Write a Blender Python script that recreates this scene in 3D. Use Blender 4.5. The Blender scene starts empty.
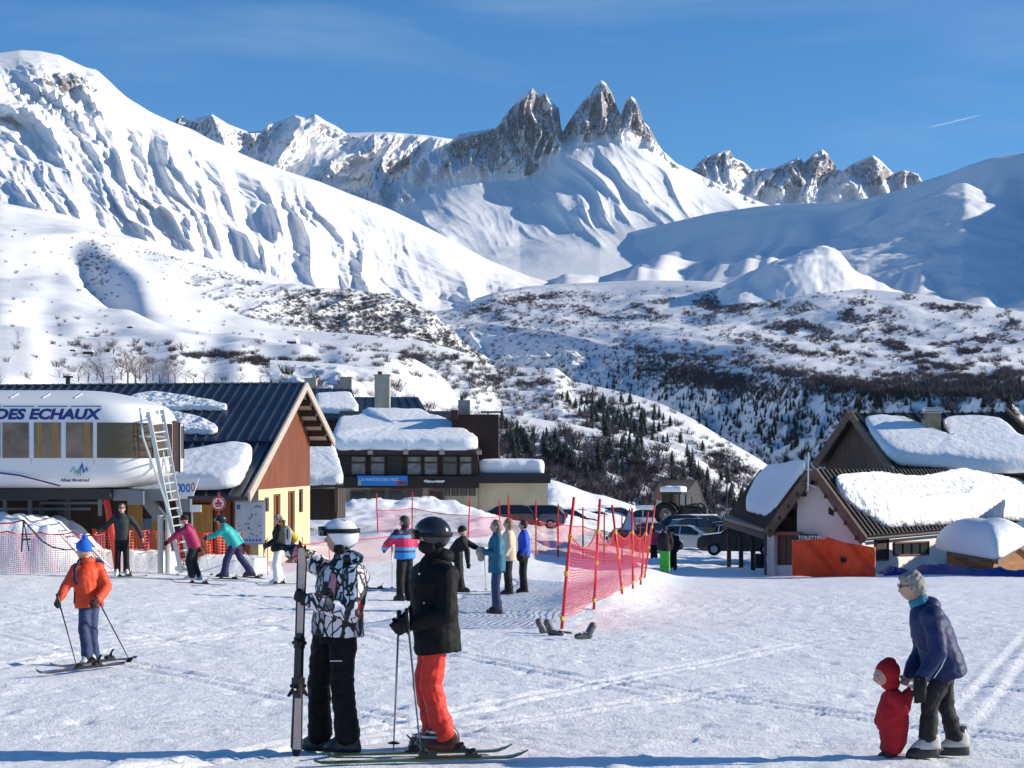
import bpy, bmesh, math, random
import numpy as np
from mathutils import Vector, Matrix, Quaternion
R = math.radians
sc = bpy.context.scene
# ---------------------------------------------------------------- camera, sky, sun, exposure
F = 1700.0; HOR = 468.0; CZ = 1.7
cam_d = bpy.data.cameras.new("camera"); cam = bpy.data.objects.new("camera", cam_d)
sc.collection.objects.link(cam); sc.camera = cam
cam.location = (0, 0, CZ); cam.rotation_euler = (R(90), 0, 0)
cam_d.sensor_width = 36; cam_d.lens = 36*F/1024; cam_d.shift_y = (HOR-384)/1024
cam_d.clip_start = 0.1; cam_d.clip_end = 60000
SUN_EL = R(20); SUN_AZ = R(3)          # azimuth measured from +X towards +Y
sun_dir = Vector((math.cos(SUN_EL)*math.cos(SUN_AZ), math.cos(SUN_EL)*math.sin(SUN_AZ), math.sin(SUN_EL)))
w = bpy.data.worlds.new("World"); sc.world = w; w.use_nodes = True
nt = w.node_tree; nt.nodes.clear()
sky = nt.nodes.new('ShaderNodeTexSky'); sky.sky_type = 'NISHITA'; sky.sun_disc = False
sky.sun_elevation = SUN_EL; sky.sun_rotation = R(90)-SUN_AZ
sky.altitude = 1500; sky.air_density = 0.85; sky.dust_density = 0.25; sky.ozone_density = 3.0
bg = nt.nodes.new('ShaderNodeBackground'); bg.inputs[1].default_value = 0.105
out = nt.nodes.new('ShaderNodeOutputWorld')
hs = nt.nodes.new('ShaderNodeHueSaturation'); hs.inputs['Saturation'].default_value = 1.30; hs.inputs['Value'].default_value = 1.12
nt.links.new(sky.outputs[0], hs.inputs['Color'])
# thin cirrus veils, laid out over the real sky directions
tcw = nt.nodes.new('ShaderNodeTexCoord'); mpw = nt.nodes.new('ShaderNodeMapping'); mpw.inputs['Rotation'].default_value = (0, R(-14), 0); mpw.inputs['Scale'].default_value = (2.2, 2.2, 13); mpw.inputs['Location'].default_value = (.35, 0, .2)
nw = nt.nodes.new('ShaderNodeTexNoise'); nw.inputs['Scale'].default_value = 1.6; nw.inputs['Detail'].default_value = 5; nw.inputs['Roughness'].default_value = .55; nw.inputs['Distortion'].default_value = .4
nt.links.new(tcw.outputs['Generated'], mpw.inputs[0]); nt.links.new(mpw.outputs[0], nw.inputs['Vector'])
rw = nt.nodes.new('ShaderNodeMapRange'); rw.inputs['From Min'].default_value = .52; rw.inputs['From Max'].default_value = .85; rw.inputs['To Max'].default_value = .30; nt.links.new(nw.outputs[0], rw.inputs['Value'])
mw_ = nt.nodes.new('ShaderNodeMix'); mw_.data_type = 'RGBA'; nt.links.new(rw.outputs[0], mw_.inputs[0]); nt.links.new(hs.outputs[0], mw_.inputs[6]); mw_.inputs[7].default_value = (3.9, 4.9, 6.0, 1)
# one short contrail on the sky, a segment of a great circle
def _dir(u, v): return Vector(((u-512)/F, 1, (HOR-v)/F)).normalized()
_a, _b = _dir(926, 128.2), _dir(984, 114.2); _n = _a.cross(_b).normalized(); _m = (_a+_b).normalized()
def _dot(vec):
    q = nt.nodes.new('ShaderNodeVectorMath'); q.operation = 'DOT_PRODUCT'; q.inputs[1].default_value = vec; nt.links.new(tcw.outputs['Generated'], q.inputs[0]); return q.outputs['Value']
def _rng(src, a0, a1, t0, t1):
    q = nt.nodes.new('ShaderNodeMapRange'); q.interpolation_type = 'SMOOTHSTEP'; q.inputs['From Min'].default_value = a0; q.inputs['From Max'].default_value = a1; q.inputs['To Min'].default_value = t0; q.inputs['To Max'].default_value = t1; nt.links.new(src, q.inputs['Value']); return q.outputs[0]
_ab = nt.nodes.new('ShaderNodeMath'); _ab.operation = 'ABSOLUTE'; nt.links.new(_dot(_n), _ab.inputs[0])
_w = _rng(_ab.outputs[0], .00005, .0006, 1, 0); _s = _rng(_dot(_m), _a.dot(_m)-.00002, _a.dot(_m)+.00010, 0, .34)
_p = nt.nodes.new('ShaderNodeMath'); _p.operation = 'MULTIPLY'; nt.links.new(_w, _p.inputs[0]); nt.links.new(_s, _p.inputs[1])
mc_ = nt.nodes.new('ShaderNodeMix'); mc_.data_type = 'RGBA'; nt.links.new(_p.outputs[0], mc_.inputs[0]); nt.links.new(mw_.outputs[2], mc_.inputs[6]); mc_.inputs[7].default_value = (6.5, 7.4, 8.2, 1)
nt.links.new(mc_.outputs[2], bg.inputs[0]); nt.links.new(bg.outputs[0], out.inputs[0])
sd = bpy.data.lights.new("sun", 'SUN'); sd.energy = 5.0; sd.angle = R(0.5); sd.color = (1.0, 0.91, 0.765)
so = bpy.data.objects.new("sun", sd); sc.collection.objects.link(so)
so.rotation_euler = sun_dir.to_track_quat('Z', 'Y').to_euler()
so.location = (40, 0, 40)
sc.view_settings.view_transform = 'Standard'; sc.view_settings.look = 'None'
sc.view_settings.exposure = 0.42; sc.view_settings.gamma = 1; sc.view_settings.use_curve_mapping = False
random.seed(7); np.random.seed(7)
COL = sc.collection

def tag(o, label=None, cat=None, group=None, kind=None):
    if label: o['label'] = label
    if cat: o['category'] = cat
    if group: o['group'] = group
    if kind: o['kind'] = kind
    return o
def empty(name, loc=(0,0,0), rz=0, **k):
    o = bpy.data.objects.new(name, None); COL.objects.link(o); o.location = loc; o.rotation_euler = (0,0,rz)
    o.empty_display_size = 0.2
    return tag(o, **k)
def P(u, v, Y):
    """point on the view ray of pixel (u,v) at depth Y"""
    return Vector(((u-512)/F*Y, Y, CZ+(HOR-v)/F*Y))

# ---------------------------------------------------------------- materials
MATS = {}
def mat(name, col, rough=0.6, metal=0.0, noise=0.0, nscale=8.0, bump=0.0, bscale=20.0, spec=0.4, emis=None, alpha=None, trans=0.0, coat=0.0, sheen=0.0, col2=None, stretch=None, clear=None):
    if name in MATS: return MATS[name]
    m = bpy.data.materials.new(name); m.use_nodes = True; MATS[name] = m
    n = m.node_tree.nodes; l = m.node_tree.links
    b = n['Principled BSDF']
    b.inputs['Base Color'].default_value = (*col, 1); b.inputs['Roughness'].default_value = rough
    b.inputs['Metallic'].default_value = metal; b.inputs['Specular IOR Level'].default_value = spec
    b.inputs['Transmission Weight'].default_value = trans
    b.inputs['Coat Weight'].default_value = coat
    if sheen: b.inputs['Sheen Weight'].default_value = sheen
    if alpha is not None: b.inputs['Alpha'].default_value = alpha
    if emis: b.inputs['Emission Color'].default_value = (*emis, 1); b.inputs['Emission Strength'].default_value = 1
    tc = n.new('ShaderNodeTexCoord'); src = tc.outputs['Object']
    if stretch:
        mp = n.new('ShaderNodeMapping'); mp.inputs['Scale'].default_value = stretch; l.new(src, mp.inputs[0]); src = mp.outputs[0]
    if noise > 0 or col2:
        t = n.new('ShaderNodeTexNoise'); t.inputs['Scale'].default_value = nscale; t.inputs['Detail'].default_value = 5; t.inputs['Roughness'].default_value = 0.65
        l.new(src, t.inputs['Vector'])
        r = n.new('ShaderNodeValToRGB'); r.color_ramp.elements[0].position = 0.3; r.color_ramp.elements[1].position = 0.7
        c0 = [max(0, c*(1-noise)) for c in col]; c1 = [min(1, c*(1+noise)) for c in col] if not col2 else col2
        r.color_ramp.elements[0].color = (*c0, 1); r.color_ramp.elements[1].color = (*c1, 1)
        l.new(t.outputs[0], r.inputs[0]); l.new(r.outputs[0], b.inputs['Base Color'])
    if bump > 0:
        t2 = n.new('ShaderNodeTexNoise'); t2.inputs['Scale'].default_value = bscale; t2.inputs['Detail'].default_value = 4
        l.new(src, t2.inputs['Vector'])
        bp = n.new('ShaderNodeBump'); bp.inputs['Strength'].default_value = 1; bp.inputs['Distance'].default_value = bump
        l.new(t2.outputs[0], bp.inputs['Height']); l.new(bp.outputs[0], b.inputs['Normal'])
    return m
def vramp(n, l, src, a, b_):
    mr = n.new('ShaderNodeMapRange'); mr.interpolation_type = 'SMOOTHSTEP'
    mr.inputs['From Min'].default_value = a; mr.inputs['From Max'].default_value = b_
    l.new(src, mr.inputs['Value']); return mr.outputs[0]
def snow_rock_mat(name, unit, rock_a=(.14,.128,.125), rock_b=(.29,.262,.25), bumpd=4.0, scrub=None):
    """snow over rock, the rock where the mesh attribute says the face is bare; unit = size in metres of the fine pattern"""
    m = bpy.data.materials.new(name); m.use_nodes = True; MATS[name] = m
    n = m.node_tree.nodes; l = m.node_tree.links; b = n['Principled BSDF']
    b.inputs['Roughness'].default_value = 0.75; b.inputs['Specular IOR Level'].default_value = 0.15
    tc = n.new('ShaderNodeTexCoord')
    t = n.new('ShaderNodeTexNoise'); t.inputs['Scale'].default_value = 1/unit; t.inputs['Detail'].default_value = 6; t.inputs['Roughness'].default_value = 0.7
    mp = n.new('ShaderNodeMapping'); mp.inputs['Scale'].default_value = (1,1,0.6); l.new(tc.outputs['Object'], mp.inputs[0]); l.new(mp.outputs[0], t.inputs['Vector'])
    a = n.new('ShaderNodeAttribute'); a.attribute_name = 'rock'
    s = n.new('ShaderNodeMath'); s.operation = 'MULTIPLY_ADD'; s.inputs[1].default_value = 1.6; s.inputs[2].default_value = -0.8
    l.new(t.outputs[0], s.inputs[0])
    ad = n.new('ShaderNodeMath'); ad.operation = 'ADD'; l.new(s.outputs[0], ad.inputs[0]); l.new(a.outputs['Fac'], ad.inputs[1])
    mask = vramp(n, l, ad.outputs[0], 0.42, 0.58)
    t3 = n.new('ShaderNodeTexNoise'); t3.inputs['Scale'].default_value = 0.35/unit; t3.inputs['Detail'].default_value = 8
    l.new(mp.outputs[0], t3.inputs['Vector'])
    rk = n.new('ShaderNodeMix'); rk.data_type = 'RGBA'; l.new(vramp(n, l, t3.outputs[0], .35, .65), rk.inputs[0])
    rk.inputs[6].default_value = (*rock_a, 1); rk.inputs[7].default_value = (*rock_b, 1)
    mx = n.new('ShaderNodeMix'); mx.data_type = 'RGBA'; l.new(mask, mx.inputs[0])
    mx.inputs[6].default_value = (.82, .83, .85, 1); l.new(rk.outputs[2], mx.inputs[7])
    l.new(mx.outputs[2], b.inputs['Base Color'])
    bp = n.new('ShaderNodeBump'); bp.inputs['Strength'].default_value = 0.7; bp.inputs['Distance'].default_value = bumpd
    l.new(t.outputs[0], bp.inputs['Height']); l.new(bp.outputs[0], b.inputs['Normal'])
    return m

# ---------------------------------------------------------------- noise
_perm = np.random.RandomState(3).permutation(512).astype(np.int64)
_perm = np.concatenate([_perm, _perm, _perm])
_ga = np.random.RandomState(5).rand(512)*2*np.pi
_gx = np.cos(_ga); _gy = np.sin(_ga)
def pn(x, y, seed=0):
    x = np.asarray(x, float)+seed*17.31; y = np.asarray(y, float)-seed*9.77
    xi = np.floor(x).astype(np.int64); yi = np.floor(y).astype(np.int64)
    xf = x-xi; yf = y-yi
    u = xf*xf*xf*(xf*(xf*6-15)+10); v = yf*yf*yf*(yf*(yf*6-15)+10)
    def g(ix, iy, dx, dy):
        h = _perm[(_perm[ix & 511]+(iy & 511)) & 511]
        return _gx[h]*dx+_gy[h]*dy
    a = g(xi, yi, xf, yf); b = g(xi+1, yi, xf-1, yf); c = g(xi, yi+1, xf, yf-1); d = g(xi+1, yi+1, xf-1, yf-1)
    return (a+(b-a)*u)*(1-v)+(c+(d-c)*u)*v
def fbm(x, y, o=5, seed=0, gain=.5, lac=2.03):
    s = 0; a = 1; f = 1
    for i in range(o):
        s = s+a*pn(np.asarray(x)*f, np.asarray(y)*f, seed+i); a *= gain; f *= lac
    return s
def ridged(x, y, o=5, seed=0, gain=.5, lac=2.07):
    s = 0; a = 1; f = 1; wgt = 1
    for i in range(o):
        n_ = 1-np.abs(pn(np.asarray(x)*f, np.asarray(y)*f, seed+i))*2
        n_ = np.clip(n_, 0, 1)**1.6
        s = s+a*n_*wgt; wgt = np.clip(n_, 0, 1); a *= gain; f *= lac
    return s
def sm(a, b, x):
    t = np.clip((np.asarray(x, float)-a)/(b-a), 0, 1); return t*t*(3-2*t)
def ip(pts, u):
    return np.interp(u, [p[0] for p in pts], [p[1] for p in pts])
def gsm(a, s):
    if s <= 0: return a
    k = np.arange(-int(3*s), int(3*s)+1); g = np.exp(-k*k/(2*s*s)); g /= g.sum()
    return np.convolve(np.pad(a, len(k)//2, mode='edge'), g, mode='valid')

def grid_mesh(name, X, Y, Z, m, kind='structure', attrs=None, smooth=True):
    nr, nc = X.shape
    co = np.stack([X, Y, Z], -1).reshape(-1, 3).astype(np.float32)
    i = np.arange(nr*nc).reshape(nr, nc)
    q = np.stack([i[:-1, :-1], i[:-1, 1:], i[1:, 1:], i[1:, :-1]], -1).reshape(-1, 4)
    me = bpy.data.meshes.new(name); me.vertices.add(len(co)); me.vertices.foreach_set('co', co.ravel())
    me.loops.add(q.size); me.loops.foreach_set('vertex_index', q.ravel().astype(np.int32))
    me.polygons.add(len(q)); me.polygons.foreach_set('loop_start', np.arange(0, q.size, 4, dtype=np.int32))
    me.polygons.foreach_set('loop_total', np.full(len(q), 4, np.int32))
    me.polygons.foreach_set('use_smooth', np.full(len(q), smooth))
    me.update(calc_edges=True)
    for k, a in (attrs or {}).items():
        at = me.attributes.new(k, 'FLOAT', 'POINT'); at.data.foreach_set('value', a.ravel().astype(np.float32))
    me.materials.append(m)
    o = bpy.data.objects.new(name, me); COL.objects.link(o)
    if kind: o['kind'] = kind
    return o
def tri_mesh(name, co, faces, m, parent=None, smooth=False):
    """big mesh from arrays; faces is an (n,3) or (n,4) array"""
    k = faces.shape[1]
    me = bpy.data.meshes.new(name); me.vertices.add(len(co)); me.vertices.foreach_set('co', np.asarray(co, np.float32).ravel())
    me.loops.add(faces.size); me.loops.foreach_set('vertex_index', faces.ravel().astype(np.int32))
    me.polygons.add(len(faces)); me.polygons.foreach_set('loop_start', np.arange(0, faces.size, k, dtype=np.int32))
    me.polygons.foreach_set('loop_total', np.full(len(faces), k, np.int32))
    me.polygons.foreach_set('use_smooth', np.full(len(faces), smooth))
    me.update(calc_edges=True); me.materials.append(m)
    o = bpy.data.objects.new(name, me); COL.objects.link(o)
    if parent: o.parent = parent
    return o

LAY = {}
def fan(name, us, stations, rows, disp, m, rockf=None, rs=0):
    """heightfield mountain: stations are cross lines from near to far, each a distance and a height line"""
    U = []; Yg = []; V = []; T = []
    nS = len(stations)
    sY = [gsm(ip(s[0], us) if isinstance(s[0], list) else np.full(len(us), float(s[0])), rs*4) for s in stations]
    sV = [gsm(ip(s[1], us) if isinstance(s[1], list) else np.full(len(us), float(s[1])), s[2] if len(s) > 2 else rs) for s in stations]
    sZ = [CZ+(HOR-v)*y/F for v, y in zip(sV, sY)]
    Yr = []; Zr = []; Tr = []
    for k in range(nS-1):
        for j in range(rows[k]+(1 if k == nS-2 else 0)):
            t = j/rows[k]
            Yr.append(sY[k]+(sY[k+1]-sY[k])*t); Zr.append(sZ[k]+(sZ[k+1]-sZ[k])*t); Tr.append(np.full(len(us), k+t))
    Y = np.array(Yr); Z = np.array(Zr); T = np.array(Tr); Ug = np.tile(us, (len(Yr), 1))
    X = (Ug-512)/F*Y
    V0 = HOR-(Z-CZ)*F/Y
    dd = disp(Ug, V0, T, X, Y)
    if isinstance(dd, tuple):          # second value: how far the rock face stands forward towards the valley
        Z = Z+dd[0]; k = 1-dd[1]/Y; X = X*k; Z = CZ+(Z-CZ)*k; Y = Y*k
    else: Z = Z+dd
    V = HOR-(Z-CZ)*F/Y
    # slope from finite differences
    dXu = np.gradient(X, axis=1); dYu = np.gradient(Y, axis=1); dZu = np.gradient(Z, axis=1)
    dXr = np.gradient(X, axis=0); dYr = np.gradient(Y, axis=0); dZr = np.gradient(Z, axis=0)
    nx = dYu*dZr-dZu*dYr; ny = dZu*dXr-dXu*dZr; nz = dXu*dYr-dYu*dXr
    ln = np.sqrt(nx**2+ny**2+nz**2)+1e-9; nz = np.abs(nz/ln)
    rock = rockf(Ug, V, T, X, Y, nz) if rockf else np.zeros_like(Z)
    o = grid_mesh(name, X, Y, Z, m, attrs={'rock': rock})
    LAY[name] = dict(U=Ug, V=V, X=X, Y=Y, Z=Z, T=T, nz=nz)
    return o
# ---------------------------------------------------------------- far mountains and hills (heightfields at their real distances)
m_far = snow_rock_mat('far_peak_snow', 38, bumpd=3.2, rock_a=(.15,.138,.14), rock_b=(.37,.33,.315))
m_left = snow_rock_mat('mountain_snow', 28, bumpd=1.5)
m_mid = snow_rock_mat('hill_snow', 9, rock_a=(.06,.045,.04), rock_b=(.14,.10,.085), bumpd=1.4)
def A(a, b, st): return np.arange(a, b+st/2, st, dtype=float)

# back ridge on the left with small summits
us = A(-60, 560, 1.1)
def d(U,V,T,X,Y):
    w = sm(0, .5, T)*(1-.88*sm(1.5, 2, T))*(1-sm(2.1,2.4,T))
    w = sm(0,.5,T)*(1-sm(1.95,2.0,T))
    s = U+.35*(V-130)
    return 0*U, w*(ridged(s/62+pn(U/80,V/60,3)*.4, V/75, 5, 2, gain=.5)*330-150)
fan('back_ridge', us, [
  (7000, [(-60,260),(250,255),(420,262),(560,262)]),
  (7700, [(-60,190),(260,178),(330,192),(430,205),(560,200)]),
  (8600, [(-60,150),(150,135),(172,124),(181,115),(190,121),(212,114),(228,124),(249,132),(262,131),(268,124),(280,121),(295,115),(305,118),(315,114),(326,121),(336,126),(346,133),(386,132),(426,135),(452,139),(560,150)]),
  (9600, 330)], [30, 55, 14], d, m_far,
  lambda U,V,T,X,Y,nz: sm(.78,.55,nz)*.55 + .12*sm(1.3,2.,T)+.16*np.exp(-((V-178)/20)**2-((U-415)/42)**2)-.1)

# massif with the three needles
crest = [(330,235),(370,206),(400,176),(430,152),(450,142),(459,134),(478,131),(496,128),(506,114),(518,100),(528,91),(533,88),(538,95),(542,95),(545,92),(549,99),(559,108),(561,128),(563,132),(566,126),(575,112),(586,97),(590,95),(597,84),(601,80),(606,83),(611,91),(617,107),(621,116),(622,112),(626,101),(631,96),(635,99),(639,107),(644,122),(650,128),(655,138),(662,150),(676,163),(692,171),(720,185),(760,202),(800,216),(900,240)]
us = A(330, 900, .8)
def d(U,V,T,X,Y):
    rocky = sm(1.8, 2.5, T)*(1-sm(3.0,3.1,T))
    c = 0*U; dy = rocky*(1-sm(2.93,3.0,T))*(ridged(U/17+pn(U/30,V/30,22)*.5, V/52, 5, 21, gain=.55)*150-60)
    low = sm(0,.6,T)*(1-sm(1.6,2.1,T))
    s = U-.55*(V-150)
    fl = np.abs(np.mod(s/19+pn(U/60,V/40,4)*.8, 1)*2-1)
    s2 = U-.9*(V-150)
    dy = dy+low*(ridged(s2/46+pn(U/70,V/60,33)*.5, V/95, 4, 32, gain=.45)*110-50)*sm(.35,1.1,T)*(.55+.45*sm(520,600,U))
    return c + low*(fbm(X/420, Y/560, 5, 31, gain=.38)*24*(1-.5*sm(540,620,U))), dy
rocklow = [(370,172),(420,188),(450,168),(480,170),(505,174),(530,176),(545,158),(560,146),(575,138),(590,142),(605,138),(622,134),(640,138),(655,148),(664,154),(680,158),(900,200)]
def rk(U,V,T,X,Y,nz):
    lim = ip(rocklow, U[0])[None,:]+fbm(U/14, V/9, 4, 8)*9
    a = sm(5, -6, V-lim)*(.62+.12*sm(2.2,2.9,T)) 
    a = a - .42*sm(.52,.68,nz)*sm(5,-6,V-lim)
    a = a + .14*np.exp(-((V-222)/26)**2-((U-455)/32)**2)*sm(.9,.8,nz)
    a = a - .4*sm(455,430,U)
    a = a - .5*np.exp(-((U-548)/7)**2-((V-106)/5)**2)
    return a
fan('needle_massif', us, [
  ([(370,4600),(520,5000),(900,5400)], [(330,300),(370,296),(500,288),(600,286),(900,300)]),
  ([(370,6000),(520,6300),(900,6600)], [(330,268),(400,250),(450,240),(520,238),(600,226),(660,222),(760,232),(900,260)]),
  ([(370,7350),(520,7450),(900,7500)], [(330,250),(370,226),(400,208),(430,194),(470,182),(520,180),(545,172),(560,152),(580,146),(600,144),(622,140),(640,144),(662,158),(692,177),(760,206),(900,242)], 5),
  (7750, crest, 0), (8200, [(370,200),(530,150),(560,170),(600,145),(640,150),(700,200),(900,260)]), (9300, 360)], [50, 75, 85, 24, 10], d, m_far, rk)

# right back summits
us = A(650, 1000, .9)
def d(U,V,T,X,Y):
    w = sm(.6, 1.2, T)*(1-.93*sm(1.6,2.0,T))*(1-sm(2.05,2.3,T))
    w = sm(.6,1.2,T)*(1-sm(1.95,2.0,T))
    return 0*U, w*(ridged(U/24+pn(U/30,V/30,42)*.5, V/60, 5, 41, gain=.55)*190-80)
rl = [(650,172),(690,176),(706,172),(730,166),(752,176),(775,190),(799,188),(822,184),(840,182),(873,186),(893,182),(925,178),(1000,200)]
fan('right_back_summits', us, [
  (7600, [(650,230),(1000,240)]),
  (8400, [(650,196),(720,190),(760,200),(830,200),(1000,205)]),
  (8800, [(650,190),(685,176),(694,168),(700,161),(706,156),(714,154),(722,151),(730,150),(734,158),(744,162),(752,170),(757,169),(775,168),(790,161),(799,157),(804,163),(812,155),(822,149),(828,154),(837,169),(843,171),(850,165),(862,160),(873,155),(880,160),(893,173),(898,172),(903,170),(912,172),(918,174),(923,183),(960,205),(1000,215)]),
  (9700, 340)], [20, 60, 14], d, m_far,
  lambda U,V,T,X,Y,nz: sm(8,-4,V-ip(rl,U[0])[None,:]-fbm(U/12,V/8,3,3)*10)*.66-.38*sm(.5,.7,nz))

# big left mountain
us = A(-330, 620, 1.1)
cl = [(-330,80),(-100,58),(0,53),(20,50),(40,51),(60,55),(74,62),(85,67),(97,70),(110,82),(118,90),(127,98),(150,112),(170,121),(190,128),(210,139),(230,148),(250,157),(270,165),(290,172),(320,182),(352,195),(386,208),(439,233),(489,260),(530,277),(572,288),(620,296)]
def d(U,V,T,X,Y):
    cv = ip(cl, U[0])[None,:]; dv = V-cv
    # buttresses running down to the right, merging and splitting
    w1 = pn(U/140, V/110, 51)*.8+pn(U/60, V/60, 50)*.4; k_ = 1.0-.45*sm(60,330,U); s = U-k_*dv
    s1 = s/58+w1*1.3
    n1 = 1-np.abs(np.mod(s1, 1)*2-1)
    n1 = np.where(np.mod(s1,1) > .60, (1-np.mod(s1,1))/.40, np.mod(s1,1)/.60)
    s2 = s/23+pn(U/60, V/70, 52)*1.3+s1*.3
    n2 = np.where(np.mod(s2,1) > .55, (1-np.mod(s2,1))/.45, np.mod(s2,1)/.55)
    s3 = s/9+pn(U/24, V/34, 53)*1.2
    n3 = 1-np.abs(np.mod(s3,1)*2-1)
    env = sm(2, 42, dv)*sm(0.02,.35,T)*(1-sm(1.9,2.05,T))
    a1 = 66*(.45+.9*np.clip(fbm(U/120,V/90,2,54)+.55,0,1))
    dy = env*(n1**1.2*a1*2.6 + n2*52*sm(15,60,dv)*(.3+1.3*np.clip(fbm(U/50,V/40,2,56)+.5,0,1)) + sm(0,1,n3)*14*sm(30,90,dv)*np.clip(fbm(U/40,V/40,2,57)*2+.6,0,1) - 50)
    w3 = pn(U/90,V/90,59)*.9
    n4 = ridged(s/70+w3, dv/150+U/300, 4, 60, gain=.5)
    dy = dy*.50+env*(n4*150-65)*(.55+.9*np.clip(fbm(U/140,V/120,2,61)+.45,0,1))
    r = 0
    r = r + fbm(X/300, Y/300, 5, 55)*16*sm(0,.4,T)*(1-.8*sm(1.6,2,T))*(1-sm(2,2.1,T))
    r = r + (ridged(X/60,Y/90,4,58)*20-12)*np.exp(-((U-70)/60)**2-((V-105)/34)**2)*(1-sm(1.8,2.,T))
    return r, dy
fan('left_mountain', us, [
  ([(-330,2300),(0,2500),(300,2900),(620,3700)], [(-330,215),(0,222),(100,240),(200,266),(260,284),(340,300),(440,312),(500,312),(570,304),(620,306)]),
  ([(-330,3300),(0,3400),(300,3700),(620,4300)], [(-330,150),(0,150),(100,170),(200,205),(300,238),(400,270),(480,290),(570,298),(620,302)]),
  ([(-330,4300),(0,4400),(300,4700),(620,5100)], cl, 1.2),
  ([(-330,5600),(620,6000)], 360)], [150, 150, 20], d, m_left,
  lambda U,V,T,X,Y,nz: sm(.74,.52,nz)*.08+.72*np.exp(-((U-66)/46)**2-((V-82)/19)**2)*sm(1.0,.8,nz)+.4*np.exp(-((U-108)/22)**2-((V-108)/9)**2)*sm(.95,.7,nz)+.36*np.exp(-((U-12)/10)**2-((V-155)/18)**2)*sm(.97,.8,nz)+.25*np.exp(-((U-318)/16)**2-((V-222)/20)**2)-.12)

# shaded mountain on the right; its unseen end is raised to cast shade
us = A(520, 1500, 1.3)
cg = [(520,275),(560,258),(600,241),(640,229),(684,219),(720,212),(760,206),(800,203),(843,201),(870,197),(896,191),(916,184),(950,174),(975,165),(996,158),(1024,153),(1100,135),(1200,110),(1500,85)]
def d(U,V,T,X,Y):
    cv = ip(cg, U[0])[None,:]; dv = V-cv
    env = sm(3, 45, dv)*sm(0,.4,T)*(1-sm(2.0,2.1,T))
    s = U+.75*dv
    s1 = s/95+pn(U/120,V/80,61)*.8; n1 = 1-np.abs(np.mod(s1,1)*2-1)
    s2 = s/30+pn(U/60,V/60,62); n2 = 1-np.abs(np.mod(s2,1)*2-1)
    return env*(sm(0,1,n1)*40+sm(0,1,n2)*7-20)+fbm(X/500,Y/500,4,63,gain=.4)*34*sm(0,.5,T)*(1-sm(1.9,2.05,T))
fan('right_mountain', us, [
  ([(520,4300),(700,3500),(900,2900),(1100,2500),(1500,2200)], [(520,292),(700,294),(850,300),(1000,318),(1500,350)]),
  ([(520,5900),(700,5350),(900,4550),(1040,4150),(1120,3600),(1250,3200),(1500,2800)], [(520,284),(600,268),(700,256),(850,254),(1000,245),(1050,228),(1120,206),(1250,180),(1500,150)]),
  ([(520,6500),(700,5900),(900,5200),(1100,4700),(1500,4300)], cg, 2),
  ([(520,7400),(1500,6500)], 330)], [90, 110, 14], d, m_left, 
  lambda U,V,T,X,Y,nz: .36*np.exp(-((U-868)/22)**2-((V-208)/5)**2)-.2, rs=3)
# conical spur in front of it, its right flank in the sun
us = A(830, 1350, 1.3)
fan('right_spur', us, [
  ([(830,3300),(965,2900),(1350,2300)], [(830,300),(965,318),(1350,345)]),
  ([(830,3900),(965,3700),(1350,3000)], [(830,262),(900,250),(965,240),(1024,262),(1350,330)]),
  ([(830,4500),(965,4450),(1100,4200),(1350,3900)], [(830,236),(870,221),(900,207),(930,193),(950,185),(965,182),(980,189),(1000,199),(1024,213),(1060,232),(1150,270),(1350,330)]),
  (5600, 330)], [50, 60, 14], lambda U,V,T,X,Y: fbm(X/260,Y/260,5,71)*26*sm(0,.4,T)*(1-.7*sm(1.8,2.,T))*(1-sm(2,2.1,T)), m_left, rs=2)
# sunlit mound at its foot
us = A(690, 960, 1.5)
fan('sunlit_mound', us, [
  (2500, [(690,330),(960,350)]),
  (2750, [(690,345),(708,312),(722,290),(745,279),(775,266),(815,258),(840,262),(870,285),(960,310)]),
  (2950, [(690,345),(708,310),(725,286),(740,277),(762,266),(790,259),(812,251),(826,248),(838,251),(849,266),(866,296),(960,305)]),
  (3200, [(690,345),(715,310),(826,262),(960,315)]), (3600, 330)], [30, 26, 16, 8], lambda U,V,T,X,Y: fbm(X/90,Y/90,5,75)*15*sm(0,.5,T), m_left, rs=3)

# lower sunny slope on the left: falls to the right and towards the village
us = A(-420, 520, 1.1)
def d(U,V,T,X,Y):
    e = sm(0,.2,T)*(1-sm(3.6,4,T)*.6)
    r = fbm(X/330, Y/520, 5, 81, gain=.42)*30*e*sm(200,1200,Y)*.7
    # terraces following the contour lines
    c_ = V-(U-60)*.11+pn(U/90, V/60, 84)*10
    for vv, uu0, uu1, hgt in ((322,-420,300,5.5),(352,40,380,4.0),(234,20,330,10),(372,150,400,2.2),(300,-420,120,4)):
        q_ = c_-vv
        r = r+hgt*(np.exp(-(np.minimum(q_,0)/22)**2)*(q_<0)+np.exp(-(np.maximum(q_,0)/3.)**2)*(q_>=0)-.5)*sm(uu0-20,uu0+40,U)*sm(uu1+60,uu1-20,U)*(.4+1.2*np.clip(pn(U/45,V/50,int(vv))+.5,0,1))*(T<4)
    # scoop with the steep shaded bank
    q = (U-90)-(V-258)*1.25
    r = r-20*np.exp(-(q/15)**2-((V-262)/24)**2)+15*np.exp(-((q-26)/17)**2-((V-268)/30)**2)-8*np.exp(-(q/9)**2-((V-285)/20)**2)
    return r
def rk(U,V,T,X,Y,nz):
    q = (U-92)-(V-262)*.95
    return .42*np.exp(-((q+4)/11)**2-((V-252)/14)**2)+.32*sm(285,325,V-(U-330)*.12)*sm(.93,.85,nz)*sm(235,300,U)-.1
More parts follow.
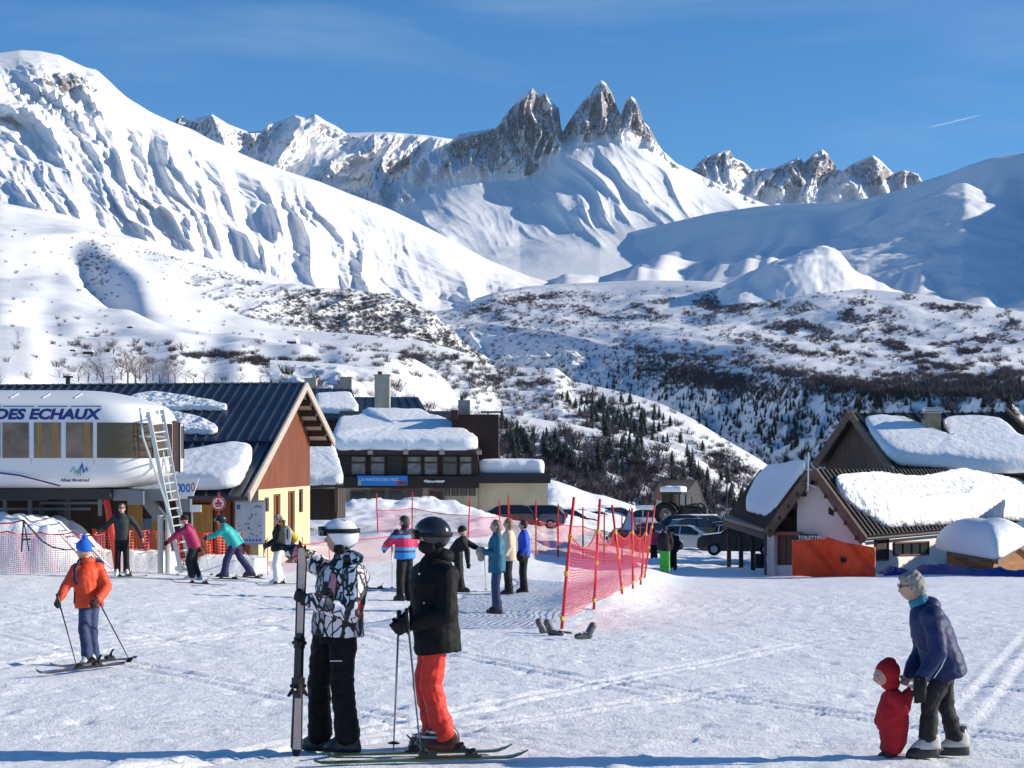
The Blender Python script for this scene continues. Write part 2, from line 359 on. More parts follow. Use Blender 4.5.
fan('lower_left_slope', us, [
  ([(-420,110),(100,115),(520,180)], [(-420,525),(0,525),(200,530),(400,560),(520,620)]),
  ([(-420,250),(100,280),(520,420)], [(-420,400),(0,395),(200,395),(300,400),(400,452),(520,560)]),
  ([(-420,330),(0,380),(250,520),(520,700)], [(-420,370),(0,372),(150,376),(280,380),(340,396),(400,422),(520,520)]),
  ([(-420,900),(0,1000),(250,1100),(520,1250)], [(-420,318),(0,322),(120,332),(250,343),(340,346),(400,354),(440,372),(470,398),(520,460)]),
  ([(-420,1700),(0,1800),(250,2000),(520,2200)], [(-420,250),(0,256),(100,262),(180,290),(250,312),(300,330),(340,338),(400,345),(450,370),(520,430)]),
  ([(-420,2500),(0,2550),(250,2800),(520,2900)], [(-420,205),(0,203),(60,214),(130,236),(200,256),(250,272),(300,284),(330,300),(380,330),(430,380),(520,450)]),
  ([(-420,3000),(520,3300)], 380)], [12, 40, 90, 90, 80, 10], lambda U,V,T,X,Y: d(U,V,np.maximum(T-1,0),X,Y), m_left, rk, rs=4)

# scrubby spur between the slope and the gorge
us = A(150, 520, 1.1)
fan('scrub_spur', us, [
  (1650, [(150,350),(300,352),(470,356),(520,400)]),
  (2050, [(150,310),(250,318),(330,330),(400,338),(450,345),(480,372),(520,400)]),
  (2350, [(150,276),(200,277),(250,281),(300,287),(345,289),(375,293),(405,301),(430,314),(450,330),(468,346),(490,372),(520,400)]),
  (2700, 400)], [50, 60, 10], lambda U,V,T,X,Y: (fbm(X/110,Y/150,5,91,gain=.42)*11+(ridged(X/60-Y/200,Y/300,3,92)*7-4))*sm(0,.4,T)*(1-.6*sm(1.7,2,T)), m_mid,
  lambda U,V,T,X,Y,nz: .16+.2*sm(.9,.75,nz)-.2*sm(2,1.9,T)*0-.08, rs=2)

# plateau and the gorge side that falls from it to the left
us = A(390, 1500, 1.2)
edge = [(390,328),(420,322),(470,322),(520,328),(560,334),(603,345),(670,358),(759,366),(799,378),(850,388),(900,392),(1024,396),(1500,410)]
pY = [(390,2900),(470,2750),(560,2450),(603,2250),(670,1900),(759,1500),(799,1300),(900,1080),(1024,950),(1500,800)]
def d(U,V,T,X,Y):
    side = sm(.05,.5,T)*(1-.93*sm(1.3,2.0,T))*(1-sm(2,2.1,T))
    s = (X+Y*.18)  # gullies run down to the left
    g = ridged(s/120+pn(X/200,Y/200,7)*.5, Y/260, 4, 101)*24-14
    top = sm(2,2.3,T)*(1-sm(3.6,3.9,T))
    return side*g+top*(fbm(X/240,Y/330,5,102,gain=.45)*16+fbm(X/40,Y/60,3,103)*1.5)
def rk(U,V,T,X,Y,nz):
    side = sm(2.05,1.95,T)
    return side*(.16+.15*sm(.85,.7,nz)+.10*sm(1.4,1.95,T))+.05+.10*fbm(X/70,Y/110,3,5)
fan('plateau', us, [
  ([(390,2100),(470,2000),(560,1750),(670,1350),(759,1080),(900,760),(1024,640),(1500,500)], [(390,400),(450,392),(500,420),(600,450),(700,500),(900,560),(1500,600)]),
  ([(390,2500),(470,2400),(560,2100),(670,1620),(759,1280),(900,900),(1024,780),(1500,640)], [(390,355),(450,352),(500,380),(560,388),(603,400),(670,420),(759,440),(900,450),(1500,450)]),
  (pY, edge),
  ([(390,3200),(470,3050),(560,2850),(700,2450),(850,2000),(1024,1700),(1500,1300)], [(390,310),(440,312),(500,302),(560,308),(700,322),(850,335),(1024,352),(1500,380)]),
  ([(390,3700),(560,3500),(750,3050),(900,2550),(1024,2250),(1500,1900)], [(390,318),(430,314),(445,310),(470,300),(500,291),(530,286),(560,284),(650,280),(700,281),(744,285),(826,285),(908,293),(963,302),(1024,312),(1500,345)]),
  ([(390,4200),(1500,2600)], 390)], [55, 110, 70, 60, 8], d, m_mid, rk, rs=2)

# near ridges below the plateau
us = A(300, 900, 1.1)
def d(U,V,T,X,Y):
    return (fbm(X/90,Y/90,4,111,gain=.4)*3+(ridged(X/50+Y/150,Y/90,4,112)*3-1.5)*sm(1.9,1.2,T))*sm(0,.3,T)*(1-.85*sm(1.7,2,T))*(1-sm(2,2.2,T))
fan('white_ridge', us, [
  ([(300,760),(900,700)], [(300,460),(500,470),(900,540)]),
  ([(300,1000),(560,950),(900,800)], [(300,372),(400,380),(470,395),(500,410),(560,408),(620,428),(700,458),(776,500),(900,535)]),
  ([(300,1200),(560,1150),(700,1000),(900,850)], [(300,330),(340,333),(380,336),(423,341),(450,348),(473,356),(493,366),(526,368),(556,368),(564,374),(572,381),(600,387),(632,394),(662,404),(693,419),(726,440),(759,459),(776,471),(830,505),(900,540)]),
  ([(300,1340),(560,1250),(900,900)], [(300,345),(473,366),(556,384),(632,400),(693,430),(776,490),(900,560)]),
  (1500, 520)], [60, 60, 10, 6], d, m_mid, lambda U,V,T,X,Y,nz: .05+.22*sm(.86,.7,nz)+.1*fbm(X/40,Y/40,3,4), rs=2)
us = A(270, 900, 1.1)
def d(U,V,T,X,Y):
    return (fbm(X/60,Y/60,4,121,gain=.4)*3.5+(ridged(X/30+Y/90,Y/60,4,122)*2.6-1.5))*(1-.7*sm(1.4,1.9,T))*sm(0,.3,T)*(1-.8*sm(1.7,2,T))*(1-sm(2,2.2,T))
fan('wooded_ridge', us, [
  ([(270,300),(900,330)], [(270,520),(900,570)]),
  ([(270,500),(900,470)], [(270,392),(340,400),(400,420),(450,445),(500,462),(560,468),(620,480),(700,510),(900,560)]),
  ([(270,640),(500,640),(900,540)], [(270,360),(340,364),(390,373),(423,389),(450,402),(475,409),(499,413),(540,419),(573,424),(626,436),(660,442),(676,450),(693,461),(720,475),(746,488),(800,512),(900,560)]),
  ([(270,720),(900,600)], [(270,380),(340,384),(450,420),(573,440),(660,458),(746,500),(900,570)]),
  (830, 545)], [60, 60, 8, 6], d, m_mid, lambda U,V,T,X,Y,nz: .14+.2*sm(.88,.72,nz)+.1*fbm(X/25,Y/25,3,4), rs=2)

# ---------------------------------------------------------------- the village terrace (one sheet, runs past the camera and drops to the valley behind)
gU = [-1400,-200, 0, 120, 230, 300, 400, 480, 520, 552, 600, 650, 700, 770, 870, 1024, 1300, 2400]
gT = {  # depth : heights at gU
  -60:[0]*18, 6:[0]*18, 16:[0]*18,
  26:[.3,.2,.15,.1,.06,.03,.0,.0,.0,.0,0,0,0,0,0,0,0,0],
  34:[.7,.5,.36,.28,.2,.16,.12,.1,.08,.04,.0,0,0,0,0,0,0,0],
  43:[1,.75,.62,.55,.42,.32,.2,.13,.12,.08,.02,-.02,-.02,0,0,0,0,0],
  52:[1.2,1,.85,.75,.62,.55,.5,.4,.3,.2,.08,-.05,-.05,-.05,0,.05,.1,.2],
  64:[1.3,1.1,1,.9,.85,.85,.95,.8,.6,.4,.15,-.05,-.08,-.1,0,.2,.3,.4],
  80:[1.5,1.4,1.3,1.2,1.3,1.6,1.8,1.5,1.1,.7,.3,.0,-.1,-.1,.1,.4,.6,.8],
  100:[2,2,2,2,2.3,2.7,2.75,2.5,2,1.5,.8,.25,.1,.1,.4,.9,1.2,1.5],
  116:[3,3,3,3,3.1,3.3,3.2,2.8,2.3,2.0,1.3,.5,.3,.4,.8,1.4,1.8,2],
  135:[4,4,4,4,4,4,3.9,3.6,3.4,3.9,3.0,1.6,1.1,1.1,1.4,2,2.4,2.6],
  150:[5,5,5,5,5,5,5,5.4,6,5.9,4.6,3.3,1.9,1.7,2,2.4,3,3],
  165:[6,6,6,6,6,6,6,6,6,5.6,4.2,2.6,1.2,1.4,1.6,2,3,3],
  200:[12,12,10,8,5,3,2,0,-1,-2,-3,-5,-6,-6,-6,-6,-6,-6],
  320:[22,20,16,10,0,-5,-10,-18,-22,-25,-25,-25,-25,-25,-25,-25,-25,-25]}
gYs = np.array(sorted(gT)); gZ = np.array([gT[y] for y in gYs], float)
def herm(xs, x):
    i = np.clip(np.searchsorted(xs, x)-1, 0, len(xs)-2); t = np.clip((x-xs[i])/(xs[i+1]-xs[i]), 0, 1)
    return i, t*.5+(t*t*(3-2*t))*.5
gUa = np.array(gU, float)
def ground(X, Y, fine=False):
    X = np.asarray(X, float); Y = np.asarray(Y, float)
    u = 512+F*X/np.maximum(Y, 10)
    i, s = herm(gYs.astype(float), Y); j, t = herm(gUa, np.clip(u, -1400, 2399))
    z = (gZ[i, j]*(1-t)+gZ[i, j+1]*t)*(1-s)+(gZ[i+1, j]*(1-t)+gZ[i+1, j+1]*t)*s
    z = z-.0353*np.maximum(Y, 0)          # the piste falls gently away from the camera
    # snow bank under the safety net
    tt = np.clip((Y-33)/27, 0, 1.0); cx = .95+tt*3.3
    z = z+.36*np.exp(-((X-cx-.45)/.95)**2)*sm(31,36,Y)*sm(66,58,Y)
    # ploughed heaps in front of the hotel
    for hx, hy, hr, hh in ((-9.6,99,2.4,1.5),(-7.2,98,2.6,.7),(-5.5,101,2.6,1.5),(-3.6,100,2.2,1.1),(-.3,90,2.2,1.05),(1.1,88,1.6,.8),(-12.5,98,2.0,.9),(3.9,140,3,1.2),(10.6,128,2.6,1.3),(15,122,4,1.0),(8.8,134,2.2,1.3)):
        z = z+hh*.34*np.exp(-((X-hx)/hr)**2-((Y-hy)/(hr*.9))**2)*(1+.45*fbm(X/.9,Y/.9,3,7))
    return z
def groundf(X, Y):
    z = ground(X, Y)
    near = sm(75, 45, Y)
    z = z+fbm(X/5, Y/7, 3, 131)*.045*near*sm(2,9,Y)
    z = z+fbm(X/.8, Y/1.3, 4, 133)*.015*near
    z = z+fbm(X/.20, Y/.24, 3, 134)*.010*sm(60,30,Y)
    # ski tracks: pairs of shallow grooves with a raised lip
    rs_ = np.random.RandomState(4)
    for k in range(60):
        x0 = rs_.uniform(-9,9); y0 = rs_.uniform(11,40); a = rs_.normal(.12,.35) if k%2 else rs_.uniform(-1.3,1.3); c = rs_.normal(0,.006)
        q = (Y-y0)-np.tan(a)*(X-x0)-c*(X-x0)**2
        q = q*np.cos(a)
        for o_ in (0, .28):
            z = z-(.022*np.exp(-((q-o_)/.045)**2)-.012*np.exp(-((q-o_-.09)/.04)**2))*sm(6,3,np.abs(X-x0))*near
    # boot prints and clods
    z = z+np.clip(fbm(X/.35,Y/.5,3,137)-.28,0,1)*.06*near
    z = z-np.clip(fbm(X/.30,Y/.42,2,139)-.30,0,1)*.09*near
    z = z+fbm(X/1.6, Y/2.2, 4, 141)*.20*sm(60,80,Y)*(1-.8*sm(120,170,Y))
    return z
wv = np.linspace(-1, 1, 1100); wv = np.sign(wv)*(np.abs(wv)*.62+.38*np.abs(wv)**3)
ys = np.concatenate([np.linspace(-60, 7, 24), 7*np.exp(np.linspace(0.004, math.log(320/7.), 760))])
Wg, Yg = np.meshgrid(wv, ys)
Xg = Wg*(Yg.clip(-30)+34)*.95
Zg = groundf(Xg, Yg)
m = bpy.data.materials.new('packed_snow'); m.use_nodes = True; MATS['packed_snow'] = m
n = m.node_tree.nodes; l = m.node_tree.links; b = n['Principled BSDF']
b.inputs['Roughness'].default_value = .6; b.inputs['Specular IOR Level'].default_value = .25
tc = n.new('ShaderNodeTexCoord'); mp = n.new('ShaderNodeMapping'); mp.inputs['Scale'].default_value = (1,.7,1); l.new(tc.outputs['Object'], mp.inputs[0])
t = n.new('ShaderNodeTexNoise'); t.inputs['Scale'].default_value = 13; t.inputs['Detail'].default_value = 7; t.inputs['Roughness'].default_value = .72; l.new(mp.outputs[0], t.inputs['Vector'])
t2 = n.new('ShaderNodeTexNoise'); t2.inputs['Scale'].default_value = .6; t2.inputs['Detail'].default_value = 5; l.new(mp.outputs[0], t2.inputs['Vector'])
mx = n.new('ShaderNodeMix'); mx.data_type = 'RGBA'; mx.inputs[6].default_value = (.90,.905,.92,1); mx.inputs[7].default_value = (.965,.965,.97,1)
l.new(vramp(n, l, t2.outputs[0], .35, .65), mx.inputs[0]); l.new(mx.outputs[2], b.inputs['Base Color'])
bp = n.new('ShaderNodeBump'); bp.inputs['Distance'].default_value = .04; bp.inputs['Strength'].default_value = .8; l.new(t.outputs[0], bp.inputs['Height']); l.new(bp.outputs[0], b.inputs['Normal'])
grid_mesh('snow_ground', Xg, Yg, Zg, m)
def GZ(x, y): return float(groundf(np.array([x]), np.array([y]))[0])
def G(u, Y, dz=0):
    x = (u-512)/F*Y
    return Vector((x, Y, GZ(x, Y)+dz))
def Gv(u, v):
    """ground point seen at pixel (u,v)"""
    Ys = np.linspace(9, 150, 3000); z = ground((u-512)/F*Ys, Ys); vv = HOR-(z-CZ)*F/Ys
    k = np.argmax(vv <= v) if (vv <= v).any() else len(Ys)-1
    return G(u, float(Ys[k]))
# big base sheet so the land never ends under the far hills
xx, yy = np.meshgrid(np.linspace(-8400, 8400, 60), np.linspace(-2400, 11400, 60))
grid_mesh('valley_floor', xx, yy, np.full_like(xx, -60.)+fbm(xx/2000, yy/2000, 3, 5)*20, m_mid, attrs={'rock': np.zeros_like(xx)})

# mountain air: one closed box of thin even haze round the whole land
hz_ = bpy.data.materials.new('mountain_air'); hz_.use_nodes = True; hn = hz_.node_tree.nodes; hn.clear()
ho = hn.new('ShaderNodeOutputMaterial'); hv = hn.new('ShaderNodeVolumePrincipled'); hv.inputs['Color'].default_value = (.55,.74,1.0,1); hv.inputs['Density'].default_value = 1.5e-5; hv.inputs['Anisotropy'].default_value = .0
hz_.node_tree.links.new(hv.outputs[0], ho.inputs['Volume'])
hme = bpy.data.meshes.new('haze'); hme.from_pydata([(x,y,z) for z in (-130,2700) for y in (-2600,11600) for x in (-8600,8600)], [], [(0,2,3,1),(4,5,7,6),(0,1,5,4),(1,3,7,5),(3,2,6,7),(2,0,4,6)]); hme.materials.append(hz_)
hob = bpy.data.objects.new('haze', hme); COL.objects.link(hob); tag(hob, 'thin blue mountain air over the whole valley', 'haze', kind='stuff')
# ---------------------------------------------------------------- trees
def rand_in(layer, dens, n, rs, tmax=99, back=False):
    """pick n terrain points of a layer with probability density(u,v) per pixel"""
    L = LAY[layer]; U, V = L['U'], L['V']
    dv = np.abs(np.gradient(V, axis=0)); du = np.abs(np.gradient(U, axis=1))
    # only the side that faces the valley
    wgt = dens(U, V)*dv*du
    wgt[np.gradient(V, axis=0) >= 0] = 0
    wgt[L['T'] > tmax] = 0
    p = wgt.ravel(); 
    if p.sum() <= 0: return np.zeros((0,3))
    k = rs.choice(len(p), n, p=p/p.sum())
    P_ = np.stack([L['X'].ravel()[k], L['Y'].ravel()[k], L['Z'].ravel()[k]], -1)
    du_ = rs.uniform(-.6,.6,n); P_[:,0] += du_*P_[:,1]/F
    return P_
def blob(U, V, cu, cv, su, sv, rot=0):
    a = U-cu; b = V-cv; c, s = math.cos(rot), math.sin(rot)
    return np.exp(-((a*c+b*s)/su)**2-((-a*s+b*c)/sv)**2)

m_conifer = mat('conifer_needles', (.022,.038,.026), .8, noise=.5, nscale=.6)
m_twig = mat('bare_twigs', (.055,.042,.055), .9, noise=.35, nscale=.05)
m_twig2 = mat('bare_branches', (.11,.085,.075), .9, noise=.3, nscale=2)
def conifer_mesh(seed, lev=9, thin=1.0):
    rs = np.random.RandomState(seed); co = []; fa = []
    def add(pts, f): b = len(co); co.extend(pts); fa.extend([[b+i for i in q] for q in f])
    # tier of drooping ragged branches; unit height 1
    for i in range(lev):
        z = .10+.86*i/lev; r = .20*thin*(1-z)**.85*rs.uniform(.85,1.15)+.012
        nb = 9 if i < lev*.6 else 6
        a0 = rs.uniform(0, 6.28)
        for k in range(nb):
            a = a0+k*2*math.pi/nb+rs.normal(0,.15); rr = r*rs.uniform(.65,1.15); w_ = rr*.42
            ca, sa = math.cos(a), math.sin(a)
            add([(0,0,z+.085),(ca*rr*.6-sa*w_, sa*rr*.6+ca*w_, z+.01),(ca*rr, sa*rr, z-.045),(ca*rr*.6+sa*w_, sa*rr*.6-ca*w_, z+.01)], [(0,1,2),(0,2,3)])
    add([(0.02,0,.9),(-.01,.017,.9),(-.01,-.017,.9),(0,0,1.02)], [(0,1,3),(1,2,3),(2,0,3)])
    return np.array(co), np.array(fa)
def trunk_arrays(r0, r1, h):
    co = []; 
    for z, r in ((-.06, r0), (h, r1)):
        for k in range(5): co.append((r*math.cos(k*1.2566), r*math.sin(k*1.2566), z))
    fa = []
    for k in range(5):
        a, b = k, (k+1) % 5; fa += [(a,b,b+5),(a,b+5,a+5)]
    return np.array(co), np.array(fa)
m_bark = mat('conifer_bark', (.07,.05,.04), .9)
con_src = []
for s_ in range(4):
    co, fa = conifer_mesh(s_, 9+s_, .85+.12*s_)
    con_src.append((co, fa))
def mk_me(name, co, fa, m):
    o = tri_mesh(name, co, fa, m); me = o.data; bpy.data.objects.remove(o); return me
con_me = [(mk_me('crown', c, f, m_conifer), mk_me('trunk', *trunk_arrays(.022,.01,.5), m_bark)) for c, f in con_src]
def merged(name, pts, hs, srcs, m, rs, lean=0):
    cos = []; fas = []; base = 0
    for i, (p, h) in enumerate(zip(pts, hs)):
        c, f = srcs[rs.randint(len(srcs))]
        a = rs.uniform(0, 6.28); ca, sa = math.cos(a), math.sin(a)
        w_ = h*rs.uniform(1.1, 1.6)
        q = np.stack([(c[:,0]*ca-c[:,1]*sa)*w_, (c[:,0]*sa+c[:,1]*ca)*w_, c[:,2]*h], -1)+p
        cos.append(q); fas.append(f+base); base += len(c)
    o = tri_mesh(name, np.concatenate(cos), np.concatenate(fas), m); return o
rs = np.random.RandomState(11)
# densities of conifers per pixel area, in three stands
def d_gorge(U,V):
    d = .6*blob(U,V,660,390,75,22,.25)+.9*blob(U,V,740,415,60,30,.3)+.5*blob(U,V,800,440,50,30)+.8*blob(U,V,620,382,22,10,-.6)
    d = d+.9*blob(U,V,870,400,120,10,.02)+.5*blob(U,V,960,392,60,6)+.35*blob(U,V,800,405,14,6)
    return d
def d_white(U,V):
    return 1.*blob(U,V,615,425,34,18,.35)+.5*blob(U,V,585,412,16,8)+.25*blob(U,V,660,440,20,16)+.04*blob(U,V,650,420,80,30)
def d_wooded(U,V):
    return .9*blob(U,V,518,448,16,12,.4)+.5*blob(U,V,560,462,26,10,.5)+.6*blob(U,V,620,455,18,18)+.35*blob(U,V,700,482,30,14,.4)+.12*blob(U,V,730,495,50,20,.2)
stands = [('plateau', d_gorge, 560, 8.5, 'dark spruce on the shaded gorge side below the plateau', 'spruces on the gorge side'),
          ('white_ridge', d_white, 110, 8.5, 'dark spruce on the flank of the long white ridge', 'spruces on the white ridge'),
          ('wooded_ridge', d_wooded, 120, 7.0, 'dark spruce among bare trees on the ridge behind the hotel', 'spruces on the wooded ridge')]
allc = []
for lay, dn, n_, hh, lab, grp in stands:
    pts = rand_in(lay, dn, n_, rs, 2.3 if lay == 'plateau' else 2.0)
    for p in pts:
        h = hh*rs.uniform(.4, 1.0); allc.append((h/p[1], p, h, lab, grp))
allc.sort(key=lambda t: -t[0])
for k, (q, p, h, lab, grp) in enumerate(allc[:300]):
    cm, tm = con_me[k % 4]
    t = bpy.data.objects.new('spruce_tree', None); COL.objects.link(t); t.location = p; t.scale = (h*rs.uniform(1.3,1.8),)*2+(h,); t.rotation_euler = (0,0,rs.uniform(0,6.28))
    tag(t, lab, 'tree', grp)
    c = bpy.data.objects.new('crown', cm); c.parent = t; COL.objects.link(c)
    c = bpy.data.objects.new('trunk', tm); c.parent = t; COL.objects.link(c)
rest = allc[300:]
tag(merged('spruce_wood', [t[1] for t in rest], [t[2] for t in rest], con_src, m_conifer, rs), 'far dark spruces scattered over the gorge side', 'conifer wood', kind='stuff')

# bare bushes: sheaves of thin twigs, unit height
def bush(seed, nt_=26, spread=.8):
    rs = np.random.RandomState(seed); co = []; fa = []
    for i in range(nt_):
        a = rs.uniform(0,6.28); r = rs.uniform(0,.25); tilt = rs.uniform(.1,spread); L_ = rs.uniform(.5,1.05)
        b = np.array([r*math.cos(a), r*math.sin(a), -.1]); t = b+np.array([math.cos(a)*tilt*L_*.7, math.sin(a)*tilt*L_*.7, L_])
        w_ = .022; px = np.array([-math.sin(a+1), math.cos(a+1), 0])*w_
        k = len(co); co += [b-px, b+px, t]; fa.append((k,k+1,k+2))
        for j in range(2):
            s0 = b+(t-b)*rs.uniform(.3,.7); e = s0+np.array([rs.normal(0,.28), rs.normal(0,.28), rs.uniform(.1,.35)])
            k = len(co); co += [s0-px*.7, s0+px*.7, e]; fa.append((k,k+1,k+2))
    return np.array(co), np.array(fa)
bsrc = [bush(s_) for s_ in range(6)]
# scrub
cl_ = lambda U,V,a,b,s=3,th=.08: np.clip((fbm(U/a,V/b,3,s)-th)*5,0,1)
def dp(U,V):  # plateau top: clumps of scrub
    d = 1.3*blob(U,V,690,308,55,11,.05)+1.2*blob(U,V,610,312,45,9,.05)+1.0*blob(U,V,760,302,45,8)+1.1*blob(U,V,790,330,38,14)+1.0*blob(U,V,850,312,36,12)+.9*blob(U,V,900,335,40,10)
    d = d+1.3*blob(U,V,545,300,26,7)+.9*blob(U,V,880,352,90,8)+1.1*blob(U,V,960,352,60,12,-.2)+1.2*blob(U,V,985,375,50,10)+1.3*blob(U,V,940,305,40,5,.2)+1.2*blob(U,V,1000,318,40,6,.2)
    d = d*(.03+cl_(U,V,30,10,3,.0))*1.5
    d = d+.8*np.exp(-((V-ip(edge,U[0])[None,:]+1)/5.)**2)*sm(610,640,U)*(.5+cl_(U,V,30,9,8,0))+.95*blob(U,V,900,386,150,9,.03)*(.4+cl_(U,V,30,9,38,0))+1.4*blob(U,V,700,378,60,8,.2)
    d = d+1.3*np.exp(-((V-ip([(390,318),(445,322),(500,303),(560,296),(620,300)],U[0])[None,:])/5.)**2)*sm(440,480,U)*sm(620,570,U)*(.4+cl_(U,V,16,6,18,0))
    d = d+.9*blob(U,V,520,322,60,12,.1)*(.2+cl_(U,V,18,8,19,0))+.5*blob(U,V,720,345,150,22)*cl_(U,V,14,6,12,.05)+.015*(V>282)
    d = d+.13*sm(0,25,V-ip(edge,U[0])[None,:])*(.3+cl_(U,V,22,16,33,0))
    return d
p1 = rand_in('plateau', lambda U,V: np.clip(dp(U,V),0,3)**1.25, 17500, rs, 3.98)
def dspur(U,V): return (.5+cl_(U,V,20,8,6,-.1)*1.2)*sm(240,330,U)*sm(288,296,V-(U-330)*.02)+.3*cl_(U,V,22,8,7,0)
p2 = rand_in('scrub_spur', dspur, 4800, rs, 2.0)
def dslope(U,V): return 1.2*blob(U,V,200,262,50,7,.22)*cl_(U,V,16,5,4,-.05)+1.2*blob(U,V,280,283,60,10,.15)*cl_(U,V,16,6,5,-.1)+.9*blob(U,V,250,360,120,6,.08)*cl_(U,V,20,6,5,.05)+.007*sm(200,240,V)+.6*blob(U,V,385,352,50,8,.1)*cl_(U,V,14,6,15,0)+.35*blob(U,V,95,262,16,20)
p3 = rand_in('lower_left_slope', lambda U,V: dslope(U,V)*(V<386), 1500, rs, 4.9)
def dwood(U,V): return (.12+.88*sm(430,490,U))*(.55+cl_(U,V,26,12,9,-.1))*(.15+sm(4,12,V-ip([(270,362),(390,375),(450,404),(499,415),(573,426),(626,438),(676,452),(720,477),(800,514)],U[0])[None,:]))*(1-.85*blob(U,V,545,440,30,14,.2))*(1-.6*blob(U,V,690,470,16,10))
p4 = rand_in('wooded_ridge', dwood, 2500, rs, 2.0)
def dwh(U,V): return .8*blob(U,V,430,362,60,10,.1)*(.2+cl_(U,V,18,7,10,0))+.9*blob(U,V,500,385,40,12)*(.1+cl_(U,V,16,7,11,0))+.55*blob(U,V,600,415,60,22,.3)*(.3+cl_(U,V,20,9,13,0))+.5*blob(U,V,730,470,30,14,.6)
p5 = rand_in('white_ridge', dwh, 1200, rs, 2.0)
def dm(U,V): return blob(U,V,690,282,200,8)
for nm, pts, h0, lab in (('plateau_scrub', p1, 4.8, 'bare leafless scrub in dark clumps over the snowy plateau and its rim'),
                    ('spur_scrub', p2, 4.6, 'brown leafless scrub covering the dark spur left of the gorge'),
                    ('slope_scrub', p3, 3.6, 'sparse bare bushes dotted over the sunny lower left slope'),
                    ('ridge_wood', p4, 4.2, 'bare leafless wood on the ridge behind the hotel'),
                    ('ridge_scrub', p5, 4, 'bare scrub on the flank of the long white ridge')):
    hs_ = h0*rs.uniform(.4,1.15,len(pts))
    tag(merged(nm, pts, hs_, bsrc, m_twig, rs), lab, 'scrub', kind='stuff')

# bare birches that can be told apart, behind the ribbed lodge roof
def branch_tree(seed):
    rs = np.random.RandomState(seed); co = []; fa = []
    def seg(a, b, ra, rb):
        a = np.array(a, float); b = np.array(b, float); d = b-a; d /= np.linalg.norm(d)+1e-9
        s = np.cross(d, [.3,.9,.1]); s /= np.linalg.norm(s)+1e-9; t = np.cross(d, s); k = len(co)
        for p, r in ((a, ra), (b, rb)):
            for j in range(3):
                an = j*2.094; co.append(p+s*math.cos(an)*r+t*math.sin(an)*r)
        for j in range(3):
            j2 = (j+1) % 3; fa.append((k+j,k+j2,k+3+j2)); fa.append((k+j,k+3+j2,k+3+j))
    def grow(p, d, L_, r, lev):
        n_ = 3; q = np.array(p, float)
        for i in range(n_):
            d = d+rs.normal(0,.10,3); d[2] += .06; d /= np.linalg.norm(d)
            e = q+d*L_/n_; seg(q, e, r*(1-i/n_*.5), r*(1-(i+1)/n_*.5)); q = e
            if lev < 3:
                for b in range(2 if lev else 3):
                    a = rs.uniform(0,6.28); dd = d*.75+np.array([math.cos(a), math.sin(a), .15])*.62; dd /= np.linalg.norm(dd)
                    grow(q, dd, L_*rs.uniform(.4,.62), r*.5, lev+1)
    grow((0,0,-.03), np.array([rs.normal(0,.06), rs.normal(0,.06), 1.]), .9, .016, 0)
    co = np.array(co); co[:,2] *= 1/co[:,2].max(); return co, np.array(fa)
m_birch = mat('birch_bark', (.17,.14,.125), .9, noise=.3, nscale=3)
bt = []
for s_ in range(4):
    co, fa = branch_tree(s_+30); nt0 = 18
    bt.append((mk_me('crown', co, fa, m_birch), mk_me('trunk', *trunk_arrays(.026,.016,.34), m_birch)))
L = LAY['lower_left_slope']
def onlayer(name, u, v):
    L = LAY[name]; d = (L['U']-u)**2+(L['V']-v)**2*1.5; d[np.gradient(L['V'], axis=0) >= 0] += 1e6
    k = np.unravel_index(np.argmin(d), d.shape); return Vector((L['X'][k], L['Y'][k], L['Z'][k]))
bl = [(78,381,20),(88,383,22),(97,380,20),(104,383,30),(112,384,26),(121,380,24),(128,383,34),(136,384,38),(140,381,28),(147,384,30),(153,381,24),(160,384,28),(168,382,22),(175,384,24),(186,383,16),(194,383,15),(205,383,16),(215,384,13),(226,384,11),(238,384,12),(260,383,9),(60,378,10),(100,356,16),(108,352,14),(114,354,16),(18,340,12),(14,350,9),(125,356,10),(158,352,9),(182,352,11),(205,348,8),(258,344,8),(273,381,9),(285,384,11)]
for k, (u_, v_, hp) in enumerate(bl):
    p = onlayer('lower_left_slope', u_, v_); h = hp*p.y/F*1.05
    t = bpy.data.objects.new('bare_tree', None); COL.objects.link(t); t.location = p; t.scale = (h*1.15,h*1.15,h); t.rotation_euler = (0,0,rs.uniform(0,6.28))
    tag(t, 'bare leafless tree on the snow just above the ribbed lodge roof' if v_ > 370 else 'small bare tree standing alone on the sunny lower left slope', 'tree', 'bare trees above the lodge roof' if v_ > 370 else 'lone bare trees on the left slope')
    for nm, me in zip(('crown','trunk'), bt[k % 4]):
        c = bpy.data.objects.new(nm, me); c.parent = t; COL.objects.link(c)
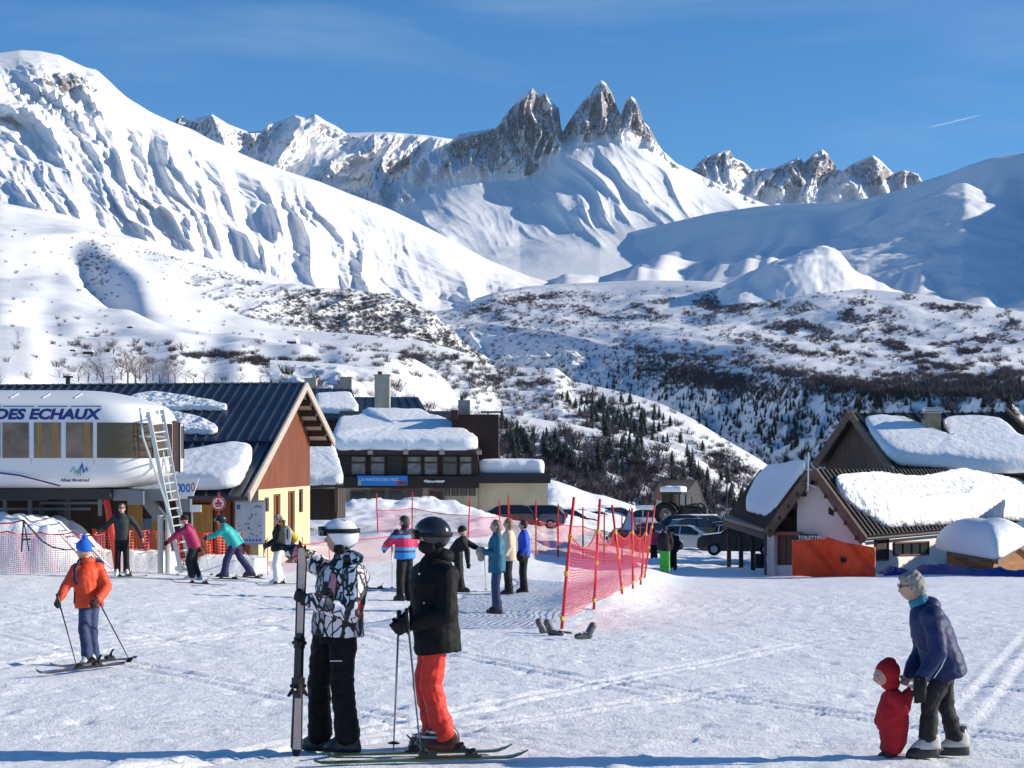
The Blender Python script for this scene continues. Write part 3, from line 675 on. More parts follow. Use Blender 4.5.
# ---------------------------------------------------------------- mesh building helpers (world coordinates in, parts come out local to their thing)
def wmat(o):
    M = Matrix.Identity(4)
    while o is not None:
        M = (Matrix.Translation(o.location) @ o.rotation_euler.to_matrix().to_4x4() @ Matrix.Diagonal((*o.scale, 1))) @ M; o = o.parent
    return M
V3 = Vector
class MB:
    def __init__(s): s.v = []; s.f = []
    def add(s, vs, fs):
        b = len(s.v); s.v += [V3(v) for v in vs]; s.f += [tuple(b+i for i in f) for f in fs]; return s
    def obox(s, c, ax, ay, az):
        c, ax, ay, az = V3(c), V3(ax), V3(ay), V3(az)
        vs = [c+i*ax+j*ay+k*az for k in (-1,1) for j in (-1,1) for i in (-1,1)]
        return s.add(vs, [(0,2,3,1),(4,5,7,6),(0,1,5,4),(1,3,7,5),(3,2,6,7),(2,0,4,6)])
    def box(s, x0, x1, y0, y1, z0, z1):
        return s.obox(((x0+x1)/2,(y0+y1)/2,(z0+z1)/2), ((x1-x0)/2,0,0), (0,(y1-y0)/2,0), (0,0,(z1-z0)/2))
    def bar(s, a, b, w_, h=None, up=(0,0,1)):
        a, b = V3(a), V3(b); d = b-a; L_ = d.length
        if L_ < 1e-6: return s
        d /= L_; up = V3(up); sd = d.cross(up)
        if sd.length < 1e-3: sd = d.cross(V3((1,0,0)))
        sd.normalize(); u2 = sd.cross(d)
        return s.obox((a+b)/2, d*L_/2, sd*w_/2, u2*(h or w_)/2)
    def prism(s, poly, ext):
        n_ = len(poly); ext = V3(ext); p = [V3(q) for q in poly]
        return s.add(p+[q+ext for q in p], [tuple(range(n_))[::-1], tuple(range(n_, 2*n_))]+[(i,(i+1)%n_,n_+(i+1)%n_,n_+i) for i in range(n_)])
    def rings(s, rgs, cap=True):
        n_ = len(rgs[0]); vs = [p for r in rgs for p in r]; fs = []
        for k in range(len(rgs)-1):
            for i in range(n_):
                j = (i+1) % n_; fs.append((k*n_+i, k*n_+j, (k+1)*n_+j, (k+1)*n_+i))
        if cap: fs.append(tuple(range(n_))[::-1]); fs.append(tuple(range(len(vs)-n_, len(vs))))
        return s.add(vs, fs)
    def tube(s, pts, r, n_=8):
        pts = [V3(p) for p in pts]; rr = r if isinstance(r, (list, tuple)) else [r]*len(pts); out_ = []
        ref = None
        for i, p in enumerate(pts):
            t = (pts[min(i+1, len(pts)-1)]-pts[max(i-1, 0)]).normalized()
            if ref is None: ref = t.cross(V3((0,0,1))) if abs(t.z) < .95 else t.cross(V3((1,0,0)))
            ref = (ref-t*ref.dot(t)).normalized(); w2 = t.cross(ref)
            out_.append([p+ref*math.cos(a)*rr[i]+w2*math.sin(a)*rr[i] for a in [2*math.pi*k/n_ for k in range(n_)]])
        return s.rings(out_)
    def cap(s, a, b, ra, rb, n_=12):
        a, b = V3(a), V3(b); d = b-a; L_ = d.length
        d = d/L_ if L_ > 1e-6 else V3((0,0,1))
        x = d.cross(V3((0,0,1))) if abs(d.z) < .95 else d.cross(V3((1,0,0))); x.normalize(); y = d.cross(x); out_ = []
        for q in (-80,-50,-25,0): out_.append((a+d*ra*math.sin(R(q)), ra*math.cos(R(q))))
        for q in (0,25,50,80): out_.append((b+d*rb*math.sin(R(q)), rb*math.cos(R(q))))
        return s.rings([[c+x*math.cos(t)*r+y*math.sin(t)*r for t in [2*math.pi*k/n_ for k in range(n_)]] for c, r in out_])
    def chain(s, pts, rr, n_=12):
        for i in range(len(pts)-1): s.cap(pts[i], pts[i+1], rr[i], rr[i+1], n_)
        return s
    def ell(s, c, ax, ay, az, n_=14, m_=9):
        c, ax, ay, az = V3(c), V3(ax), V3(ay), V3(az); rg = []
        for k in range(m_):
            q = -math.pi/2+math.pi*(k+.35)/(m_-.3); rg.append([c+(ax*math.cos(t)+ay*math.sin(t))*math.cos(q)+az*math.sin(q) for t in [2*math.pi*i/n_ for i in range(n_)]])
        return s.rings(rg)
    def lathe(s, c, axis, prof, n_=16):
        c = V3(c); d = V3(axis).normalized(); x = d.cross(V3((0,0,1))) if abs(d.z) < .95 else d.cross(V3((1,0,0))); x.normalize(); y = d.cross(x)
        return s.rings([[c+d*h+x*math.cos(t)*r+y*math.sin(t)*r for t in [2*math.pi*k/n_ for k in range(n_)]] for r, h in prof])
    def mesh(s, name, parent=None):
        M = wmat(parent).inverted() if parent else Matrix.Identity(4)
        me = bpy.data.meshes.new(name); me.from_pydata([M @ v for v in s.v], [], s.f); me.update(); return me
    def build(s, name, m, parent=None, smooth=False, bevel=0, **k):
        me = s.mesh(name, parent)
        bm = bmesh.new(); bm.from_mesh(me); bmesh.ops.recalc_face_normals(bm, faces=bm.faces)
        if bevel: bmesh.ops.bevel(bm, geom=[e for e in bm.edges if e.calc_face_angle(0) > .5], offset=bevel, segments=2, affect='EDGES', clamp_overlap=True)
        bm.to_mesh(me); bm.free()
        if smooth: me.polygons.foreach_set('use_smooth', [True]*len(me.polygons))
        me.materials.append(m); o = bpy.data.objects.new(name, me); COL.objects.link(o); o.parent = parent
        return tag(o, **k)
    def solid(s, name, m, parent, voxel, it=4, wr=0, ws=.12, seed=0, **k):
        """one continuous surface grown round overlapping volumes"""
        me = bpy.data.meshes.new(name); me.from_pydata(s.v, [], s.f); me.update()
        bm = bmesh.new(); bm.from_mesh(me); bmesh.ops.recalc_face_normals(bm, faces=bm.faces); bm.to_mesh(me); bm.free()
        o = bpy.data.objects.new(name, me); COL.objects.link(o)
        md = o.modifiers.new('r', 'REMESH'); md.mode = 'VOXEL'; md.voxel_size = voxel; md.adaptivity = 0
        if it: md = o.modifiers.new('s', 'SMOOTH'); md.factor = .5; md.iterations = it
        dg = bpy.context.evaluated_depsgraph_get(); me2 = bpy.data.meshes.new_from_object(o.evaluated_get(dg))
        bpy.data.objects.remove(o); bpy.data.meshes.remove(me)
        nv = len(me2.vertices); co = np.empty(nv*3, np.float32); me2.vertices.foreach_get('co', co); co = co.reshape(-1,3)
        if wr:
            no = np.empty(nv*3, np.float32); me2.vertex_normals.foreach_get('vector', no); no = no.reshape(-1,3)
            a = co/ws; n_ = 1.1*fbm(a[:,0]*.55+a[:,1]*.5+seed, a[:,2]*.7+a[:,1]*.3, 3, 5)+.7*(1-2*np.abs(fbm(a[:,0]*.45-a[:,1]*.5+a[:,2]*.35+seed, a[:,2]*.8-a[:,0]*.55, 2, 8)))-.35
            co = co+no*(n_*wr)[:,None]
        M = np.array(wmat(parent).inverted()); co = co @ M[:3,:3].T+M[:3,3]
        me2.vertices.foreach_set('co', co.astype(np.float32).ravel()); me2.update()
        me2.polygons.foreach_set('use_smooth', [True]*len(me2.polygons)); me2.name = name
        me2.materials.clear(); me2.materials.append(m)
        o = bpy.data.objects.new(name, me2); COL.objects.link(o); o.parent = parent
        return tag(o, **k)

def text(name, body, origin, xdir, updir, size, m, parent, depth=.01, shear=0, bold=0, align='LEFT'):
    """raised lettering; origin = left end of the baseline, size = cap height in metres"""
    c = bpy.data.curves.new(name, 'FONT'); c.body = body; c.size = size/.70; c.extrude = depth/2; c.shear = shear; c.offset = bold; c.align_x = align
    c.resolution_u = 3
    o = bpy.data.objects.new(name, c); COL.objects.link(o)
    me = bpy.data.meshes.new_from_object(o.evaluated_get(bpy.context.evaluated_depsgraph_get())); bpy.data.objects.remove(o)
    x = V3(xdir).normalized(); y = V3(updir).normalized(); z = x.cross(y)
    M = Matrix.Translation(V3(origin)) @ Matrix((x, y, z)).transposed().to_4x4()
    if parent: M = wmat(parent).inverted() @ M
    me.transform(M); me.materials.clear(); me.materials.append(m); me.name = name
    o = bpy.data.objects.new(name, me); COL.objects.link(o); o.parent = parent
    return o
def on_plane(u, v, p0, n_):
    d = V3(((u-512)/F, 1, (HOR-v)/F)); c = V3((0,0,CZ)); n_ = V3(n_)
    return c+d*((V3(p0)-c).dot(n_)/d.dot(n_))
def plane_n(a, b, c): return (V3(b)-V3(a)).cross(V3(c)-V3(a)).normalized()

m_rsnow = mat('roof_snow', (.87,.885,.91), .65, spec=.2, bump=.05, bscale=3.0)
m_rsnow_rough = mat('roof_snow_crumbled', (.87,.885,.91), .65, spec=.2, bump=.35, bscale=2.2)
def snow_slab(name, outline, n_, T_, parent, m=None, rough=0.0, seed=0, lump=.0, res=.18, flat=0.0):
    """thick rounded blanket of snow lying on a roof plane; outline = corners on the plane"""
    pts = [V3(p) for p in outline]; n_ = V3(n_).normalized()
    if n_.z < 0: n_ = -n_
    out_ = []
    for i in range(len(pts)):
        a, b = pts[i], pts[(i+1) % len(pts)]; k = max(1, int((b-a).length/res))
        for j in range(k): out_.append(a.lerp(b, j/k))
    # round the corners
    for _ in range(4): out_ = [(out_[i-1]+out_[i]*2+out_[(i+1) % len(out_)])/4 for i in range(len(out_))]
    c = sum(out_, V3((0,0,0)))/len(out_); N_ = len(out_)
    ang = np.arange(N_)*2*np.pi/N_
    per = N_*res
    w_ = fbm(np.cos(ang)*per/7+seed*3, np.sin(ang)*per/7, 4, seed)*rough*.9
    mb = MB(); rg = []
    prof = [(0.0,0.0),(.02,.3),(.03,.62),(-.03,.84),(-.20,.96),(-.5,1.0),(-1.0,1.03)]
    for off, hh in prof:
        r_ = []
        for i, p in enumerate(out_):
            d = c-p; L_ = d.length; d = d/L_; o_ = off*T_ - w_[i]
            r_.append(p-d*o_*1.0+n_*.02+V3((0,0,1))*hh*(T_+max(-.6*T_, flat*(c.z-p.z))))
        rg.append(r_)
    for f in (.75,.5,.28,.1):
        r_ = []
        for i, p in enumerate(out_):
            q = c+(rg[6][i]-c-V3((0,0,1.03*T_)))*f; r_.append(q+V3((0,0,1))*T_*(1.04+.03*(1-f)))
        rg.append(r_)
    lump = lump or .025
    if lump:
        for k_, r_ in enumerate(rg[1:]):
            xs = np.array([[p.x,p.y,p.z] for p in r_]); dz = fbm(xs[:,0]/.55+seed, (xs[:,1]+xs[:,2])/.5, 4, 9)*lump*min(1,(k_+1)/3)
            for p, q in zip(r_, dz): p.z += float(q)
    return mb.rings(rg).build(name, m or m_rsnow, parent, smooth=True)

def ribbed(mb, ra, rb, eb, ea, th, sp, rw=.045, rh=.07):
    """metal roof plane with standing ribs from ridge to eave"""
    ra, rb, eb, ea = map(V3, (ra, rb, eb, ea)); n_ = plane_n(ra, ea, rb)
    if n_.z < 0: n_ = -n_
    mb.prism([ra, rb, eb, ea], -n_*th)
    L_ = (rb-ra).length; k = int(L_/sp)
    for i in range(k+1):
        t = (i+.5)/(k+1); a = ra.lerp(rb, t); b = ea.lerp(eb, t)
        mb.bar(a+n_*rh*.45, b+n_*rh*.45, rw, rh, n_)
    return n_

# ---------------------------------------------------------------- figures
m_skin = mat('skin', (.56,.33,.24), .55)
m_black = mat('black_cloth', (.012,.012,.014), .75, noise=.4, nscale=6, spec=.3)
m_blackp = mat('black_plastic', (.012,.012,.013), .3)
m_grey_hair = mat('grey_hair', (.25,.23,.21), .7, noise=.45, nscale=60, stretch=(1,1,.3))
m_brown_hair = mat('brown_hair', (.10,.06,.035), .6, noise=.5, nscale=50, stretch=(1,1,.3))
m_dark_hair = mat('dark_hair', (.02,.015,.012), .6, noise=.4, nscale=50)
m_white = mat('white_paint', (.8,.8,.79), .4)
m_steel = mat('steel', (.45,.46,.48), .35, metal=.9)
m_lens = mat('dark_lens', (.01,.01,.012), .08, spec=.8)

def head_parts(body, c, f, k, bare=True):
    """skull, jaw, nose and ears added to the body volume; c = centre of the head, f = where it looks"""
    f = V3(f).normalized(); s_ = V3((0,0,1)).cross(f).normalized(); u = f.cross(s_)
    body.ell(c+u*.015*k, f*.097*k, s_*.077*k, u*.105*k, 18, 12)
    body.ell(c+f*.022*k-u*.055*k, f*.066*k, s_*.056*k, u*.062*k)
    body.cap(c+f*.088*k+u*.01*k, c+f*.108*k-u*.022*k, .010*k, .015*k, 8)
    body.cap(c+f*.085*k-u*.052*k, c+f*.086*k-u*.056*k, .016*k, .014*k, 8)
    for q in (-1,1): body.ell(c+s_*q*.08*k-u*.01*k-f*.008*k, f*.016*k, s_*.010*k, u*.03*k, 8, 6)
    return f, s_, u
def add_hand(mb, w_, d, palm, side, k, curl=55, glove=False):
    d = V3(d).normalized(); palm = V3(palm); palm = (palm-d*palm.dot(d))
    palm = palm.normalized() if palm.length > .05 else V3((0,0,-1)).cross(d).normalized()
    sd_ = d.cross(palm); sd_ = sd_ if sd_.dot(V3(side)) > 0 else -sd_
    g = 1.35 if glove else 1.0; g2 = 1.15 if glove else 1.0
    mb.ell(w_+d*.045*k, d*.054*k*g2, sd_*.040*k*g2, palm*.016*k*g, 12, 8)
    mb.cap(w_-d*.02*k, w_+d*.03*k, .026*k*g, .024*k*g, 10)
    for off, L_ in ((.030,.070),(.010,.078),(-.011,.073),(-.030,.058)):
        p = w_+d*.080*k*g2+sd_*off*k*g2; r = .0098*k*g; ang = 0
        for j, fr in enumerate((.45,.32,.25)):
            ang += R(curl*(.6 if j == 0 else 1.0)); dd = d*math.cos(ang)+palm*math.sin(ang)
            q = p+dd*L_*fr*k*g2; mb.cap(p, q, r, r*.93, 8); p = q; r *= .93
    p = w_+d*.025*k+sd_*.032*k; q = p+(d*.7+sd_*.55+palm*.35).normalized()*.036*k*g2; mb.cap(p, q, .013*k*g, .011*k*g, 8)
    mb.cap(q, q+(d*.7+palm*.75-sd_*.1).normalized()*.03*k*g2, .011*k*g, .0095*k*g, 8)

def person(label, base, head_deg, h=1.75, pose=None, px=None, look=None, vox=.02, top=None, bottom=None, hat=None, hair=None, gloves=None, boots=None, goggles=None,
           extras=None, kid=1.0, hem=.80, puff=1.0, pants_r=1.0, bare_hands=False, curls=(50,50), group=None, wr=.006, palms=None, cuff=.06):
    """base = point between the feet; pose = joints in the figure's own frame (forward, left, up) in units of 1.75 m height;
       px = joints given as (u, v, depth offset)"""
    k = h/1.75; th = R(head_deg); fw = V3((math.cos(th), math.sin(th), 0)); lf = V3((-fw.y, fw.x, 0)); up = V3((0,0,1))
    root = empty('person', base, 0, label=label, cat='person', group=group)
    J = dict(pelvis=(0,0,.93), waist=(0,0,1.08), chest=(.01,0,1.29), neck=(.0,0,1.46), head=(.025,0,1.615),
             hipL=(0,.085,.90), kneeL=(.03,.10,.50), ankL=(0,.11,.10), hipR=(0,-.085,.90), kneeR=(.03,-.10,.50), ankR=(0,-.11,.10),
             shL=(0,.185,1.40), elL=(-.03,.25,1.13), wrL=(.08,.25,.91), shR=(0,-.185,1.40), elR=(-.03,-.25,1.13), wrR=(.08,-.25,.91))
    J.update(pose or {})
    W = {n_: base+(fw*p[0]+lf*p[1]+up*p[2])*k for n_, p in J.items()}
    for n_, p in (px or {}).items(): W[n_] = P(p[0], p[1], base.y+p[2])
    lk = V3(look).normalized() if look is not None else fw
    # ---- the body: one surface from head to feet
    b = MB(); f, s_, u = head_parts(b, W['head'], lk, k*(1.0 if kid == 1 else 1.15))
    sidev = (W['shL']-W['shR']).normalized(); hipv = (W['hipL']-W['hipR']).normalized()
    b.cap(W['neck'], W['head']-u*.05*k, .052*k, .05*k)
    def torso(mb, specs, n_=18):
        pts = [s2[0] for s2 in specs]; rg = []
        for i, (p, a, d_) in enumerate(specs):
            t = (pts[min(i+1,len(pts)-1)]-pts[max(i-1,0)]).normalized(); w_ = i/(len(pts)-1); sv = (hipv*(1-w_)+sidev*w_); sv = (sv-t*sv.dot(t)).normalized(); fv = sv.cross(t)
            rg.append([p+sv*a*k*math.cos(q)*(abs(math.cos(q))**-.12 if abs(math.cos(q)) > .01 else 1)+fv*d_*k*math.sin(q) for q in [2*math.pi*j/n_+.01 for j in range(n_)]])
        mb.rings(rg)
    torso(b, [(W['pelvis']-up*.06*k,.14,.10),(W['waist'],.135,.095),(W['chest'],.16,.11),(W['neck']-up*.05*k,.10,.07),(W['neck'],.06,.055)])
    for q in 'LR':
        b.chain([W['sh'+q], W['el'+q], W['wr'+q]], [.052*k,.043*k,.028*k]); b.cap(W['sh'+q], W['chest'], .06*k, .08*k)
        lr = .72 if bottom else 1; b.chain([W['hip'+q], W['knee'+q], W['ank'+q]], [.08*k*lr,.058*k*lr,.042*k*lr])
        b.cap(W['ank'+q]-up*.03*k, W['ank'+q]+fw*.14*k-up*.05*k, .035*k, .03*k)
    hd = {}
    for i, q in enumerate('LR'):
        d = (W['wr'+q]-W['el'+q]).normalized(); sg = 1 if q == 'L' else -1
        pl = palms[i] if palms else -lf*sg; hd[q] = (W['wr'+q], d, pl, fw)
        if bare_hands: add_hand(b, W['wr'+q]+d*.01*k, d, pl, fw+up*.3, k, curls[i])
    b.solid('body', m_skin, root, min(vox, .014), 2)
    # eyes
    if vox <= .012:
        e = MB()
        for q in (-1,1): e.ell(W['head']+f*.084*k+s_*q*.031*k+u*.018*k, f*.007*k, s_*.012*k, u*.006*k, 8, 6)
        e.build('eye', m_lens, root, smooth=True)
    # ---- trousers
    if bottom:
        mb = MB(); pr = pants_r
        torso(mb, [(W['pelvis']-up*.10*k,.135*pr,.115*pr),(W['pelvis'],.150,.115),(W['waist'],.13,.10)])
        for q in 'LR':
            an = W['ank'+q]+(W['knee'+q]-W['ank'+q])*cuff
            mid = W['ank'+q].lerp(W['knee'+q], .45)
            mb.chain([W['hip'+q], W['knee'+q], mid, an], [.094*k*pr,.080*k*pr,.078*k*pr,.085*k*pr])
        mb.solid('trousers', bottom, root, vox, 2, wr, .10*k, seed=base.x)
    # ---- jacket
    if top:
        mb = MB(); pf = puff
        hp = W['pelvis']+(W['waist']-W['pelvis'])*((hem-.93)/.15)
        torso(mb, [(hp,.185*pf,.155*pf),(W['pelvis']+(W['waist']-W['pelvis'])*.3,.182*pf,.152*pf),(W['waist'].lerp(W['chest'],.25),.175*pf,.145*pf),(W['chest'],.19*pf,.15*pf),(W['chest'].lerp(W['neck'],.55),.165*pf,.125*pf),(W['neck'],.085,.085),(W['neck']+up*.05*k,.075,.078)])
        for q in 'LR':
            d = (W['wr'+q]-W['el'+q]).normalized()
            mb.chain([W['sh'+q]-up*.015*k, W['el'+q], W['wr'+q]-d*.005], [.078*k*pf,.068*k*pf,.052*k*pf])
            mb.cap(W['sh'+q]-up*.02*k, W['chest'].lerp(W['neck'],.3), .085*k*pf, .10*k)
        mb.solid('jacket', top, root, vox, 3, wr, .13*k, seed=base.x+3)
    # ---- gloves, boots
    if gloves:
        for i, q in enumerate('LR'):
            g = MB(); w_, d, pl, sd_ = hd[q]; add_hand(g, w_+d*.015*k, d, pl, sd_+up*.3, k, curls[i], True); g.cap(w_-d*.06*k, w_+d*.02*k, .046*k, .036*k)
            g.solid('glove', gloves, root, min(vox, .009), 1)
    if boots:
        bm_, kind = boots
        for q in 'LR':
            a = W['ank'+q]; fx = (fw+ (lf if q == 'L' else -lf)*.12).normalized(); sv = up.cross(fx); g = MB(); z0 = a.z-.10*k
            ln_ = (W['knee'+q]-a); ln_ = ln_/max(ln_.z,.1); ln_.z = 0
            if kind == 'ski':
                g.rings([[V3((a.x,a.y,0))+ln_*max(0,z_-z0-.08*k)*.9+up*z_+fx*(cx+lx*math.cos(t))*k+sv*wy*math.sin(t)*k for t in [2*math.pi*j/14 for j in range(14)]] for z_, cx, lx, wy in ((z0,.05,.165,.052),(z0+.035*k,.05,.168,.055),(z0+.08*k,.04,.155,.054),(z0+.12*k,-.0,.115,.053),(z0+.18*k,-.005,.080,.054),(z0+.25*k,.0,.066,.054),(z0+.28*k,.0,.060,.05))])
                o = g.build('ski_boot', bm_, root, smooth=True)
                c_ = MB()
                for zz, cx, lx in ((.09,.035,.15),(.125,.0,.118),(.19,-.004,.088),(.235,.01,.086)):
                    c_.rings([[V3((a.x,a.y,z0+zz*k))+up*dz*k+fx*(cx+(lx+e_)*math.cos(t))*k+sv*(.058+e_)*math.sin(t)*k for t in [R(-100+20*j) for j in range(11)]] for dz, e_ in ((-.008,.0),(-.008,.008),(.008,.008),(.008,.0))], cap=False)
                if vox <= .012: c_.build('buckle', m_steel, o)
            else:
                g.rings([[V3((a.x,a.y,0))+up*z_+fx*(cx+lx*math.cos(t))*k+sv*wy*math.sin(t)*k for t in [2*math.pi*j/14 for j in range(14)]] for z_, cx, lx, wy in ((z0,.045,.145,.05),(z0+.03*k,.045,.15,.054),(z0+.06*k,.04,.14,.052),(z0+.10*k,.01,.10,.05),(z0+.15*k,-.01,.075,.052),(z0+.24*k,-.01,.072,.054))])
                g.build('boot', bm_, root, smooth=True)
    hc = W['head']; kh = k*(1.0 if kid == 1 else 1.15)
    def dome(name, m, cfw, csd, cup, lift, cutf, cutb, par=root, n_=28, m2=18):
        rg = []
        for a in range(m2+1):
            q = math.pi/2-math.pi*.86*a/m2; r_ = []
            for j in range(n_):
                t = 2*math.pi*j/n_; x = math.cos(t)*math.cos(q); y = math.sin(t)*math.cos(q); z = math.sin(q)
                cut = cutb+(cutf-cutb)*sm(-.1,.75,math.cos(t)); zz = max(z*cup, float(cut)); shrink = 1.0 if z*cup > cut else .93
                r_.append(hc+u*(lift+zz)*kh+f*x*cfw*kh*shrink+s_*y*csd*kh*shrink)
            rg.append(r_)
        mb = MB(); mb.rings(rg); return mb.build(name, m, par, smooth=True)
    if hair:
        hm, kind = hair
        mb = MB()
        mb.ell(hc+u*.03*kh-f*.018*kh, f*.098*kh, s_*.09*kh, u*.10*kh, 16, 10)
        if kind == 'short': mb.ell(hc-f*.045*kh-u*.02*kh, f*.06*kh, s_*.082*kh, u*.075*kh)
        if kind == 'long':
            mb.ell(hc-f*.05*kh-u*.04*kh, f*.068*kh, s_*.09*kh, u*.11*kh); mb.ell(hc-f*.055*kh-u*.14*kh, f*.05*kh, s_*.085*kh, u*.08*kh)
        if kind == 'bob': 
            mb.ell(hc-f*.04*kh-u*.015*kh, f*.078*kh, s_*.095*kh, u*.09*kh); mb.ell(hc+f*.035*kh+u*.075*kh, f*.06*kh, s_*.075*kh, u*.035*kh)
        mb.solid('hair', hm, root, min(vox,.012), 1, .010, .035)
    if hat:
        hm, kind = hat
        if kind == 'helmet':
            o = dome('helmet', hm, .142, .112, .125, .018, .030, -.095)
            if vox <= .012:
                mb = MB()
                for q in (-1,1):
                    mb.ell(hc+s_*q*.088*kh-u*.082*kh-f*.012*kh, f*.042*kh, s_*.014*kh, u*.040*kh)
                mb.build('ear_pad', m_black, root, smooth=True)
                v_ = MB()
                for q in (-.5,0,.5): v_.ell(hc+u*.128*kh+s_*q*.08*kh-f*(.01+.03*abs(q))*kh, f*.035*kh, s_*.007*kh, u*.006*kh)
                v_.build('vent', m_blackp, o, smooth=True)
        elif kind == 'beanie' or kind == 'pompom':
            o = dome('hat', hm, .112, .096, .125, .035, .0, -.045)
            if kind == 'pompom':
                mb = MB(); mb.ell(hc+u*.185*kh-f*.02*kh, f*.045*kh, s_*.045*kh, u*.042*kh); mb.solid('pompom', hm, root, .01, 1, .008, .02)
        elif kind == 'cap': o = dome('hat', hm, .108, .092, .105, .035, .02, -.03)
    if goggles:
        gm, up_ = goggles
        st = MB(); z0 = (.03 if up_ else .012); rf, rs_ = (.147,.117) if hat and hat[1] == 'helmet' else (.104,.084)
        def band(t0, t1, hh, e_, n2=22):
            return [[hc+u*(z0+dz+.02*(1 if up_ else 0))*kh+f*(rf+e2)*math.cos(t)*kh+s_*(rs_+e2)*math.sin(t)*kh for t in [t0+(t1-t0)*j/n2 for j in range(n2+1)]] for dz, e2 in ((-hh,0),(-hh,e_),(hh,e_),(hh,0))]
        st.rings(band(R(40), R(320), .016, .005), cap=False); so_ = st.build('goggle_strap', m_black, root, smooth=True)
        st = MB(); st.rings(band(R(-52), R(52), .034, .016), cap=False)
        st.build('goggle_lens', gm, root, smooth=True)
    if extras: extras(root, W, fw, lf, up, k, hc, f, s_, u)
    return root, W
# ---------------------------------------------------------------- buildings
UP = V3((0,0,1))
m_roof = mat('dark_metal_roof', (.035,.045,.075), .42, metal=.35, noise=.35, nscale=.8)
m_roof_b = mat('brown_metal_roof', (.045,.038,.035), .5, metal=.2, noise=.3, nscale=.8)
m_wood = mat('red_brown_planks', (.12,.028,.010), .6, noise=.55, nscale=2.2, stretch=(3.5,3.5,.25), col2=(.27,.072,.022))
m_wood_d = mat('dark_brown_wood', (.045,.025,.018), .7, noise=.4, nscale=2, stretch=(3,3,.3))
m_wood_g = mat('weathered_beam', (.14,.095,.065), .75, noise=.35, nscale=3, stretch=(1,1,1))
m_ochre = mat('ochre_wood', (.38,.19,.05), .6, noise=.35, nscale=2.5, stretch=(3,3,.4))
m_cream = mat('cream_render', (.58,.48,.30), .85, noise=.08, nscale=1.5, bump=.01, bscale=30)
m_cream2 = mat('beige_render', (.52,.43,.30), .85, noise=.14, nscale=.5, bump=.01, bscale=20)
m_wall_w = mat('white_render', (.66,.64,.62), .85, noise=.1, nscale=.8)
m_glass = mat('window_glass', (.03,.035,.04), .12, spec=.8)
m_glass_l = mat('curtained_glass', (.20,.19,.18), .25, spec=.7, noise=.5, nscale=2.5)
m_conc = mat('chimney_render', (.42,.38,.31), .9, noise=.2, nscale=2)
m_darkin = mat('opening_shade', (.015,.013,.012), .8)  # near-black fill standing in for the shade inside openings
m_navy = mat('navy_letters', (.015,.03,.20), .45)
m_shell = mat('white_shell', (.78,.79,.80), .28, coat=.2)
m_smoke = mat('smoked_glass', (.045,.022,.012), .12, spec=.8, noise=.4, nscale=.8)
m_int = mat('tan_post', (.35,.20,.05), .5)

# --- ribbed lodge with the red-brown gable
P1 = P(247,493,50); AP = P(305,383,62); P2 = P(333,440,68)
rd = V3((-.985,.17,0)).normalized()
root = empty('lodge', (-9,56,GZ(-9,56)), label='lodge with dark ribbed metal roof, red-brown plank gable and cream lower wall', cat='building')
mb = MB()
br = .58   # where the upper sheets end
q1 = AP.lerp(P1, br)
n1 = ribbed(mb, AP, AP+rd*42, q1+rd*42, q1, .10, .37)
nn = n1*.09
ribbed(mb, q1-nn-(P1-AP).normalized()*.15, q1-nn-(P1-AP).normalized()*.15+rd*42, P1+rd*42-nn*1.2, P1-nn*1.2, .10, .37)
nb = ribbed(mb, AP+rd*42, AP, P2, P2+rd*42, .10, .62)
lodge_roof = mb.build('roof', m_roof, root)
mb = MB()   # pale barge boards along both rakes
off = -rd*.06
m_pb = mat('pale_board', (.42,.37,.31), .7, noise=.15)
for a, b in ((AP, P1), (AP, P2)): MB().bar(a+off-UP*.10, b+off-UP*.12, .07, .30).build('barge_board', m_pb, root)
mb.bar(AP+off-UP*.05+UP*.06, AP+off+rd*42+UP*.06, .16, .05)
mb.build('ridge_cap', m_pb, root)
mb = MB()   # purlins that carry the overhang
for t in (.2,.38,.56,.74,.93):
    c = AP.lerp(P2, t)-UP*.28; MB().bar(c, c+rd*1.6, .18, .24).build('purlin', m_wood_d, root)
for t in (.12,.3,.5,.7,.9):
    c = AP.lerp(P1, t)-UP*.30; MB().bar(c, c+rd*1.2, .16, .22).build('purlin', m_wood_d, root)
mb.bar(AP-UP*.35, AP-UP*.35+rd*1.6, .2, .26)
mb.build('purlin', m_wood_d, root)
mb = MB(); mb.prism([AP-UP*.16+rd*.15, P2-UP*.16+rd*.15, P2-UP*.16+rd*1.4, AP-UP*.16+rd*1.4], -UP*.03)
mb.build('soffit', mat('pale_soffit', (.38,.33,.27), .8), root)
W1 = P(252,493,53.5); W2 = P(310,484,67.2)
gd = (W2-W1); gd.z = 0; gd.normalize(); gn = V3((gd.y,-gd.x,0))     # outward normal of the gable wall, towards the sun
def gw(u, z):  # point on the gable wall under pixel column u at height z
    c = V3((0,0,CZ)); d = V3(((u-512)/F,1,0)); t = (W1-c).dot(gn)/d.dot(gn); p = c+d*t; p.z = z; return p
def under(p):  # height of the roof above a wall point
    t = (p-P1).dot(gd)/((AP-P1).dot(gd)); 
    return (P1.z+(AP.z-P1.z)*t if t < 1 else AP.z+(P2.z-AP.z)*((p-AP).dot(gd)/((P2-AP).dot(gd))))-.2
zy = 1.0; zb = -1.9
pts = [gw(u,0) for u in (247,256,270,285,300,306,310)]
poly = [V3((p.x,p.y,zy)) for p in (pts[0],pts[-1])]+[V3((p.x,p.y,under(p))) for p in reversed(pts)]
ap0 = gw(304.2,0); 
MB().prism(poly, -gn*.25).build('wood_gable', m_wood, root)
mb = MB(); a = gw(258.5,zb); b = gw(310,zb)
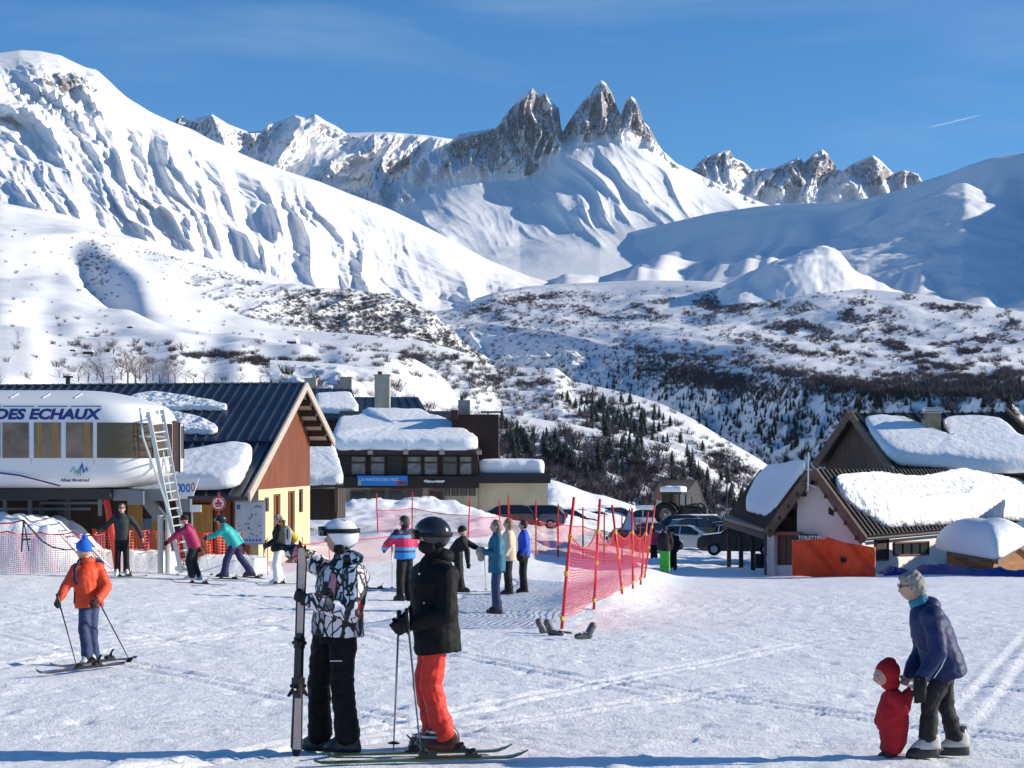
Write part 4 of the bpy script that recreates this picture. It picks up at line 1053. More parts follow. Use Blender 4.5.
holes = [(264.5,269,.25),(273.5,280.5,-1.6),(288,294.8,-1.6),(299,303,.02)]
edges_ = [258.5]; 
for h0, h1, zz in holes: edges_ += [h0, h1]
edges_.append(310); zt = [.72,.80,.86,.90]
for i in range(0, len(edges_), 2):
    a, b = gw(edges_[i],zb), gw(edges_[i+1],zb); mb.prism([a, b, V3((b.x,b.y,zy)), V3((a.x,a.y,zy))], -gn*.28)
for (h0, h1, zz), z1 in zip(holes, zt):
    a, b = gw(h0,zb), gw(h1,zb); mb.prism([a, b, V3((b.x,b.y,zz)), V3((a.x,a.y,zz))], -gn*.28)
    mb.prism([V3((a.x,a.y,z1)), V3((b.x,b.y,z1)), V3((b.x,b.y,zy)), V3((a.x,a.y,zy))], -gn*.28)
mb.build('cream_wall', m_cream, root)
for (h0, h1, zz), z1 in zip(holes, zt):
    a, b = gw(h0,zz)-gn*.14, gw(h1,zz)-gn*.14; door = zz < -1
    mb = MB(); mb.prism([a, b, V3((b.x,b.y,z1)), V3((a.x,a.y,z1))], -gn*.04)
    o = mb.build('door' if door else 'window', mat('red_brown_door',(.16,.07,.03),.5) if door else m_glass, root)
    fr = MB(); a += gn*.02; b += gn*.02; g2 = (b-a); g2.z = 0; g2.normalize()
    for p in (a, b): fr.bar(V3((p.x,p.y,zz)), V3((p.x,p.y,z1)), .09, .09)
    fr.bar(V3((a.x,a.y,z1-.04)), V3((b.x,b.y,z1-.04)), .09, .09)
    if door: 
        m_ = (a+b)/2; fr.bar(V3((m_.x,m_.y,zz)), V3((m_.x,m_.y,z1)), .10, .06)
        hh = MB(); hh.bar(V3((m_.x,m_.y,zz+1.0))+gn*.06+g2*.12, V3((m_.x,m_.y,zz+1.15))+gn*.06+g2*.12, .04); hh.build('handle', m_steel, o)
    fr.build('frame', m_wood_d if not door else m_wood, o)
# side wall under the eave that faces the piste: brown boards, ochre doors, dark bays
sw0 = gw(250,0); mb = MB(); base = V3((sw0.x,sw0.y,zb))+V3((.0,.1,0))
side0 = base; side1 = base+rd*30
mb.prism([side0, side1, side1+UP*(1.05-zb), side0+UP*(1.05-zb)], V3((0,.3,0)))
mb.build('side_wall', m_wood_d, root)
def sidept(u, z): 
    c = V3((0,0,CZ)); nrm = V3((rd.y,-rd.x,0)); d = V3(((u-512)/F,1,0)); t = (side0-c).dot(nrm)/d.dot(nrm); p = c+d*t; p.z = z; return p
for nm, u0, u1, z0, z1, mm in (('board_panel',233,250,-1.9,.92,m_wood),('door',192,213,-1.7,.55,m_ochre),('door',128,143,-1.7,.6,m_ochre),('board_panel',215,231,-1.9,.7,m_wood),('poster_board',143,152,-1.0,.1,mat('blue_poster',(.10,.17,.24),.5)),('board_panel',152,160,-1.7,.5,m_ochre),('lintel',150,233,.62,.86,m_wood)):
    a, b = sidept(u0,z0), sidept(u1,z0); nrm = V3((-rd.y*-1,0,0)); o_ = V3((0,-.06 if nm != 'lintel' else -.12,0))
    MB().prism([a+o_, b+o_, V3((b.x,b.y,z1))+o_, V3((a.x,a.y,z1))+o_], V3((0,.05,0))).build(nm, mm, root)
# snow on the lodge roof
def rp(u, v): return on_plane(u, v, AP, n1)
snow_slab('roof_snow', [rp(126,400),rp(150,395.5),rp(190,400),rp(233,410),rp(226,412),rp(200,411),rp(140,412)], n1, .17, lodge_roof, m_rsnow_rough, .12, 3)
snow_slab('roof_snow', [rp(140,414),rp(182,417),rp(206,424),rp(220,433),rp(216,436),rp(190,435),rp(140,437)], n1, .18, lodge_roof, m_rsnow_rough, .15, 4)
ee = P1+rd*1.6
snow_slab('roof_snow', [rp(120,466),rp(188,464),rp(212,460),rp(240,455),rp(253,459),rp(240,487),rp(229,490),rp(180,491),rp(110,492)], n1, .50, lodge_roof, m_rsnow, .12, 5)
mb = MB(); p = P(68,392,66); mb.tube([p-UP*.6, p+UP*.55], .09); mb.tube([p+UP*.55, p+UP*.62], .2); mb.build('flue', m_blackp, root)

# --- small annex with a hanging slab of snow between lodge and hotel
root = empty('annex', P(326,505,80), label='low dark annex under a deep slab of snow between lodge and hotel', cat='building')
a, b, c, d = P(300,437,84), P(331,437,84), P(344,485,77), P(300,486,77)
mb = MB(); ribbed(mb, a, b, c, d, .12, .7); rf = mb.build('roof', m_roof_b, root)
n_ = plane_n(a,b,c)
snow_slab('roof_snow', [a,b,c+V3((.0,0,0)),d], n_, .42, rf, m_rsnow, .12, 8)
mb = MB(); mb.prism([P(296,489,78.5),P(337,489,78.5),P(337,520,78.5),P(296,520,78.5)], V3((0,4,0))); mb.build('wall', m_wood_d, root)
MB().bar(P(336.5,487,78.2),P(336.5,512,78.2),.16).build('post', m_wood_g, root)

# --- hotel
HY = 112.
root = empty('hotel', P(440,512,HY), label='two-storey hotel with dark timber upper floor, blue banner and snow-laden roof', cat='building')
def H(u, v, dy=0): return P(u, v, HY+dy)
def wallbox(nm, u0, u1, v0, v1, dy, th, m, par=root):
    a, b = H(u0,v1,dy), H(u1,v0,dy); return MB().box(a.x, b.x, a.y, a.y+th, a.z, b.z).build(nm, m, par)
up_wall = wallbox('upper_wall', 333, 478, 448, 480, .45, 9, m_wood_d)
wallbox('balcony_band', 335, 479, 476.5, 488, 0, .4, mat('near_black_boards', (.025,.017,.015), .7), root)
low = wallbox('lower_wall', 345, 478, 479, 516, .7, 9, m_cream2)
wallbox('fascia', 331, 481, 449.5, 455, -.1, .5, mat('red_black_fascia', (.06,.025,.022), .6), root)
mb = MB()
for u in (370.5,406,442,479): a = H(u,452.5,-.35); MB().obox(a, (.16,0,0), (0,.3,0), (0,0,.13)).build('rafter_end', mat('pale_rafter', (.42,.33,.28), .7), root)
wins = [(338,349),(351,366),(370.5,385),(387.5,402),(407,421.5),(424,438),(442.5,457),(459.5,472)]
for i, (u0, u1) in enumerate(wins):
    a, b = H(u0,475,.38), H(u1,456.3,.38)
    fr = MB(); fr.box(a.x,b.x,a.y,a.y+.06,a.z,b.z); o = fr.build('window', m_glass_l if i % 3 else m_glass, root)
    fr = MB(); zc = a.z+(b.z-a.z)*.66
    for x in (a.x, b.x): fr.box(x-.05,x+.05,a.y-.07,a.y-.002,a.z,b.z)
    for z in (a.z, zc, b.z): fr.box(a.x+.052,b.x-.052,a.y-.06,a.y-.004,z-.05,z+.05)
    fr.build('frame', m_wood_d, o)
for i, (u0, u1, v0, v1, kind) in enumerate(((351,367,491,512,'window'),(370,385.5,490,512,'window'),(389,404,489.5,512,'window'),(407,422,489.5,512,'window'),(429,443.5,490,514,'door'))):
    a, b = H(u0,v1,.62), H(u1,v0,.62); o = MB().box(a.x,b.x,a.y,a.y+.06,a.z,b.z).build(kind, m_glass if kind == 'window' else mat('maroon_door',(.07,.02,.018),.4), root)
    fr = MB()
    for x in (a.x, b.x): fr.box(x-.06,x+.06,a.y-.08,a.y-.004,a.z,b.z)
    fr.box(a.x,b.x,a.y-.06,a.y-.006,b.z-.06,b.z+.06); fr.build('frame', m_wood_g, o)
# banner
a, b = H(357.5,485.6,-.08), H(407.5,475.8,-.08)
bn = MB().box(a.x,b.x,a.y-.03,a.y,a.z,b.z).build('banner', mat('blue_banner', (.02,.22,.62), .5), root)
hh = b.z-a.z; L_ = b.x-a.x
text('lettering', 'LA MAISON DES FEES', (a.x+.1, a.y-.04, a.z+hh*.48), (1,0,0), (0,0,1), hh*.30, m_white, bn, .01)
MB().box(a.x+.05,a.x+L_*.07,a.y-.045,a.y-.031,a.z+.03,a.z+hh*.45).build('motif', mat('yellow_print',(.5,.5,.08),.6), bn)
MB().box(a.x+L_*.78,a.x+L_*.985,a.y-.045,a.y-.031,a.z+.03,a.z+hh*.45).build('motif', mat('red_print',(.30,.06,.06),.6,noise=.6,nscale=6), bn)
mb = MB(); rs = np.random.RandomState(2)    # white sign made of cut-out letters
p = H(424,481.5,-.12)
sg = MB(); xx = 0
for k_ in range(13):   # ragged row of small white cut-outs, too far off to read
    w_ = rs.uniform(.07,.12); sg.obox((p.x+xx+w_/2, p.y, p.z+rs.uniform(-.03,.03)+(.05 if k_ < 2 else 0)), (w_/2,0,rs.uniform(-.03,.03)), (0,.015,0), (0,0,rs.uniform(.05,.09))); xx += w_+.01
sg.build('sign_row', m_white, root)
# main roof and its snow
a, b, c, d = H(340,411,9.5), H(457,411,9.5), H(481,450,-.5), H(330,450,-.5)
mb = MB(); mb.prism([a,b,c,d], (0,0,-.2)); rf = mb.build('roof', m_roof_b, root); n_ = plane_n(a,b,c)
snow_slab('roof_snow', [H(341,421,9.2),H(362,420,9.2),H(364,413,9.8),H(400,414,9.4),H(420,414,9.6),H(430,420,8),H(445,424,6.5),H(458,432,4.5),H(480,449,0),H(470,450.5,-.5),H(335,450.5,-.5),H(332,444,.6)], n_, .62, rf, m_rsnow, .16, 12, res=.25, flat=.12, lump=.05)
# higher roof behind, dormer and chimneys
mb = MB(); ribbed(mb, H(355,397,16), H(418,397,16), H(428,414,11), H(352,414,11), .2, .6); mb.build('back_roof', m_roof, root)
mb = MB(); ribbed(mb, H(312,388,18), H(352,389,18), H(360,418,10), H(312,418,10), .2, .6); r2 = mb.build('side_roof', m_roof, root)
snow_slab('roof_snow', [H(316,399,15.4),H(350,397.5,15.8),H(359,411,12),H(357,415,11),H(316,414,11)], plane_n(H(312,388,18),H(352,389,18),H(360,418,10)), .5, r2, m_rsnow, .12, 14)
wallbox('side_wall', 308, 359, 416, 452, 10.5, 6, m_wood_d)
for u0, u1, v0, v1, dy in ((374.5,389.5,375.5,411,10),(304.5,316,379,392,19),(340,351.5,378,392,19),(333,340,385,392,19.5)):
    a, b = H(u0,v1+4,dy), H(u1,v0,dy); w_ = b.x-a.x
    c_ = MB().box(a.x,b.x,a.y,a.y+w_,a.z,b.z).build('chimney', m_conc, root)
    MB().box(a.x-.07,b.x+.07,a.y-.07,a.y+w_+.07,b.z,b.z+.09).build('chimney_cap', m_conc, c_)
    if u0 == 374.5: MB().tube([(a.x+.35,a.y+.5,b.z+.09),(a.x+.35,a.y+.5,b.z+.32)], .16).build('flue', m_blackp, c_)
wallbox('dark_tower', 452, 498.5, 414.5, 478, 3, 7, mat('black_brown_cladding', (.028,.012,.010), .7, noise=.3, stretch=(3,3,.2)))
wallbox('tower_shed', 451, 458, 410, 420, 2.5, 3, m_wood_d)
a, b = H(458,416,5), H(470,400,5); c_ = MB().box(a.x,b.x,a.y,a.y+.8,a.z,b.z).build('chimney', m_conc, root)
MB().tube([(a.x+.25,a.y+.4,b.z),(a.x+.25,a.y+.4,b.z+.3)], .12).build('flue', m_blackp, c_)
mb = MB(); p = H(488,412,4); mb.tube([p+V3((-.5,0,0)),p+V3((.9,0,.0))], .06); mb.tube([p-UP*.3,p], .05); mb.build('roof_vent', m_blackp, root)
# long beige wing
wallbox('wing_wall', 478.4, 548, 482.5, 532, .9, 10, m_cream2)
wallbox('wing_fascia', 477, 550.5, 473.5, 483.2, .4, 10.8, mat('black_fascia', (.02,.02,.024), .6))
wallbox('wing_parapet', 541, 550, 466.5, 473.8, 2, 5, m_wood_d)
for u0, u1 in ((446,449.5),(452.5,458),(461,466.5),(469.5,475)):
    a, b = H(u0,496,.62), H(u1,488,.62); o = MB().box(a.x,b.x,a.y,a.y+.1,a.z,b.z).build('window', m_glass, root)
    fr = MB()
    for x in (a.x,b.x): fr.box(x-.03,x+.03,a.y-.05,a.y-.003,a.z,b.z)
    fr.build('frame', m_wood_d, o)
a, b, c, d = H(480,473.4,9), H(540,473.4,9), H(544,473.4,.8), H(480,473.4,.8)
snow_slab('wing_snow', [H(479,473,5.5),H(490,473,6),H(540,473,6),H(545,473.4,.9),H(479,473.4,.9)], (0,0,1), .92, root, m_rsnow, .15, 15)

# --- toilet chalet on the right
LC = P(768,529,64.1); RC = P(862,536,62); TA = P(812.5,469.5,63); rr = V3((.56,.83,0)).normalized()
root = empty('toilet_chalet', (11.3,64,GZ(11.3,64)), label='small white chalet with brown roof beams and deep snow, the orange banner leaning in front', cat='building')
mb = MB(); nR = ribbed(mb, TA, TA+rr*17, RC+rr*17, RC, .16, .42)
lb = V3((LC.x+.55,79.8,LC.z+.15)); tb = V3((TA.x+.35,78.5,TA.z-.05))
nL = ribbed(mb, tb, TA, LC, lb, .16, .42)
rf = mb.build('roof', m_roof_b, root)
mb = MB()
for a, b in ((TA, LC), (TA, RC)):
    dn = (b-a).normalized(); MB().bar(a-UP*.06+V3((0,-.08,0)), b-UP*.12+dn*.1+V3((0,-.08,0)), .12, .34).build('barge_board', m_wood_g, root)
def fbar(z): return z
mb = MB(); ft = V3((LC.x-RC.x, LC.y-RC.y, 0)).normalized(); fn = V3((ft.y,-ft.x,0)); fn = fn if fn.y < 0 else -fn
def tw(u, v, back=.35):  # point on the gable wall seen at (u,v)
    return on_plane(u, v, RC-fn*back, fn)
poly = [tw(797,500,.5), tw(797,578,.5), tw(862,578,.5), tw(862,537,.5), tw(858,531,.5), tw(815,477,.5), tw(808,481,.5)]
MB().prism(poly, -fn*.3).build('gable_wall', m_wall_w, root)
mb = MB(); mb.prism([tw(770,527,1.0), tw(811,474,1.0), tw(811,503,1.0), tw(796,532,1.0), tw(796,536,1.0), tw(770,536,1.0)], -fn*.15); mb.build('gable_boards', m_wood_d, root)
mb = MB()
for t in (.1,.3,.5,.7,.92):
    c = TA.lerp(RC, t)-UP*.26; MB().bar(c+fn*.15, c-fn*.5, .12, .16).build('rafter_end', m_wood_d, root)
    c = TA.lerp(LC, t)-UP*.26; MB().bar(c+fn*.15, c-fn*.9, .12, .16).build('rafter_end', m_wood_d, root)
MB().prism([tw(767,531,.3), tw(767,576,.3), tw(774,576,.3), tw(774,531,.3)], -fn*.3).build('pier', m_wall_w, root)
MB().tube([tw(765.5,530,.1), tw(765.5,575,.1)], .05).build('downpipe', mat('dark_pipe',(.05,.04,.04),.5), root)
MB().prism([tw(766,531.5,.15), tw(800,532,.15), tw(800,535.5,.15), tw(766,535.5,.15)], -fn*.2).build('porch_beam', mat('reddish_beam',(.22,.09,.06),.7), root)
o = MB().prism([tw(774,536,.6), tw(774,565,.6), tw(797,565,.6), tw(797,536,.6)], -fn*.06).build('garage_door', mat('brown_door', (.11,.06,.04), .55, noise=.2, stretch=(1,1,.2)), root)
mb = MB()
for u in (780,786,792): mb.bar(tw(u,537,.57), tw(u,564,.57), .02)
mb.build('door_batten', m_wood_d, o)
MB().prism([tw(774,565.2,.55), tw(774,578,.55), tw(797,578,.55), tw(797,565.2,.55)], -fn*.3).build('plinth', m_wall_w, root)
MB().prism([tw(828.5,507,.44), tw(833,511,.44), tw(833,516,.44), tw(828.5,514,.44)], -fn*.05).build('louvre', m_darkin, root)
sgn = MB().prism([tw(796.5,533.5,.18), tw(817,534.5,.18), tw(817,540.5,.18), tw(796.5,540,.18)], -fn*.05).build('sign', mat('brown_sign',(.05,.025,.018),.5), root)
p = tw(798.2,539.2,.165); text('lettering', 'TOILETTES', p, tw(817,539.6,.165)-p, UP, .135, m_white, sgn, .01, 0, .004)
# side wall under the right eave
s0 = RC-fn*.45-ft*-0.35*0+rr*.2; wn = V3((rr.y,-rr.x,0)); wn = wn if wn.y < 0 else -wn
def sw_(u, v, o_=0): return on_plane(u, v, s0-wn*(.45-o_), wn)
MB().prism([sw_(862,536), sw_(862,580), sw_(985,580), sw_(985,520)], -wn*.3).build('side_wall', m_wall_w, root)
for nm, uv, mm in (('window', ((875,540),(875,560),(887.5,560),(887.5,539)), m_darkin), ('window', ((893.5,543),(893.5,555),(928,554.5),(928,541.5)), m_glass)):
    a, b, c, d = [sw_(u,v,.02) for u, v in uv]; o = MB().prism([a,b,c,d], -wn*.05).build(nm, mm, root)
    mb = MB(); 
    for p, q in ((a,b),(b,c),(c,d),(d,a)): mb.bar(p+wn*.03, q+wn*.03, .06, .06)
    if nm == 'window' and mm is m_glass:
        for t in (.25,.5,.75): mb.bar(b.lerp(c,t)+wn*.03, a.lerp(d,t)+wn*.03, .05, .04)
    mb.build('frame', mat('red_brown_frame',(.10,.035,.025),.6), o)
MB().tube([RC+V3((0,0,-.12))+wn*.02, RC+rr*15+V3((0,0,-.12))+wn*.02], .06).build('gutter', mat('dark_pipe',(.05,.04,.04),.5), root)
def tr(u, v): return on_plane(u, v, TA, nR)
snow_slab('roof_snow', [tr(833,483),tr(850,479),tr(880,477),tr(905,482),tr(925,481),tr(945,476),tr(960,472),tr(990,478),tr(1030,490),tr(1060,498),tr(1040,522),tr(1000,520),tr(945,526),tr(900,528),tr(885,529),tr(872,520),tr(855,510),tr(840,497)], nR, .62, rf, m_rsnow_rough, .1, 21, lump=.05, res=.22, flat=.38)
def tl(u, v): return on_plane(u, v, TA, nL)
snow_slab('roof_snow', [tl(801,477),tl(806,472),tl(795,470.3),tl(780,471.5),tl(768,474),tl(757,484),tl(746,506),tl(747,513),tl(766,519),tl(775,512)], nL, .42, rf, m_rsnow, .08, 22)
# carport in the shade of that roof
mb = MB()
e1 = P(724,519,80.); e2 = P(766,531,64.6)
MB().prism([P(724,517.5,80), P(767,530,64.4), P(803,470,73), P(800,466,80)], (0,0,-.14)).build('carport_roof', m_roof_b, root)
for u in (729,741,753):
    y_ = 80-(u-724)/43*12; a = P(u,520+(u-724)*.2,y_); MB().bar(a, V3((a.x,a.y,GZ(a.x,a.y)-.1)), .18).build('post', m_wood_d, root)
mb = MB(); mb.bar(e1-UP*.2, e2-UP*.2, .16, .22)
for u in (733,738,745,749,757): y_ = 80-(u-724)/43*12; a = P(u,521+(u-724)*.25,y_); mb.bar(a-V3((.35,0,.45)), a, .09)
mb.build('brace', m_wood_d, root)
# mast on the gable
mb = MB(); p = P(808,491,62.5); mb.tube([p, P(808.5,452,62.5)], .028); mb.bar(P(804.5,470,62.5), P(811,470,62.5), .03); mb.bar(P(806,483,62.5), P(816,488,62.5), .03); mb.build('antenna', m_steel, root)

# --- big chalet behind it
TA = P(850,413,86); LC = P(815,464,88.5); RC = P(894,471,80.5); FA = P(1006,412,86); FR = P(1040,445,82)
root = empty('chalet', (18,86,GZ(18,86)), label='big dark brown chalet with a stone chimney rising through its snowy roof', cat='building')
mb = MB(); RE = V3((RC.x+9.3, RC.y, RC.z)); nR = ribbed(mb, TA, FA, V3((RC.x+8.3,RC.y,RC.z)), RC, .2, .5); 
ribbed(mb, TA, FA, V3((LC.x+8.6,LC.y+2,LC.z)), LC, .2, .5)
rf = mb.build('roof', m_roof_b, root)
mb = MB(); dn = (RC-TA).normalized(); MB().bar(TA-UP*.05, RC-UP*.12+dn*.15, .14, .42).build('barge_board', m_wood_g, root); MB().bar(TA-UP*.05, LC-UP*.1, .14, .42).build('barge_board', m_wood_g, root)
a = V3((RC.x+8.3,RC.y,RC.z)); MB().bar(FA, a, .14, .4).build('barge_board', m_wood_g, root)
gn2 = V3((-.9,-.35,0)).normalized()
mb = MB(); ti = TA+V3((.35,.1,-.2)); mb.prism([ti, LC+V3((.5,-.2,-.15)), V3((LC.x+.5,LC.y-.2,-3.5)), V3((RC.x-.1,RC.y+.4,-3.5)), V3((RC.x-.1,RC.y+.4,RC.z-.2))], (.3,.1,0))
mb.build('gable_wall', mat('gable_planks', (.085,.04,.022), .7, noise=.4, nscale=2.5, stretch=(3,3,.25)), root)
MB().box(RC.x+.2, RC.x+8, RC.y+.5, RC.y+.8, -3, RC.z-.15).build('front_wall', m_wood_d, root)
def tr(u, v): return on_plane(u, v, TA, nR)
s_ = snow_slab('roof_snow', [tr(863,421),tr(880,420),tr(903,422),tr(912,428),tr(918,436),tr(930,446),tr(942,448),tr(950,443),tr(948,434),tr(941,424),tr(955,421),tr(990,421),tr(1003,424),tr(1009,431),tr(1018,442),tr(1045,455),tr(1040,472),tr(1010,474),tr(975,473),tr(940,468),tr(898,466),tr(884,456),tr(872,438)], nR, .5, rf, m_rsnow, .05, 31, lump=.05, res=.22, flat=.15)
a = P(927,448,83.6); b = P(941,413,83.6)
c_ = MB().box(a.x,b.x,a.y,a.y+.75,a.z-.4,b.z).build('chimney', mat('stone_chimney', (.33,.25,.15), .9, noise=.35, nscale=3, bump=.02), root)
MB().box(a.x-.1,b.x+.08,a.y-.1,a.y+.85,b.z,b.z+.06).box(a.x-.04,b.x+.02,a.y-.02,a.y+.78,b.z+.10,b.z+.22).box(a.x-.06,b.x+.04,a.y-.05,a.y+.8,b.z+.24,b.z+.28).build('chimney_cap', m_steel, c_)
MB().box(a.x-.16,a.x,a.y+.1,a.y+.5,a.z+.7,b.z-.3).build('duct', m_conc, c_)

# --- little wooden hut with a dome of snow
root = empty('hut', P(985,578,60), label='low wooden hut buried under a smooth dome of snow behind the blue tarpaulin', cat='hut')
A1 = P(948,553,62); A2 = P(997,562,57.5); A3 = P(1019,546,59.5); A4 = P(1042,560,62)
mb = MB(); mb.prism([A1+V3((.25,.1,0)), A2+V3((-.1,.2,0)), V3((A2.x-.1,A2.y+.2,-3.1)), V3((A1.x+.25,A1.y+.1,-3.1))], (.1,1.5,0)); mb.prism([A2+V3((-.05,.25,0)), A3+V3((0,.3,-.05)), A4+V3((-.2,.3,0)), V3((A4.x-.2,A4.y+.3,-3.1)), V3((A2.x-.05,A2.y+.25,-3.1))], (-.5,1.2,0))
mb.build('wall', mat('hut_boards',(.22,.10,.035),.7,noise=.4,nscale=2.5,stretch=(.4,.4,4)), root)
r_ = MB(); r_.bar(A1, A2, .08, .12); r_.bar(A2, A3, .08, .16); r_.bar(A3, A4, .08, .16); r_.build('eave_board', m_wood_g, root)
bk = P(985,530,64)
mb = MB(); mb.prism([A1, A2, A3, P(1000,520,66)], (0,0,-.06)); mb.build('roof', m_wood_d, root)
cN = (A1+A2+A3)/3+V3((.35,1.3,.0))
mb = MB(); rg = []
ol = [A1+V3((-.05,0,.03)), A1.lerp(A2,.33), A1.lerp(A2,.66), A2+V3((0,-.05,.05)), A2.lerp(A3,.5)+V3((.1,0,.05)), A3+V3((.15,0,.1)), A4+V3((.1,0,.15)), A4+V3((.1,2.5,.2)), A4+V3((-1.2,4.2,.2)), A1+V3((.8,4.4,.2)), A1+V3((0,2.2,.1))]
o2 = []
for i in range(len(ol)):
    for j in range(4): o2.append(ol[i].lerp(ol[(i+1)%len(ol)], j/4))
for _ in range(2): o2 = [(o2[i-1]+o2[i]*2+o2[(i+1)%len(o2)])/4 for i in range(len(o2))]
cc = sum(o2, V3((0,0,0)))/len(o2)
for t in range(13):
    q = t/12*math.pi/2; rad = math.cos(q)**.9 if t < 12 else .02; rg.append([cc+(p-cc)*rad+UP*(math.sin(q)*1.20)+ (V3((0,0,1))*(p.z-cc.z)*0) for p in o2])
mb.rings(rg).build('roof_snow', m_rsnow, root, smooth=True)
# second dome at the frame edge
root = empty('hut', P(1030,560,68), label='second snow-domed hut cut by the right edge of the frame', cat='hut')
c_ = P(1036,540,68)
MB().ell(c_, (1.25,0,0), (0,1.6,0), (0,0,.85), 20, 12).build('roof_snow', m_rsnow, root, smooth=True)
MB().box(c_.x-.8,c_.x+1.2,c_.y-1,c_.y+1.2,c_.z-1.6,c_.z-.1).build('wall', m_ochre, root)

# --- small chalet behind the tractor
root = empty('barn', P(675,545,150), label='small steep-roofed wooden barn behind the snow-topped tractor', cat='building')
YB = 168.
T1 = P(661,480,YB); T2 = P(697,480,YB+3.5); 
mb = MB(); ribbed(mb, T1, T2, P(712,521,YB+.6), P(676,505,YB-3), .15, .45); ribbed(mb, T2, T1, P(651,499,YB+3), P(690,499,YB+6), .15, .45); mb.build('roof', m_roof_b, root)
mb = MB(); mb.prism([P(661,482,YB+.2), P(653,498,YB+2.2), P(653,499,YB+2.2), P(674,503,YB-2.4)], (.3,.3,0)); mb.build('gable', m_wood, root)
MB().prism([P(656,499,YB+2), P(673,503,YB-2.2), P(673,530,YB-2.2), P(656,530,YB+2)], (.3,.3,0)).build('wall', m_cream2, root)
MB().prism([P(674,505,YB-2.3), P(709,519,YB+1), P(709,535,YB+1), P(674,535,YB-2.3)], (0,.3,0)).build('wall', m_wood_d, root)

# unseen chalet added outside the frame to shade the toilet chalet and piste edge
root = empty('chalet', (29,68,GZ(29,68)), label='unseen chalet added outside the right edge to shade the snow by the blue tarpaulin', cat='building')
MB().box(24.5,34,62.5,75,-4,.8).build('wall', m_wood_d, root)
mb = MB(); ribbed(mb, V3((26.5,62,1.75)), V3((26.5,76,1.75)), V3((23.6,76,.9)), V3((23.6,62,.9)), .2, .5); ribbed(mb, V3((26.5,76,1.75)), V3((26.5,62,1.75)), V3((35,62,.6)), V3((35,76,.6)), .2, .5); rf = mb.build('roof', m_roof_b, root)
MB().prism([(24.5,62.6,.8),(26.5,62.6,1.0),(34,62.6,.8)], (0,.3,0)).build('gable', m_wood_d, root)

# tiny shacks on the left slope
for u, v, w_, lab in ((88,354,9,'long low shack on the lower left slope, bigger than the one beside it'),(73,351,5,'tiny dark shack just left of the long low one on the slope'),(130,328,5,'tiny reddish hut high on the lower left slope'),(292,344,9,'low dark cabin beside the bushes in the middle of the left slope')):
    p = onlayer('lower_left_slope', u, v); s = p.y/F; root = empty('shack', p, 0, label=lab, cat='hut')
    W_ = w_*s; MB().box(p.x-W_/2,p.x+W_/2,p.y-W_*.3,p.y+W_*.3,p.z-1,p.z+W_*.28).build('wall', m_wood_d, root)
    MB().prism([(p.x-W_*.55,p.y-W_*.36,p.z+W_*.27),(p.x-W_*.55,p.y+W_*.36,p.z+W_*.27),(p.x-W_*.55,p.y,p.z+W_*.5)], (W_*1.1,0,0)).build('roof', m_rsnow, root)
# ---------------------------------------------------------------- chairlift station
SY = 44.; 
def S(u, v, dy=0): return P(u, v, SY+dy)
root = empty('lift_station', S(90,565,2), label='white rounded chairlift station with smoked windows and navy DES ECHAUX lettering', cat='lift station')
x0 = S(-190,0).x; x1 = -9.12; y0 = SY; y1 = SY+3.9; z0 = S(0,489).z; z1 = S(0,388).z
def contour(ins, n_=12, rc=1.35, ex=0):
    """plan outline of the cabin, corners rounded, counter-clockwise from the front left"""
    a0, a1, b0, b1 = x0+ins, x1-ins-ex, y0+ins*.9, y1-ins*.9; r = max(.25, rc-ins*.3); pts = []
    for cx, cy, q0 in ((a1-r,b0+r,-90),(a1-r,b1-r,0),(a0+r,b1-r,90),(a0+r,b0+r,180)):
        for j in range(n_+1): q = R(q0+90*j/n_); pts.append((cx+r*math.cos(q), cy+r*math.sin(q)))
    return pts
hgt = z1-z0
prof = [(0,.9),(.01,.6),(.03,.36),(.07,.16),(.13,.05),(.20,.0),(.40,0),(.66,0),(.83,.01),(.85,.05),(.90,.30),(.95,.60),(.98,.85),(.995,1.1),(1.0,1.5)]
mb = MB(); mb.rings([[V3((x,y,z0+t*hgt)) for x, y in contour(i_, ex=float(np.interp(t,[0,.08,.2,.66,.8,.9,.96,1],[.45,.22,0,0,.22,.42,.62,.8])))] for t, i_ in prof])
shell = mb.build('shell', m_shell, root, smooth=True)
# windows: strips that follow the shell a few millimetres outside it
cw = contour(-.012)
def strip(nm, pts2, za, zb_, m, par, th=.01):
    mb = MB(); mb.add([V3((x,y,za)) for x, y in pts2]+[V3((x,y,zb_)) for x, y in pts2], [(i,i+1,len(pts2)+i+1,len(pts2)+i) for i in range(len(pts2)-1)])
    return mb.build(nm, m, par, smooth=True)
wz0, wz1 = S(0,458).z, S(0,422.5).z
yf = y0-.0108
m_pane = mat('brown_pane', (.07,.028,.022), .12, spec=.8, noise=.55, nscale=1.3, col2=(.26,.15,.14))
for u0, u1 in ((-100,-66),(-63,-33),(-30,.5),(2.5,29),(34,61),(66,93)):
    a, b = S(u0,0), S(u1,0)
    o = MB().box(a.x,b.x,yf-.006,yf,wz0,wz1).build('window', m_pane, root)
    MB().box(b.x-.22 if u0 != 2.5 else a.x+.9,b.x-.08 if u0 != 2.5 else a.x+1.02,yf-.010,yf-.0065,wz0,wz1).build('inner_post', m_int, o)
pts2 = [(S(97,0).x, yf)]+[p for p in contour(-.0108)[0:13]]+[(x1+.0108, y0+1.6)]
strip('end_window', pts2, wz0, wz1, m_smoke, root)
pts2 = [(x1+.0108, y0+2.9),(x1+.0108, y0+3.25)]+[p for p in contour(-.0108)[13:22]]
strip('end_window', pts2, wz0, wz1, m_smoke, root)
